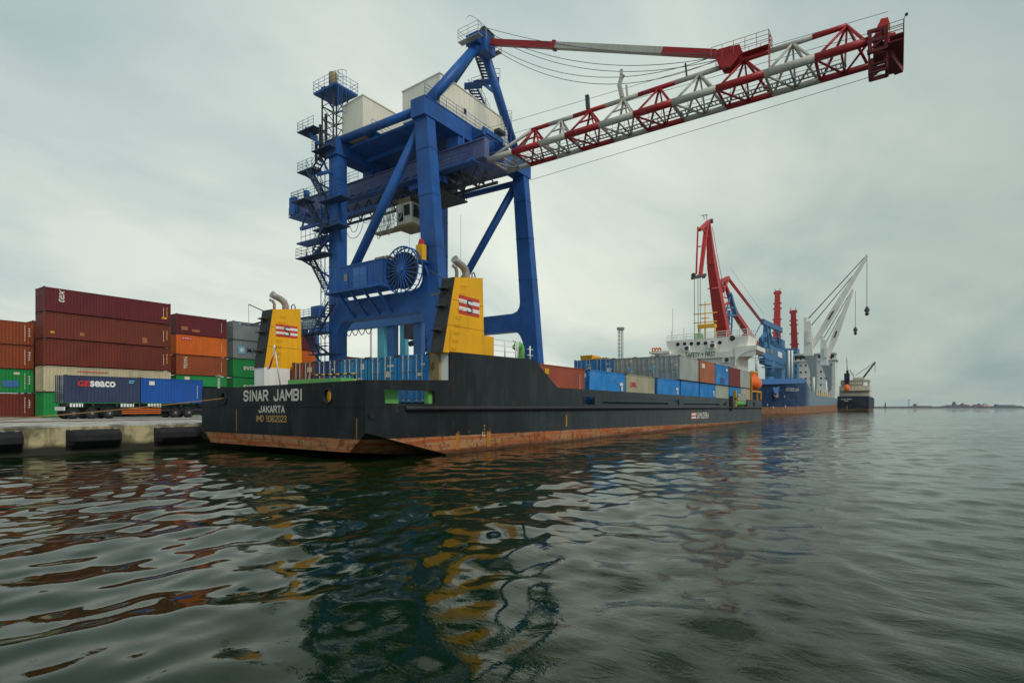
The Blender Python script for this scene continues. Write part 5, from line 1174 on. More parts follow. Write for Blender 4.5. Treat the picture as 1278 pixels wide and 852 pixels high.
m = MB(); m.box((SA - .8, 39.0, 24.75), (SB + .4, 43.0, 24.9)); rail(m, [(SB + .3, 39.1, 24.9), (SA - .7, 39.1, 24.9), (SA - .7, 43, 24.9)], 1.0, .03, 2, 1.2)
for t in (39.3, 41.2, 42.8):
    for s_2 in (SA - .2, SB + .1): m.beam((s_2, t, 24.9), (s_2, t, 27.1), .2, .2)
    m.beam((SA - .2, t, 26.4), (SB + .1, t, 26.4), .25, .35)
m.box((SA + .3, 39.6, 25.2), (SB - .6, 41.0, 26.3)); m.tube((SA + .2, 42, 26.0), (SB - .2, 42, 26.0), .45, n=12); m.tube((SA - .1, 39.0, 25.6), (SB + .3, 39.0, 25.9), .12, n=8)
for t in (36.6, 37.6): m.beam((SA - .3, t, 26.3), (SB + .2, t, 26.3), .2, .3)
m.build('trolley', M['dark_gear'], crane)
m = MB(); m.box((SA - .9, 38.8, 25.6), (SA + .1, 43.5, 26.25)); m.build('trolley_platform', B, crane)
# lower back-reach arm with cable platform
m = MB(); m.box((SA - 1.1, 46.8, 24.7), (SA - .75, 62.5, 25.1)); m.box((SA - 1.0, 60.2, 22.9), (SA + 2, 60.5, 23.1))
m.beam((SA - .9, 62.3, 24.9), (SA - .9, 61.6, 26.9), .18, .18); m.beam((SA - .9, 57.8, 24.9), (SA - .9, 58.6, 26.9), .18, .18)
rail(m, [(SA - .9, 62.5, 23.0), (SA - .9, 56, 23.0)], 1.7, .035, 1, .9); m.box((SA - 1.5, 55.4, 22.8), (SA + .2, 62.6, 22.98)); m.build('cable_gantry', B, crane)
m = MB(); rg = random.Random(5)
for (t0_, t1_, dp, k) in ((54.6, 50.6, 2.6, 1), (51.5, 49.2, 1.2, 1), (49.0, 47.8, 3.4, 3), (47.7, 46.9, 2.9, 3), (47.2, 46.4, 3.3, 3), (46.4, 44.6, 2.0, 2), (53.6, 51.6, 1.9, 1)):
    for j in range(k):
        o_ = j * .22; pts = []
        for i in range(13):
            f_ = i / 12; pts.append((SA - .7 + o_, t0_ + (t1_ - t0_) * f_, 24.7 - (dp - .3 * j) * (1 - abs(2 * f_ - 1) ** 2.6)))
        m.path(pts, .035, 5)
m.build('festoon_cable', M['galv'], crane)
# driver's cab under the girder
cb = MB(); c0 = PS(513, 272, 46.0); t_ = c0.y; zz = c0.z
cb.hexa([(44.9, t_ - 1.15, zz - 1.1), (47.2, t_ - 1.15, zz - 1.1), (47.2, t_ + 1.15, zz - 1.1), (44.9, t_ + 1.15, zz - 1.1), (44.8, t_ - 1.3, zz + 1.3), (47.2, t_ - 1.3, zz + 1.3), (47.2, t_ + 1.15, zz + 1.3), (44.8, t_ + 1.15, zz + 1.3)])
cab_ = cb.build('driver_cab', M['house_cream'], crane)
m = MB(); m.box((44.74, t_ - .95, zz - .1), (44.86, t_ - .15, zz + 1.05)); m.box((44.79, t_ + .1, zz - .6), (44.88, t_ + .75, zz + .3)); m.box((45.1, t_ - 1.36, zz - .3), (46.9, t_ - 1.2, zz + 1.0)); m.build('cab_window', M['dark_glass'], cab_)
m = MB(); m.box((44.6, t_ - 1.5, zz - 1.35), (47.3, t_ + 1.3, zz - 1.11)); m.box((44.7, t_ + 1.3, zz - 1.35), (45.7, t_ + 4.8, zz - 1.2)); rail(m, [(44.7, t_ + 1.3, zz - 1.2), (44.7, t_ + 4.8, zz - 1.2)], 1.0, .03, 1, 1.2); m.box((44.9, t_ - 1.0, zz + 1.31), (47.1, t_ + 1.0, zz + 1.9)); m.build('cab_platform', M['tan'], cab_)

# the boom
bands = [613.5, 640, 674, 706, 748, 791, 839, 894, 954, 1017, 1083.5]
ts = [T_(x, SA) for x in bands]; ts[0] = 33.4
ZC, ZTOP, SM = 26.75, 29.2, 46.1
top_ = [T_(x, SM) for x in (664, 686, 716, 756, 797, 843, 898, 960, 1014, 1057)]
cols_ = [1, 0, 1, 0, 1, 0, 1, 0, 1, 0]
def chord(name, s, z, cuts, cs, r):
    m = MB()
    for i in range(len(cuts) - 1): m.tube((s, cuts[i], z), (s, cuts[i + 1], z), r, n=12, mi=cs[i])
    return m.build(name, [M['boom_red'], M['boom_white']], None if False else crane)
bo_ = chord('boom', SA, ZC, ts, cols_, .28)
def sub(mb, name, mats): return mb.build(name, mats, bo_)
m = MB()
for i in range(10): m.tube((SB, ts[i], ZC), (SB, ts[i + 1], ZC), .23, n=12, mi=cols_[i])
sub(m, 'lower_chord', [M['boom_red'], M['boom_white']])
m = MB()
for i in range(9): m.tube((SM, top_[i], ZTOP), (SM, top_[i + 1], ZTOP), .19, n=12, mi=i % 2)
sub(m, 'upper_chord', [M['boom_red'], M['boom_white']])
for i in range(10):
    m = MB(); c_ = cols_[i]; a, b_ = ts[i], ts[i + 1]; ap = V((SM, (a + b_) / 2 if i else a - 3.6, ZTOP))
    if i == 0: ap = V((SM, top_[0], ZTOP))
    if i == 9: ap = V((SM, top_[9], ZTOP))
    for s in (SA, SB):
        if i: m.tube((s, a - .1, ZC), ap, .105, n=6); m.tube((s, b_ + .1, ZC), ap, .105, n=6)
        if i and s == SB: m.tube((s, (a + b_) / 2, ZC), ap, .07, n=6)
        if not i: m.tube((s, a - .1, ZC), ap, .17, n=8)
    mid = (a + b_) / 2
    m.tube((SA, a, ZC), (SB, a, ZC), .11, n=6); m.tube((SA, a, ZC - .1), (SB, mid, ZC - .1), .085, n=6); m.tube((SB, mid, ZC - .05), (SA, b_, ZC - .1), .085, n=6); m.tube((SA, mid, ZC), (SB, mid, ZC), .075, n=6)
    if i in (1, 2, 3, 4):
        h1 = ap.lerp(V((SA, mid, ZC)), .5); m.tube(h1, ap.lerp(V((SA, a, ZC)), .5), .08, n=6); m.tube(h1, ap.lerp(V((SA, b_, ZC)), .5), .08, n=6); m.tube(ap.lerp(V((SA, b_, ZC)), .5), ap.lerp(V((SB, b_, ZC)), .5), .08, n=6)
    sub(m, 'lattice_bracing', M['boom_red' if c_ == 0 else 'boom_white'])
m = MB(); z = ZC - .12
for ds in (0, .6): m.box((SM + ds, 3, z), (SM + ds + .07, 32, z + .1))
for i in range(97): m.box((SM + .07, 3 + i * .3, z + .02), (SM + .6, 3.07 + i * .3, z + .06))
rail(m, [(SM - .02, 3, z), (SM - .02, 32, z)], 1.0, .022, 2, 1.1); sub(m, 'walkway', M['galv'])
m = MB(); ta = T_(910, SM)
for ds in (-.55, .35): m.prism([(ta - .2, ZTOP - .5), (ta + .5, ZTOP - .3), (ta + 1.0, ZTOP + .7), (ta + .7, ZTOP + 1.2), (ta - .9, ZTOP + 1.0), (ta - 1.1, ZTOP + .3)], 'x', SM + ds, SM + ds + .2)
m.box((SM - .35, ta - .8, ZTOP + .3), (SM + .35, ta + .5, ZTOP + .9)); br_ = sub(m, 'stay_bracket', M['boom_red'])
m = MB(); m.box((SM - .6, ta - 3.0, ZTOP + .22), (SM + .6, ta - 1.0, ZTOP + .26)); rail(m, [(SM - .7, ta + 1.2, ZTOP + .4), (SM - .7, ta - 3.0, ZTOP + .26), (SM + .7, ta - 3.0, ZTOP + .26), (SM + .7, ta + 1.2, ZTOP + .4)], 1.0, .022, 2, .9)
for i in range(12): m.tube((SM - .7, ta - 2.98, ZTOP - 1.5 + i * .22), (SM - .2, ta - 2.98, ZTOP - 1.5 + i * .22), .018, n=4)
for ds in (-.7, -.2): m.tube((SM + ds, ta - 3.0, ZTOP - 1.6), (SM + ds, ta - 3.0, ZTOP + 1.3), .022, n=4)
sub(m, 'bracket_platform', M['boom_red'])
for px, hh, wgt in ((734, 1.5, .3), (776.5, 2.6, .28), (783, 1.2, .14), (857, 1.3, .12)):
    t = T_(px, SM); m = MB()
    if px == 776.5:
        m.beam((SM, t, ZTOP + .2), (SM, t + .25, ZTOP + 1.4), .4, .3); m.beam((SM, t + .25, ZTOP + 1.35), (SM, t + .1, ZTOP + 2.0), .3, .25); m.beam((SM, t + .1, ZTOP + 1.9), (SM, t - .15, ZTOP + 2.2), .25, .2); m.beam((SM, t + .1, ZTOP + 2.2), (SM, t + .05, ZTOP + 2.7), .25, .2)
    else: m.beam((SM, t, ZTOP + .2), (SM, t + .1, ZTOP + hh), wgt, wgt)
    sub(m, 'rope_guide', M['dark_gear'] if px in (734, 857) else M['boom_white'])
# tip: sheave head, platforms, hanging frame
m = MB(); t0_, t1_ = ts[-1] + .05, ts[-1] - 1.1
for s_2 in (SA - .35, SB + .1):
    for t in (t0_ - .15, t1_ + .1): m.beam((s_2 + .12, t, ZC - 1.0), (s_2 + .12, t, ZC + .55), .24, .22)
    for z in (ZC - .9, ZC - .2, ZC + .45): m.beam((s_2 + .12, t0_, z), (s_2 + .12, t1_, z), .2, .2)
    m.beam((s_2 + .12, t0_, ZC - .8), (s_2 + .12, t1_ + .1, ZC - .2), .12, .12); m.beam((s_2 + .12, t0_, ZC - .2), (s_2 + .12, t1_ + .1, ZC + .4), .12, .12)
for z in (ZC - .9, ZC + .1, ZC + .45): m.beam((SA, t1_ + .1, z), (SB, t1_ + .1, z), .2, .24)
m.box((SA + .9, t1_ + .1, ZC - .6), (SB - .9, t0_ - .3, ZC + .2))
tp = sub(m, 'boom_tip', M['boom_red_shaded'])
for k, (sx_, tq, zq) in enumerate(((SA + .5, t0_ - .3, ZC + .35), (SB - .8, t1_ + .45, ZC + .3))):
    m = MB()
    for ds in (-.3, .22): m.prism([(tq, zq - .2), (tq - .35, zq - .3), (tq - .95, zq + .55), (tq - .85, zq + .95), (tq - .45, zq + 1.0)], 'x', sx_ + ds, sx_ + ds + .08)
    m.build('sheave_arm', M['crane_red'], crane)
    m = MB(); m.disc((sx_, tq - .6, zq + .55), (1, 0, 0), .36, 16, th=.4); m.build('rope_sheave', M['safety_yellow'], crane)
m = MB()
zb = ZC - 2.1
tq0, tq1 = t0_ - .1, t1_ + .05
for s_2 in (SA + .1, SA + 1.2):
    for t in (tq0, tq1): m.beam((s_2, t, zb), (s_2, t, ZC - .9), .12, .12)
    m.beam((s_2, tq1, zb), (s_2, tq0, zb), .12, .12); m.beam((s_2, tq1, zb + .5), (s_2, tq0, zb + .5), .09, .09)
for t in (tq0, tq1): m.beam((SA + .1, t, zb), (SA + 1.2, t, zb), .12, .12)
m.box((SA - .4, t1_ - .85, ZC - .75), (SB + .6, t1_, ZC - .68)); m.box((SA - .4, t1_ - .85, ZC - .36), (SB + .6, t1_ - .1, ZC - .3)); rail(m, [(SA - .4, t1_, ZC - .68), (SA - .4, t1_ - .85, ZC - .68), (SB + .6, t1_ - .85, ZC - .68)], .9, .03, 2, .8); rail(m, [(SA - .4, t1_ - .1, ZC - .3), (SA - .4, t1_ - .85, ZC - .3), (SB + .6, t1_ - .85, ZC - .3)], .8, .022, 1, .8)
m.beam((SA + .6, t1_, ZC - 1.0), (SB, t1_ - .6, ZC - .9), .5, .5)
sub(m, 'tip_platform', M['boom_red_shaded'])
m = MB(); m.path([(SA - .3, t1_ - .85, ZC - .3), (SA - .3, t1_ - .88, ZC + .65), (SA - .3, t1_ - .98, ZC + .8)], .02, 4); m.sphere((SA - .3, t1_ - 1.0, ZC + .8), .1, n=5); m.build('tip_lamp', M['black_steel'], crane)
# fore stay: articulated bar and slack ropes
FA, FB = AX + V((-.1, -1.0, -.5)), V((SM, ta + .9, ZTOP + 1.15))
m = MB(); kx = [T_(x, SM + .3) for x in (606, 686, 690, 828, 895)]
def onst(t):
    f_ = (FA.y - t) / (FA.y - FB.y); return FA.lerp(FB, f_)
for i, (a, b_) in enumerate(zip(kx[:-1], kx[1:])):
    p, q_ = onst(a), onst(b_); m.beam(p, q_, .5 if i != 1 else .7, .55 if i != 1 else .75, mi=1 if i == 2 else 0)
m.build('fore_stay', [M['boom_red'], M['boom_white']], crane)
m = MB()
for k, (dz, ds, sag) in enumerate(((.9, -.4, 1.0), (.6, 0, 2.2), (.5, .4, 2.6), (-.5, -.3, 3.2), (-.7, .3, 3.5))):
    a = AX + V((ds, -.9, dz)); b_ = V((SM + ds, ta + .6, ZTOP + .9)); pts = []
    for i in range(25): f_ = i / 24; p = a.lerp(b_, f_); p.z -= sag * 4 * f_ * (1 - f_) * .85; pts.append(p)
    m.path(pts, .028, 5)
m.build('boom_hoist_rope', M['wire'], crane)
m = MB(); m.tube((SB + .6, 33, 25.4), (SB + .3, t1_ + .4, ZC - .65), .022, n=4); m.tube((SM, 37, 31.0), (SM + .2, t1_, ZC + 2.6), .02, n=4); m.tube((SM + .3, 37, 29.9), (SM + .4, t1_, ZC + 1.6), .02, n=4)
for px in (511, 523): p = PS(px, 290, 46); m.tube(p, (p.x, p.y, 14), .018, n=4)
p = PS(575, 268, 49); m.tube(p + V((0, 0, 0)), (p.x, p.y, 9), .02, n=4); m.build('trolley_rope', M['wire'], crane)

# electrical house on its bracket platform
sE_, tEa, tEb, zE = 37.6, 40.9, 47.5, 14.15
m = MB(); m.box((sE_ + .04, tEa + .04, zE), (39.3, tEb - .04, zE + 2.5)); corrug(m, tEa + .02, tEb - .02, zE + .12, zE + 2.4, sE_, -1, 'y', .42, .05); corrug(m, sE_ + .06, 39.3, zE + .12, zE + 2.4, tEa, -1, 'x', .42, .05)
m.box((sE_ - .03, tEa - .03, zE - .02), (39.35, tEb + .03, zE + .12)); m.box((sE_ - .03, tEa - .03, zE + 2.4), (39.35, tEb + .03, zE + 2.53)); eh = m.build('electrical_house', B, crane)
for (a, b_) in ((46.0, 46.8), (43.3, 44.3), (44.35, 45.3)): m = MB(); m.box((sE_ - .05, a, zE + .15), (sE_ - .01, b_, zE + 2.05)); m.build('house_door', M['far_blue'] if a < 45 else B, eh)
m = MB(); m.box((sE_ - .07, 46.2, zE + .95), (sE_ - .052, 46.62, zE + 1.65)); m.build('warning_sign', M['tan'], eh)
m = MB(); m.tube((38.4, 41.3, zE + 2.9), (38.2, 39.2, zE + 2.2), .12, n=8); m.box((38, 41.2, zE + 2.53), (39, 42.6, zE + 2.85)); m.build('cable_guide', M['tan'], eh)
m = MB(); m.box((sE_ - .6, tEa - .3, zE - .25), (39.35, tEb + 1.6, zE - .03)); 
for t in (41.6, 43.4, 45.3, 47.2): m.beam((sE_ - .3, t, zE - .3), (39.35, t, zE - 2.4), .22, .22)
for t in (42.4, 46.4): m.beam((sE_ + .8, t, zE - .3), (39.35, t, zE - 1.4), .15, .15)
m.build('house_bracket', B, crane)
m = MB(); rail(m, [(sE_ - .55, tEa - .2, zE - .02), (sE_ - .55, tEb + 1.5, zE - .02)], 1.05, .025, 1, 1.3); m.beam((sE_ - .5, tEb + 1.4, zE), (sE_ - .5, tEb + .3, zE + 2.2), .1, .1); m.build('house_railing', B, crane)
# cable reel
rc = PS(503, 337.5, 38.2); rr_ = 2.2
m = MB(); pts = [rc + V((-.25, rr_ * math.cos(R(a)), rr_ * math.sin(R(a)))) for a in range(0, 361, 10)]; m.path(pts, .07, 6, caps=False); pts = [p + V((.6, 0, 0)) for p in pts]; m.path(pts, .07, 6, caps=False)
for i in range(24): a = R(i * 15); d = V((0, math.cos(a), math.sin(a))); m.beam(rc + V((-.28, 0, 0)) + d * .25, rc + V((-.25, 0, 0)) + d * rr_, .07, .10); m.tube(rc + V((-.25, 0, 0)) + d * rr_, rc + V((.35, 0, 0)) + d * rr_, .04, n=4)
m.tube(rc + V((-.5, 0, 0)), rc + V((1.4, 0, 0)), .3, n=12); rl_ = m.build('cable_reel', B, crane)
m = MB(); m.tube(rc + V((-.1, 0, 0)), rc + V((.25, 0, 0)), 1.75, n=32); m.build('wound_cable', M['black_steel'], rl_)
m = MB(); p = PS(525.5, 325, 38.9); m.box(p + V((-.3, -.4, 0)), p + V((.3, .4, 1.45))); m.build('motor_cabinet', M['safety_yellow'], crane)
m = MB(); m.hexa([p + V(q_) for q_ in ((-.25, -.3, 1.46), (.25, -.3, 1.46), (.25, .2, 1.46), (-.25, .2, 1.46), (-.15, -.15, 2.0), (.15, -.15, 2.0), (.15, .1, 2.0), (-.15, .1, 2.0))]); m.build('cabinet_cover', M['crane_red'], crane)
m = MB(); m.box(p + V((-.3, -.5, -.25)), p + V((.6, .5, -.02))); m.beam(p + V((.2, -.2, -.25)), p + V((.7, -.4, -1.6)), .2, .2); m.build('reel_bracket', B, crane)

# stair tower and lattice top on the landside leg
S0 = 39.0
fl_ = [((408, 187), (393, 214)), ((386, 213), (404, 246)), ((383, 249), (398, 280)), ((407, 283), (394, 316)), ((386, 318), (408, 362)), ((414, 377), (393, 416)), ((382, 413), (395, 441))]
for i, (a, b_) in enumerate(fl_):
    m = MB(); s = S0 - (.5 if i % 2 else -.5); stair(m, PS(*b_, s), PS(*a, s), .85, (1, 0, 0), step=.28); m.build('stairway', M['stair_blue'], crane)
for (x0, y0, x1, y1) in ((378, 157, 398, 171), (378, 212, 396, 217), (370, 251, 386, 253), (376, 318, 412, 322), (378, 411, 410, 421), (392, 441, 420, 442), (404, 246, 433, 254), (397, 280, 430, 290), (396, 183, 418, 192)):
    m = MB(); p, q_ = PS(x0, y0, S0), PS(x1, y1, S0); q_.z = p.z = (p.z + q_.z) / 2
    m.box((S0 - .75, q_.y, p.z - .1), (S0 + .75, p.y, p.z)); rail(m, [(S0 + .7, p.y, p.z), (S0 - .7, p.y, p.z), (S0 - .7, q_.y, p.z)], 1.05, .026, 2, 1.0)
    m.beam((S0, p.y - .3, p.z - .1), (S0 + .5, TL + .8, p.z - 2.4), .14, .2); m.build('stair_landing', M['stair_blue'], crane)
for x0, y0, x1, y1 in ((382, 160, 399, 181), (396, 218, 412, 214), (412, 296, 390, 320)): m = MB(); m.beam(PS(x0, y0, S0), PS(x1, y1, S0), .25, .3); m.build('stair_bracket', B, crane)
m = MB(); m.tube((39.2, TL + 1.9, 2), (39.2, TL + 1.9, 31), .05, n=5); m.tube((39.2, TL + 1.2, 2), (39.2, TL + 1.2, 31), .05, n=5)
for i in range(14): m.tube((39.2, TL + 1.9, 3 + i * 2), (39.2, TL + .8, 3 + i * 2), .05, n=4)
m.build('cable_ladder', B, crane)
lt = MB(); c = PS(418, 170, 40); sw = .95
zt0_, zt1_ = 29.9, Zs(119, 40, c.y)
for ds in (-sw, sw):
    for dt in (-sw, sw): lt.beam((40 + ds, c.y + dt, zt0_), (40 + ds, c.y + dt, zt1_), .13, .13)
n = 5
for i in range(n):
    a, b_ = zt0_ + (zt1_ - zt0_) * i / n, zt0_ + (zt1_ - zt0_) * (i + 1) / n
    for (p, q_) in (((-sw, -sw), (-sw, sw)), ((-sw, -sw), (sw, -sw)), ((sw, sw), (-sw, sw)), ((sw, sw), (sw, -sw))):
        lt.tube((40 + p[0], c.y + p[1], a), (40 + q_[0], c.y + q_[1], b_), .055, n=4); lt.tube((40 + p[0], c.y + p[1], a), (40 + q_[0], c.y + q_[1], a), .055, n=4)
for dt, zz in ((1.5, 33.5), (2.2, 32.5), (.5, 34.4)): lt.tube((39.2, c.y + dt, 29.5), (39.2, c.y + dt, zz), .16, n=6)
tower = lt.build('lift_tower', M['dark_gear'], crane)
m = MB(); m.box((38.6, c.y - 1.9, zt1_), (41.6, c.y + 1.9, zt1_ + .22)); rail(m, [(38.6, c.y - 1.9, zt1_ + .2), (38.6, c.y + 1.9, zt1_ + .2), (41.6, c.y + 1.9, zt1_ + .2), (41.6, c.y - 1.9, zt1_ + .2), (38.6, c.y - 1.9, zt1_ + .2)], 1.2, .028, 2, 1.0)
m.beam((39, c.y + 1, zt1_), (40, c.y + .3, zt1_ - 1.3), .12, .12); m.build('top_platform', B, tower)
m = MB(); m.path([(39.6, c.y - .2, zt1_ + .22), (39.6, c.y - .2, zt1_ + 2.0), (39.6, c.y - .2, zt1_ + 2.15), (39.6, c.y - .2, zt1_ + 2.3)], [.46, .46, .44, .15], 14); m.build('winch_drum_cover', M['tan'], tower)
m = MB(); m.box((39.2, c.y + .7, zt1_ + .22), (40, c.y + 1.4, zt1_ + .9)); m.build('control_box', M['dark_gear'], tower)
m = MB(); s, t = 39.2, c.y - 2.4
for i in range(7): z = zt1_ - 3.2 + i * .75; m.path([(s, t + .6 * math.cos(R(a)), z) if False else (s - .6 * math.sin(R(a)), t + .5 * math.cos(R(a)), z) for a in range(0, 181, 30)], .022, 4)
for a in (0, 45, 90, 135, 180): m.tube((s - .6 * math.sin(R(a)), t + .5 * math.cos(R(a)), zt1_ - 3.2), (s - .6 * math.sin(R(a)), t + .5 * math.cos(R(a)), zt1_ + 1.4), .022, n=4)
m.build('caged_ladder', B, tower)

# ------------------------------------------------------------------ gantry crane further back in the yard
yc = thing('yard_gantry_crane', 'blue and turquoise yard gantry seen through the portal of the big crane', 'crane', (66, 72, AP))
for px0, px1, s, mat in ((483, 492, 62, 'far_blue'), (516, 525.5, 62, 'far_blue'), (471, 479, 78, 'turquoise'), (499, 506, 78, 'turquoise')):
    a, b_ = T_(px0, s), T_(px1, s); m = MB(); m.box((s, b_, AP), (s + .9, a, 16.3 if s == 62 else 18.5)); m.build('leg', M[mat], yc)
m = MB(); m.box((61.4, 57.5, 15.0), (61.95, 83, 16.7)); m.box((61.3, 57.5, 16.72), (62.6, 84, 16.9)); gg = m.build('girder', M['far_blue'], yc)
m = MB(); m.box((63.4, 57.5, 15.6), (64, 88.5, 16.9)); m.build('girder', M['far_blue'], yc)
m = MB(); m.box((77.5, 76, 18.5), (79.5, 92, 20.4)); m.build('girder', M['turquoise'], yc)
m = MB(); m.box((60.6, 83.0, 16.0), (62.0, 88.3, 17.5)); m.build('end_beam', M['pale_blue'], yc)
m = MB(); m.box((60.6, 83.0, 9), (61.5, 84.4, 15.98)); m.box((60.9, 86.8, 9.0), (62, 88.3, 15.98)); m.box((60.6, 83, 8.2), (62, 88.3, 9)); m.box((60.7, 83.5, AP), (61.7, 87.8, 8.2)); m.build('end_leg', M['far_blue'], yc)
m = MB(); m.box((60.4, 81.6, 17.9), (62.4, 88.6, 18.1)); rail(m, [(60.4, 81.6, 18.1), (60.4, 88.6, 18.1)], 1.2, .05, 2, 1.5); m.box((60.8, 82, 18.1), (62, 84.4, 19.8)); m.build('end_platform', B, yc)
m = MB()
for k in range(8):
    t = 82 - k * 1.6; m.path([(61.2, t - 1.6 * i / 8, 15.0 - 1.0 * (1 - (2 * i / 8 - 1) ** 2)) for i in range(9)], .07, 5)
m.build('festoon_cable', M['dark_gear'], yc)
m = MB(); m.path([(70, 69.5, 13.2), (70, 66.4, 13.6), (70, 63.5, 14.4)], .5, 8); m.box((69, 62.5, 14), (71, 70, 17)); m.box((68, 61, 11.5), (70, 66, 13)); m.build('trolley', M['dark_gear'], yc)

# ------------------------------------------------------------------ light masts
def light_mast(px, py, t, label, lattice):
    s = S_(px, t); zt_ = Zs(py, s, t); root = thing('light_mast', label, 'light mast', (s, t, AP)); k = depth(s, t) / F
    m = MB(); w = 2.2 * k if lattice else 0
    if lattice:
        for ds in (-w, w):
            for dt in (-w, w): m.beam((s + ds, t + dt, AP), (s + ds, t + dt, zt_), .13, .13)
        n = 22
        for i in range(n):
            a, b_ = AP + (zt_ - AP) * i / n, AP + (zt_ - AP) * (i + 1) / n
            m.box((s - w, t - w - .06, a), (s + w, t - w + .02, a + .14)); m.box((s - w - .06, t - w, a), (s - w + .02, t + w, a + .14)); m.beam((s - w, t - w, a), (s + w, t - w, b_), .07, .07); m.beam((s - w, t + w, a), (s - w, t - w, b_), .07, .07)
    else: m.tube((s, t, AP), (s, t, zt_), .32, .2, 8)
    m.build('mast', M['galv'], root)
    m = MB(); r_ = 2.6 * k
    m.box((s - r_, t - r_, zt_ - .3), (s + r_, t + r_, zt_ - .1)); m.build('lamp_platform', M['galv'], root)
    for a in range(0, 360, 60): m = MB(); cx, cy = s + r_ * 1.0 * math.cos(R(a)), t + r_ * 1.0 * math.sin(R(a)); m.box((cx - .35, cy - .35, zt_ - .1), (cx + .35, cy + .35, zt_ + .5)); m.build('floodlight', M['galv'], root)
light_mast(774.5, 411, 60, 'lattice light mast standing alone behind the deck containers', True)
light_mast(463, 406, 110, 'slim light mast with a round lamp ring seen under the crane portal', False)

# ------------------------------------------------------------------ luffing wharf cranes
def face(p, q, w, d, mat, name, parent, w2=None, d2=None):
    m = MB(); m.beam(p, q, w, d, w2=w2, h2=d2); return m.build(name, mat, parent)
def P(px, py, s, t):    # point seen at a pixel, s and t roughly given: keeps t
    return PT(px, py, t)
RED, LB = M['crane_red'], M['light_blue']
tR = 50.0
sR = S_(905, tR)
rc_ = thing('wharf_crane', 'red luffing crane with a folded beak jib and light blue tower behind the white bridge', 'crane', (sR, tR, AP), 'luffing cranes on the wharf')
kR = depth(sR, tR) / F
def jib(parent, pts, widths, name, mat, dpt=None, n=None):
    widths = [w * .66 for w in widths]
    for i in range(len(pts) - 1): face(pts[i], pts[i + 1], widths[i] , (dpt or widths[i]) , mat, name, parent, widths[i + 1], (dpt or widths[i + 1]))
jib(rc_, [P(904, 428, 0, tR), P(888, 330, 0, tR)], [26 * kR * .9, 13 * kR], 'jib', RED)
jib(rc_, [P(888, 330, 0, tR), P(884, 277, 0, tR)], [13 * kR, 6 * kR], 'jib', RED)
jib(rc_, [P(884.5, 276, 0, tR), P(873, 287, 0, tR)], [5 * kR, 5 * kR], 'beak_jib', RED)
jib(rc_, [P(882, 279, 0, tR), P(874, 345, 0, tR)], [6 * kR, 5.5 * kR], 'beak_jib', RED)
jib(rc_, [P(871, 283, 0, tR), P(869, 342, 0, tR)], [2 * kR, 2.5 * kR], 'beak_jib', RED)
jib(rc_, [P(870, 308, 0, tR), P(877, 307, 0, tR)], [2 * kR, 2 * kR], 'beak_strut', RED)
jib(rc_, [P(876, 284, 0, tR), P(886, 300, 0, tR)], [2.5 * kR, 2.5 * kR], 'beak_strut', RED)
m = MB(); 
for px in (865.5, 872, 878): c = P(px, 345 if px != 865.5 else 343, 0, tR); m.sphere(c, 2.6 * kR, n=5, sc=(1, 1, .8))
m.beam(P(864, 347, 0, tR), P(880, 343, 0, tR), 3 * kR, 3 * kR); m.build('beak_head', M['dark_gear'], rc_)
m = MB()
for px in (866.5, 871, 874): m.tube(P(px, 346, 0, tR), P(px + .5, 425, 0, tR), .09, n=4)
m.build('hoist_rope', M['wire'], rc_)
m = MB(); m.tube(P(885, 283, 0, tR), P(901, 372, 0, tR), 1.6 * kR, n=8); m.tube(P(889, 283, 0, tR), P(905, 372, 0, tR), .3 * kR, n=4); m.build('tie_rod', RED, rc_)
m = MB(); m.disc(P(887.5, 276, 0, tR), (0, 1, 0), 2.6 * kR, 14, th=1.0)
m.tube(P(879, 274, 0, tR), P(878, 268, 0, tR), .35 * kR, n=5); m.tube(P(882, 274, 0, tR), P(882, 268, 0, tR), .35 * kR, n=5); m.tube(P(875, 269, 0, tR), P(883, 268, 0, tR), .4 * kR, n=5); m.build('jib_head', M['dark_gear'], rc_)
m = MB()
for a, b_, w in (((906, 425), (910, 388), 5), ((918, 392), (911, 366), 4.5), ((904, 396), (912, 368), 2), ((901, 384), (916, 384), 3), ((920, 393), (905, 394), 3), ((912, 367), (919, 391), 4), ((899, 404), (912, 404), 2.2), ((912, 430), (914, 388), 2.5)): m.beam(P(*a, 0, tR), P(*b_, 0, tR), w * kR * .75, w * kR * .75)
m.box((sR - 2, tR + .5, Zs(400, sR, tR)), (sR + 8, tR + 2.5, Zs(394, sR, tR))); m.build('tower', LB, rc_)
m = MB(); m.beam(P(898, 386, 0, tR), P(910, 376, 0, tR), 2.0 * kR, 2 * kR); m.beam(P(899, 370, 0, tR), P(908, 372, 0, tR), 1.2 * kR, 1.2 * kR); m.beam(P(886, 360, 0, tR - 1), P(894, 359, 0, tR - 1), 5 * kR, 1.2 * kR); m.beam(P(900, 352, 0, tR), P(902, 380, 0, tR), 1.8 * kR, 1.8 * kR); m.build('counter_lever', RED, rc_)
m = MB(); zb = Zs(428, sR, tR); m.box((sR - 5, tR - 1, zb - 9), (sR + 8, tR + 3, zb)); m.build('slewing_house', LB, rc_)
m = MB(); m.tube((sR, tR + 2, 14), (sR, tR + 2, zb - 9), 2.6, 2.0, 14)
for ds in (-6, 6):
    for dt in (-3.5, 7.5): m.beam((sR + ds, tR + dt, AP), (sR + ds * .5, tR + 2 + dt * .3, 14.5), 1.4, 1.4)
m.box((sR - 5, tR - 2, 13.5), (sR + 5, tR + 6, 15.0)); m.build('portal_base', LB, rc_)

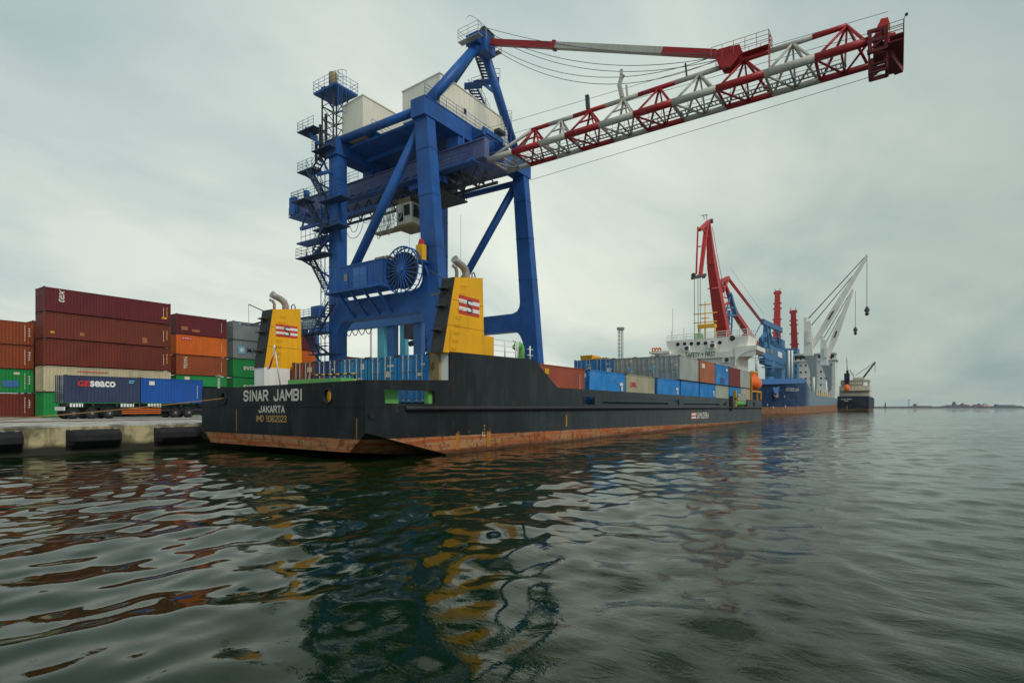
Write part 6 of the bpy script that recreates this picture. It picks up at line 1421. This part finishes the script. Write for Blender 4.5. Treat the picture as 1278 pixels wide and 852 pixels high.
tB_ = 52.0; sB_ = S_(963, tB_); kB = depth(sB_, tB_) / F
bc = thing('wharf_crane', 'light blue luffing crane with a low red jib above the blue ship bow', 'crane', (sB_, tB_, AP), 'luffing cranes on the wharf')
def Q(px, py): return PT(px, py, tB_)
m = MB(); zt_, zb = Zs(430, sB_, tB_), Zs(460, sB_, tB_)
a, b_ = S_(949, tB_), S_(970.5, tB_)
a, b_ = S_(951, tB_), S_(978.5, tB_); m.box((a, tB_ - 1, Zs(451, sB_, tB_)), (b_, tB_ + 2, Zs(432, sB_, tB_))); m.box((a + 3, tB_ - .7, Zs(457, sB_, tB_)), (b_ - 4, tB_ + 1.8, Zs(451.1, sB_, tB_))); h_ = m.build('slewing_house', LB, bc)
m = MB(); rail(m, [(a, tB_ - 1, Zs(432, sB_, tB_)), (b_, tB_ - 1, Zs(432, sB_, tB_))], 2.2, .18, 1, 5); m.build('railing', LB, h_)
for px in (953, 958):
    m = MB(); m.box((S_(px, tB_), tB_ - 1.2, Zs(443, sB_, tB_)), (S_(px + 3, tB_), tB_ - 1.02, Zs(438, sB_, tB_))); m.build('window', M['dark_glass'], h_)
m = MB(); m.beam(Q(962, 432), Q(960, 408), 3 * kB, 3 * kB); m.beam(Q(968, 432), Q(958, 410), 2 * kB, 2 * kB); m.beam(Q(955, 424), Q(967, 424), 1.6 * kB, 1.6 * kB); m.build('tower_strut', LB, bc)
m = MB(); m.box((S_(968, tB_), tB_ - 1.25, Zs(443, sB_, tB_)), (S_(973, tB_), tB_ - 1.02, Zs(436, sB_, tB_))); m.build('name_panel', M['white_paint'], h_)
m = MB(); m.beam(Q(956, 435), Q(955.5, 405), 5 * kB, 9 * kB, w2=3 * kB, h2=4 * kB); m.beam(Q(951, 401), Q(975, 412), 3.5 * kB, 6 * kB); m.beam(Q(949, 425), Q(958, 413), 4 * kB, 4 * kB); m.beam(Q(972, 430), Q(970, 414), 2.5 * kB, 2.5 * kB); m.build('tower', LB, bc)
m = MB(); m.beam(Q(948, 421), Q(976, 420), 1.2 * kB, .8 * kB); m.beam(Q(945, 449), Q(984, 450), 5 * kB, .8 * kB); m.beam(Q(953, 458), Q(980, 459), 5 * kB, 1.2 * kB); m.build('gallery', LB, bc)
m = MB(); m.tube((sB_, tB_ + 1, Zs(470, sB_, tB_)), (sB_, tB_ + 1, Zs(451, sB_, tB_)), 4.8 * kB, 6 * kB, 16); m.tube((sB_, tB_ + 1, AP), (sB_, tB_ + 1, Zs(470, sB_, tB_)), 4.8 * kB, n=16); m.build('pedestal', LB, bc)
jib(bc, [Q(943, 430), Q(918, 392)], [9 * kB, 7 * kB], 'jib', RED); jib(bc, [Q(918, 392), Q(904, 352)], [7 * kB, 3.5 * kB], 'jib', RED)
m = MB(); a_, b2 = Q(951, 401), Q(909, 346); dn = V((0, 0, -2.6 * kB)); m.tube(a_, b2, .8 * kB, n=6); m.tube(a_ + dn, b2 + dn, .8 * kB, n=6)
for i in range(18): p = a_.lerp(b2, i / 18); q_ = a_.lerp(b2, (i + 1) / 18); m.tube(p, q_ + dn, .45 * kB, n=4)
m.tube(a_ + V((4, 0, 4)), b2 + V((4, 0, 4)), .12 * kB, n=4); m.build('tie_lattice', RED, bc)
m = MB(); m.beam(b2, Q(896, 352), 2.5 * kB, 2.5 * kB); m.beam(b2, Q(902, 364), 2.2 * kB, 2.2 * kB); m.beam(Q(894, 353), Q(903, 358), 2 * kB, 2 * kB); m.build('beak_jib', RED, bc)
m = MB(); m.tube(Q(950, 403), Q(941, 421), .6 * kB, n=5); m.build('luffing_rope', M['far_blue'], bc)
m = MB(); m.beam(Q(928, 418), Q(936, 432), 3 * kB, 3 * kB); m.build('jib_foot', RED, bc)

def head_on(px, pyt, pyb, wt, wb, t, lab, lean=0):
    s = S_(px, t); k = depth(s, t) / F; root = thing('wharf_crane', lab, 'crane', (s, t, AP), 'luffing cranes on the wharf')
    a_, b2 = PT(px, pyt, t), PT(px + lean, pyb, t)
    m = MB(); m.beam(b2, a_, wb * k * .6, wb * k * .85, w2=wt * k * .6, h2=wt * k * .85); j_ = m.build('jib', RED, root)
    m = MB()
    for f_ in (.04, .24, .34, .55, .8): p = a_.lerp(b2, f_); w = (wt + (wb - wt) * f_) * k + 2.0 * k; m.beam(p - V((0, w / 2, 0)), p + V((0, w / 2, 0)), 3 * k, (1.6 if f_ > .1 else 3.0) * k)
    m.tube(a_ + V((0, -2.8 * k, 0)), a_ + V((0, -2.8 * k, 3.0 * k)), .4 * k, n=4); m.tube(a_ + V((0, 2.8 * k, 0)), a_ + V((0, 2.8 * k, 3.0 * k)), .4 * k, n=4); m.build('jib_head', RED, j_)
    m = MB(); m.box((s - 5, t - 3, 18), (s + 6, t + 6, b2.z + 2)); m.build('slewing_house', LB, root)
    m = MB(); m.tube((s, t + 1, AP), (s, t + 1, 18), 3, n=14); m.build('pedestal', LB, root)
head_on(970.5, 363, 428, 6.5, 10, 58, 'red upright crane jib rising right of the light blue crane', -1)
head_on(990, 387, 440, 6.5, 9, 58, 'red upright crane jib rising left of the white ship cranes', 2)

# ------------------------------------------------------------------ blue ship moored behind
bs = thing('general_cargo_ship', 'blue hulled cargo ship with two white deck cranes and white house aft', 'ship', (250, 35, 0))
TC = 35.0
st_ = [(166, 0.25, 0.1), (171, 4.2, 1.2), (178, 7.0, 3.6), (188, 8.6, 6.2), (200, 9.0, 8.2), (214, 9.0, 8.9), (238, 9.0, 9.0), (300, 9.0, 9.0), (340, 9.0, 8.8), (352, 8.4, 7.0)]
def ztop(s): return 9.8 + (s - 166) / 48 * 2.0 if s < 214 else (11.8 - (s - 214) / 24 * 4.9 if s < 238 else 6.9)
m = MB(); vs = []; ns = 10
for s, hd_, hw_ in st_:
    zt_ = ztop(s)
    for f_ in (1, .72, .45, .2, 0, -.5): z = zt_ * f_ if f_ >= 0 else -2; b_ = hw_ + (hd_ - hw_) * max(0, f_) ** 1.3; vs.append((s - (0 if f_ <= 0 else (4 * f_ if s < 170 else 0)), TC - b_, z))
    for f_ in (-.5, 0, .2, .45, .72, 1): z = zt_ * f_ if f_ >= 0 else -2; b_ = hw_ + (hd_ - hw_) * max(0, f_) ** 1.3; vs.append((s - (0 if f_ <= 0 else (4 * f_ if s < 170 else 0)), TC + b_, z))
# extra stations at the forecastle break
fs = []
for i in range(len(st_) - 1):
    for j in range(11): fs.append((i*12+j, i*12+j+1, (i+1)*12+j+1, (i+1)*12+j))
fs.append(tuple(range(12))); fs.append(tuple((len(st_)-1)*12 + j for j in reversed(range(12))))
for i in range(len(st_) - 1): fs.append((i*12, (i+1)*12, (i+1)*12+11, i*12+11))
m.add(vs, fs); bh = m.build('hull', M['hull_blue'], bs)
m = MB()
for (s0, hd0, _), (s1, hd1, _) in zip(st_[:5], st_[1:6]):
    for sg in (-1, 1):
        a_, b_ = TC + sg * (hd0 + .05), TC + sg * (hd1 + .05); o0 = 4 if s0 < 170 else 0
        z0_, z1_ = ztop(s0), ztop(s1); m.hexa([(s0 - o0, a_, z0_ - 1.3), (s1, b_, z1_ - 1.3), (s1, b_ - sg * .25, z1_ - 1.3), (s0 - o0, a_ - sg * .25, z0_ - 1.3), (s0 - o0, a_, z0_ + .2), (s1, b_, z1_ + .2), (s1, b_ - sg * .25, z1_ + .2), (s0 - o0, a_ - sg * .25, z0_ + .2)])
m.build('bow_bulwark', M['far_blue'], bs)
def hb(px, py, off=.12):       # a point on the near flank of the bow, from the lofted stations
    for k in range(4000):
        s = 168 + k * .02
        for (a, b_) in zip(st_[:-1], st_[1:]):
            if a[0] <= s <= b_[0]:
                f_ = (s - a[0]) / (b_[0] - a[0]); hd_ = a[1] + (b_[1] - a[1]) * f_; hw_ = a[2] + (b_[2] - a[2]) * f_; break
        z0 = 6.5
        for _ in range(4):
            bb = hw_ + (hd_ - hw_) * max(0, z0 / 12) ** 1.3; t = TC - bb - off; z0 = Zs(py, s, t)
        if 639 + F * (SN * s - CS * t) / depth(s, t) >= px: return V((s, t, z0))
    return V((s, t, z0))
p0, p1 = hb(976.5, 487.5), hb(993, 486.5)
lo = lettering('FLORES SEA', (p0.x, p0.y, p0.z), (p1 - p0).length, 1.0, 'side', M['white_paint'], bs, bold=.0, shear=.2)
ang = math.atan2(p1.y - p0.y, p1.x - p0.x); me_ = lo.data; lc = p0 - WLOC[bs.name]
for v in me_.vertices:
    d = v.co.x - lc.x; v.co.y = lc.y + d * math.sin(ang) - .75 - (v.co.z - lc.z) * .35; v.co.x = lc.x + d * math.cos(ang)
c = hb(968, 490.5, .3); m = MB(); ux = V((math.cos(ang), math.sin(ang), 0))
for i in range(14): a_, b_ = R(i * 24 + 110), R((i + 1) * 24 + 110); m.tube(c + ux * 1.5 * math.cos(a_) + V((0, 0, 1.4 * math.sin(a_))), c + ux * 1.5 * math.cos(b_) + V((0, 0, 1.4 * math.sin(b_))), .28, n=6)
m.tube(c + V((0, -.2, 1.8)), c + V((0, -.2, -1.6)), .3, n=6); m.tube(c + ux * -1.2 + V((0, -.2, -1.0)), c + ux * 1.2 + V((0, -.2, -1.0)), .3, n=6); m.build('anchor', M['galv'], bs)
m = MB(); c2 = hb(967, 484, .1); m.tube(c2 + V((0, -.4, 0)), c2 + V((.5, 1.0, 0)), 1.7, n=12); m.build('anchor_pocket', M['far_blue'], bs)
p = hb(978, 496, .15); m = MB(); m.beam(p, p + ux * .9 + V((0, -.05, 1.6)), .5, .05); m.build('draught_mark', M['white_paint'], bs)
m = MB()
for px, py in ((958, 505), (965, 508), (980, 507)): q_ = hb(px, py, .1); m.disc(q_, (0, 1, 0), .4, 8, th=.1)
m.build('bow_thruster_mark', M['white_paint'], bs)
m = MB(); m.add([(240, TC - 8.8, 5.9), (352, TC - 8.3, 5.9), (352, TC + 8.3, 5.9), (240, TC + 8.8, 5.9)], [(0, 1, 2, 3)]); m.box((250, TC - 6.5, 5.9), (325, TC + 6.5, 8.4)); m.build('hatch_covers', M['far_blue'], bs)
# white house aft
m = MB(); sH = 336; zH = Zs(441, sH, 30); m.box((sH, TC - 8.3, 5.9), (349, TC + 8.5, zH - 3.6)); wh = m.build('accommodation_block', M['ship_white'], bs)
m = MB(); m.box((sH - .6, TC - 9.2, zH - 3.59), (349, TC + 12.2, zH - 3.0)); m.box((sH + .3, TC - 8, zH - 3.0), (347, TC + 11, zH)); m.box((sH - .2, TC - 8.6, zH), (347.5, TC + 11.6, zH + .5)); br2 = m.build('wheelhouse', M['ship_white'], wh)
m = MB(); m.box((sH + .2, TC - 7.8, zH - 2.2), (sH + .29, TC + 10.8, zH - .5)); m.box((sH + .6, TC - 8.08, zH - 2.2), (345, TC - 8.01, zH - .5)); m.build('bridge_window', M['dark_glass'], br2)
for j in range(6):
    for i in range(8):
        t = TC + 10.2 - i * 2.4; z = 10.0 + j * 3.5
        m = MB(); m.box((sH - .05, t - .4, z), (sH - .01, t + .4, z + 1.0)); m.build('window', M['dark_glass'], wh)
# deck cranes
def deck_crane(px0, px1, pyt, pym, pyb, tip, root_px, t, hook, name_label, lowmat):
    s = S_((px0 + px1) / 2, t); k = depth(s, t) / F; g = MB()
    w = (px1 - px0) * k
    zt_, zm = Zs(pyt, s, t), Zs(pym, s, t)
    tl_ = lambda px: T_(px, s)
    g.prism([(tl_(px0 + 1.5), zm), (tl_(px1 + 4.8), zm), (tl_(px1 + 4.5), 6), (tl_(px0 + 9), 6), (tl_(px0 + 8.2), zm - 6.5)], 'x', s - 1.8, s + 1.8)
    ped = g.build('crane_pedestal', lowmat, bs)
    g = MB(); g.prism([(tl_(px0), zm + .01), (tl_(px1), zm + .01), (tl_(px1 - 2), zt_ - 1.5), (tl_(px1 - 3), zt_), (tl_(px0 + .5), zt_)], 'x', s - 1.7, s + 1.7)
    g.box((s - 1.2, tl_(px0 + 4), zt_), (s + 1.2, tl_(px0), zt_ + 1.6)); g.box((s - 2.2, tl_(px0 + 9), zt_ - 9), (s - 1.71, tl_(px0 + 5), zt_ - 4)); house_ = g.build('crane_house', M['jib_white'], ped)
    tq = T_(tip[0], s + 1.0); a_ = V((s + w * .2, T_(root_px[0], s), Zs(root_px[1], s, t))); b_ = V((s + 1.0, tq, Zs(tip[1], s + 1, tq)))
    g = MB(); mid = a_.lerp(b_, .42); 
    g.beam(a_, mid, 5 * k, 4.2 * k, w2=5 * k, h2=7.0 * k, side=(1, 0, 0)); g.beam(mid, b_, 5 * k, 7.0 * k, w2=3 * k, h2=3.0 * k, side=(1, 0, 0)); jb_ = g.build('crane_jib', M['jib_white'], ped)
    g = MB(); p_, q_ = a_.lerp(b_, .36), a_.lerp(b_, .45); sx_ = V((-2.6 * k, 0, 0)); g.beam(p_ + sx_, q_ + sx_, .3, 1.6 * k, side=(1, 0, 0)); g.build('jib_slot', M['dark_gear'], ped)
    g = MB(); 
    for o_ in (-.6, .6): g.tube((s - w * .3 + o_, t, zt_ + 1), b_ + V((o_ * .5, 0, .6)), .10, n=4); g.tube((s + o_, t, zt_ - 3), mid.lerp(b_, .75) + V((o_ * .5, 0, .6)), .09, n=4)
    g.build('luffing_wire', M['wire'], ped)
    hp = V((b_.x, T_(hook[0], b_.x), 0)); z0 = Zs(hook[1], hp.x, hp.y); z1 = Zs(hook[2], hp.x, hp.y)
    g = MB(); g.tube((hp.x, hp.y, z0), (b_.x, hp.y, b_.z - .5), .10, n=4); g.build('hoist_wire', M['wire'], ped)
    g = MB(); g.path([(hp.x, hp.y, z0 + .5), (hp.x, hp.y, (z0 * .7 + z1 * .3)), (hp.x, hp.y, (z0 + z1) / 2 - .4), (hp.x, hp.y, z1 + .6), (hp.x, hp.y, z1)], [.3, 1.0, .5, .8, .2], 8); g.build('hook_block', M['dark_gear'], ped)
    return house_
deck_crane(1003.5, 1015, 401, 444, 489, (1082, 320), (1008, 441), 30.0, (1082, 384, 394), '', M['crane_grey'])
deck_crane(1024, 1033.5, 424, 456, 489, (1064, 362), (1029, 454), 30.0, (1067.5, 409, 418), '', M['crane_grey'])
for s in (246, 292):
    m = MB(); m.tube((s, TC - 8.2, 6), (s, TC - 8.2, 14), .4, n=6); m.build('deck_post', M['ship_white'], bs)
m = MB(); sP = 176; m.tube((sP, TC - 1, 11), (sP, TC - 1, Zs(436, sP, TC)), .5, .3, 8)
m.box((sP - .3, TC - 2.6, Zs(447, sP, TC)), (sP + .3, TC + .6, Zs(447, sP, TC) + .3)); m.build('foremast', M['ship_white'], bs)
for px in (984.5, 988.5):
    m = MB(); p = S_(px, 31); m.tube((p, 31, 11), (p, 31, Zs(437, p, 31)), .35, n=8); m.build('vent_mast', M['ship_white'], bs)
rgb = random.Random(9); m = MB()
for i in range(14): s = 262 + i * 4.2; m.box((s, TC - 8.0, 5.9), (s + rgb.uniform(1, 3), TC - 6.7, 7.2 + rgb.uniform(0.3, 2.2)))
m.build('deck_fittings', M['safety_yellow'], bs)
for i in range(10): m = MB(); s = 256 + i * 8.2; m.tube((s, TC - 8.3, 6), (s, TC - 8.3, 9.6 + (i % 3)), .22, n=5); m.build('deck_stanchion', M['ship_white'], bs)

# ------------------------------------------------------------------ third ship, stern towards the viewer
ns_ = thing('bulk_carrier', 'black hulled ship with cream house seen stern-on at the far end of the wharf', 'ship', (400, 20, 0))
s3, ta_, tb_ = 365, 12.7, 28.7; tm_ = (ta_ + tb_) / 2
m = MB(); sec = []
for s, k, zt_ in ((365, .97, 8.4), (368, 1, 8.2), (445, 1, 8.0), (470, .75, 9.5), (482, .1, 10.5)):
    hw_ = (tb_ - ta_) / 2 * k; sec.append([(s, tm_ - hw_, zt_), (s, tm_ - hw_, 2.2), (s + (1.5 if s == 365 else 0), tm_ - hw_ * .9, -1), (s + (1.5 if s == 365 else 0), tm_ + hw_ * .9, -1), (s, tm_ + hw_, 2.2), (s, tm_ + hw_, zt_)])
vs = [p for q_ in sec for p in q_]; fs = [tuple(range(6)), tuple(24 + j for j in reversed(range(6)))] + [(i*6+j, i*6+(j+1) % 6, (i+1)*6+(j+1) % 6, (i+1)*6+j) for i in range(4) for j in range(6)]
m.add(vs, fs); m.build('hull', M['hull_navy'], ns_)
def q3(px, py, s=366): t = T_(px, s); return V((s, t, Zs(py, s, t)))
def slab(px0, px1, py0, py1, s0, s1, mat, name, parent=None):
    a_, b_ = q3(px0, py1, s0), q3(px1, py0, s0); g = MB(); g.box((s0, b_.y, a_.z), (s1, a_.y, b_.z)); return g.build(name, mat, parent or ns_)
bg_ = M['beige']
ho = slab(1047.5, 1085, 481, 495.3, 372, 392, bg_, 'accommodation_block')
slab(1048, 1085.5, 486.6, 487.4, 369, 392, bg_, 'boat_deck', ho); slab(1049, 1085.8, 473.5, 476, 374, 390, bg_, 'bridge_deck', ho); slab(1064, 1079, 470.5, 473.4, 376, 388, bg_, 'wheelhouse', ho); slab(1049, 1076, 476.1, 480.9, 374, 390, bg_, 'accommodation_block', ho); slab(1082.5, 1085.5, 476.1, 480.9, 374, 376, bg_, 'wing_support', ho)
for px in (1062, 1066, 1070, 1074):
    for py in (479, 484.5): slab(px, px + 1.1, py, py + 1.0, 371.9 if py > 480 else 373.9, 372.2 if py > 480 else 374.2, M['dark_glass'], 'window', ho)
fu = slab(1053.5, 1059.8, 465.5, 475.3, 368.5, 373.8, M['hull_navy'], 'funnel'); slab(1056, 1058.8, 462, 465.4, 369.5, 372, M['black_steel'], 'exhaust_pipe', fu)
slab(1054, 1059.5, 475.31, 481, 369, 373.8, M['black_steel'], 'funnel_base', fu)
m = MB(); m.tube(q3(1057.5, 464, 380), q3(1057, 446, 380), .3, n=6); m.tube(q3(1061, 461, 385), q3(1066, 470, 385), .5, n=6); m.tube(q3(1055.5, 451, 380), q3(1059, 451, 380), .25, n=5); m.build('mast', M['beige'], ns_)
m = MB(); m.tube(q3(1076, 473, 410), q3(1092.5, 451.5, 410), .55, n=6); m.build('derrick_boom', M['dark_gear'], ns_)
m = MB(); m.tube(q3(1068, 468, 410), q3(1092, 452, 410), .15, n=4); m.tube(q3(1092, 452, 410), q3(1092, 464, 410), .14, n=4); m.build('derrick_wire', M['wire'], ns_)
m = MB(); rail(m, [(366, tb_ - .2, 8.3), (366, ta_ + .2, 8.3)], 1.3, .09, 1, 3); m.build('railing', bg_, ns_)
lb2 = thing('lifeboat', 'orange free-fall lifeboat on the stern of the far black ship', 'lifeboat', tuple(q3(1056.8, 484, 366.5)))
c = q3(1056.8, 484, 366.5); m = MB(); m.path([c + V((-1.2, 0, -2.0)), c + V((-.8, 0, -1)), c + V((0, 0, .2)), c + V((.6, 0, 1.4)), c + V((1, 0, 1.9))], [.5, 1.3, 1.45, 1.2, .4], 12); m.build('boat_hull', M['lifeboat_orange'], lb2)
m = MB(); m.box(c + V((.2, -.6, 1.2)), c + V((1.4, .6, 2.0))); m.build('canopy', M['lifeboat_orange'], lb2)
rgb = random.Random(4); m = MB()
for (pa, pb, py, hh) in ((1050, 1056, 498.8, 1.3), (1057, 1063, 498.6, 1.4), (1054, 1059, 500.8, 1.2)):
    x_ = pa
    while x_ < pb - .6: w = rgb.uniform(.45, .8); a_ = q3(x_, py, 364.9); b_ = q3(x_ + w, py - hh, 364.9); m.box((364.93, b_.y, a_.z), (364.99, a_.y, b_.z)); x_ += w + .25
m.build('name_marking', M['letter_white'], ns_)
m = MB(); a_, b_ = q3(1056.6, 510.5, 364.9), q3(1057.8, 506, 364.9); m.box((364.7, b_.y, a_.z), (364.95, a_.y, b_.z)); m.build('rudder_trunk', M['tan'], ns_)

# ------------------------------------------------------------------ far across the basin
def far(px, D):       # point on the water D metres out along the ray of a pixel column
    k = (px - 639) / F; x, y = k * D, D
    return V((SN * x + CS * y, -CS * x + SN * y, 0))
RV = V((SN, -CS, 0)); FV = V((CS, SN, 0))
def fbox(mb, px0, px1, py0, py1, D, dep=20, mi=0):
    a_, b_ = far(px0, D), far(px1, D); z0, z1 = max(-1, CAMZ + (HZ - py1) * D / F), CAMZ + (HZ - py0) * D / F
    mb.hexa([a_ + V((0, 0, z0)), b_ + V((0, 0, z0)), b_ + FV * dep + V((0, 0, z0)), a_ + FV * dep + V((0, 0, z0)), a_ + V((0, 0, z1)), b_ + V((0, 0, z1)), b_ + FV * dep + V((0, 0, z1)), a_ + FV * dep + V((0, 0, z1))], mi)
m = MB(); D = 1500
for i in range(60):
    a_ = 1060 + i * 6.0; r_ = random.Random(i).uniform(-.25, .1); fbox(m, a_, a_ + 6, 507.2 + r_, 512, D, 15)
structure(m.build('breakwater', M['rock']))
lh = thing('lighthouse', 'small red lighthouse on the distant breakwater', 'lighthouse', tuple(far(1104.8, 1480)))
m = MB(); p = far(1104.8, 1480); m.path([p, p + V((0, 0, 11)), p + V((0, 0, 11.6))], [2.1, 1.5, 2.0], 10); m.build('tower', M['far_red'], lh)
m = MB(); m.path([p + V((0, 0, 11.6)), p + V((0, 0, 14)), p + V((0, 0, 15.6))], [1.2, 1.2, .2], 10); m.build('lantern', M['far_red'], lh)
bt = thing('beacon_tower', 'thin grey lattice beacon tower on the distant breakwater', 'beacon', tuple(far(1134.3, 1490)))
m = MB(); p = far(1134.3, 1490)
for d in (RV, -RV): m.tube(p + d * 2.2, p + d * .3 + V((0, 0, 21)), .35, n=4)
for i in range(6): z = i * 3.4; w = 2.2 - 1.9 * z / 21; m.tube(p - RV * w + V((0, 0, z)), p + RV * (w - .3) + V((0, 0, z + 3.4)), .22, n=4)
m.build('lattice', M['far_grey'], bt); m = MB(); m.box(p + V((-1.4, -1.4, 21)), p + V((1.4, 1.4, 22.5))); m.build('lamp_house', M['far_grey'], bt)
def far_ship(px0, px1, hull_py, D, mat, blocks, label, cat='ship', name='distant_ship'):
    r_ = thing(name, label, cat, tuple(far((px0 + px1) / 2, D)), 'ships anchored far out'); m = MB()
    a_, b_ = far(px0, D), far(px1, D); zt_ = CAMZ + (HZ - hull_py) * D / F; L_ = b_ - a_
    pl = [a_ + L_ * .03, b_ - L_ * .05, b_ + L_ * .0 + V((0, 0, zt_ + 1)), a_ + V((0, 0, zt_))]; n_ = 4
    vs = pl + [p + FV * 16 for p in pl]; m.add(vs, [(0, 1, 2, 3), (7, 6, 5, 4)] + [(i, (i+1) % 4, (i+1) % 4 + 4, i + 4) for i in range(4)]); m.build('hull', mat, r_)
    for (x0, x1, py, mt) in blocks:
        m = MB(); a2, b2 = far(x0, D + 3), far(x1, D + 3); z1 = CAMZ + (HZ - py) * D / F
        m.hexa([a2 + V((0, 0, zt_ - .5)), b2 + V((0, 0, zt_ - .5)), b2 + FV * 9 + V((0, 0, zt_ - .5)), a2 + FV * 9 + V((0, 0, zt_ - .5)), a2 + V((0, 0, z1)), b2 + V((0, 0, z1)), b2 + FV * 9 + V((0, 0, z1)), a2 + FV * 9 + V((0, 0, z1))]); m.build('superstructure', mt, r_)
fg, fr2, fo = M['far_grey'], M['far_red'], M['far_orange']
far_ship(1140, 1163, 506.6, 1600, fr2, [(1142, 1144.5, 504.6, fg), (1143, 1143.5, 503.6, fg), (1147, 1160, 506.2, fr2)], 'distant red tanker alone on the horizon, left of the cluster of ships')
far_ship(1180, 1200, 506.3, 1600, fg, [(1183, 1190, 505.2, fg), (1191, 1193.5, 502.8, fg), (1191.9, 1192.4, 501.2, fg), (1196, 1199, 505, fg)], 'distant grey ship with a tall mast, leftmost of the horizon cluster')
far_ship(1199, 1215, 506.4, 1650, fg, [(1201, 1206, 504.5, fr2), (1207, 1210, 505, fg), (1202.2, 1202.7, 503, fg)], 'distant dark ship with a reddish house in the middle of the horizon cluster')
far_ship(1216, 1226, 506.6, 1600, fr2, [(1217, 1219.5, 504.6, fr2), (1221.5, 1225, 505, fg), (1223, 1223.5, 503.4, fg)], 'distant small ship with a red bow block on the horizon')
far_ship(1226, 1238, 506.8, 1590, fo, [(1228.5, 1234, 504.2, M['beige']), (1230, 1232, 503, M['beige'])], 'distant orange hulled boat with a cream house on the horizon')
far_ship(1242, 1276, 506.6, 1620, fg, [(1244, 1268, 505.2, M['far_blue']), (1244.5, 1267, 504.9, M['beige']), (1244, 1246, 504.2, fg)], 'distant long blue grey ship, rightmost on the horizon')

# ------------------------------------------------------------------ the hazy air over the harbour
m = MB(); m.box((-400, -2600, -4), (3300, 2600, 75)); hz = m.build('haze', [])
hz['kind'] = 'stuff'
hm = bpy.data.materials.new('haze'); hm.use_nodes = True; ht = hm.node_tree; ht.nodes.clear()
ho_ = ht.nodes.new('ShaderNodeOutputMaterial'); pv = ht.nodes.new('ShaderNodeVolumePrincipled')
pv.inputs['Color'].default_value = (0.86, 0.92, 0.92, 1); pv.inputs['Density'].default_value = 0.0001; pv.inputs['Anisotropy'].default_value = 0.2
ht.links.new(pv.outputs[0], ho_.inputs['Volume']); hz.data.materials.append(hm)
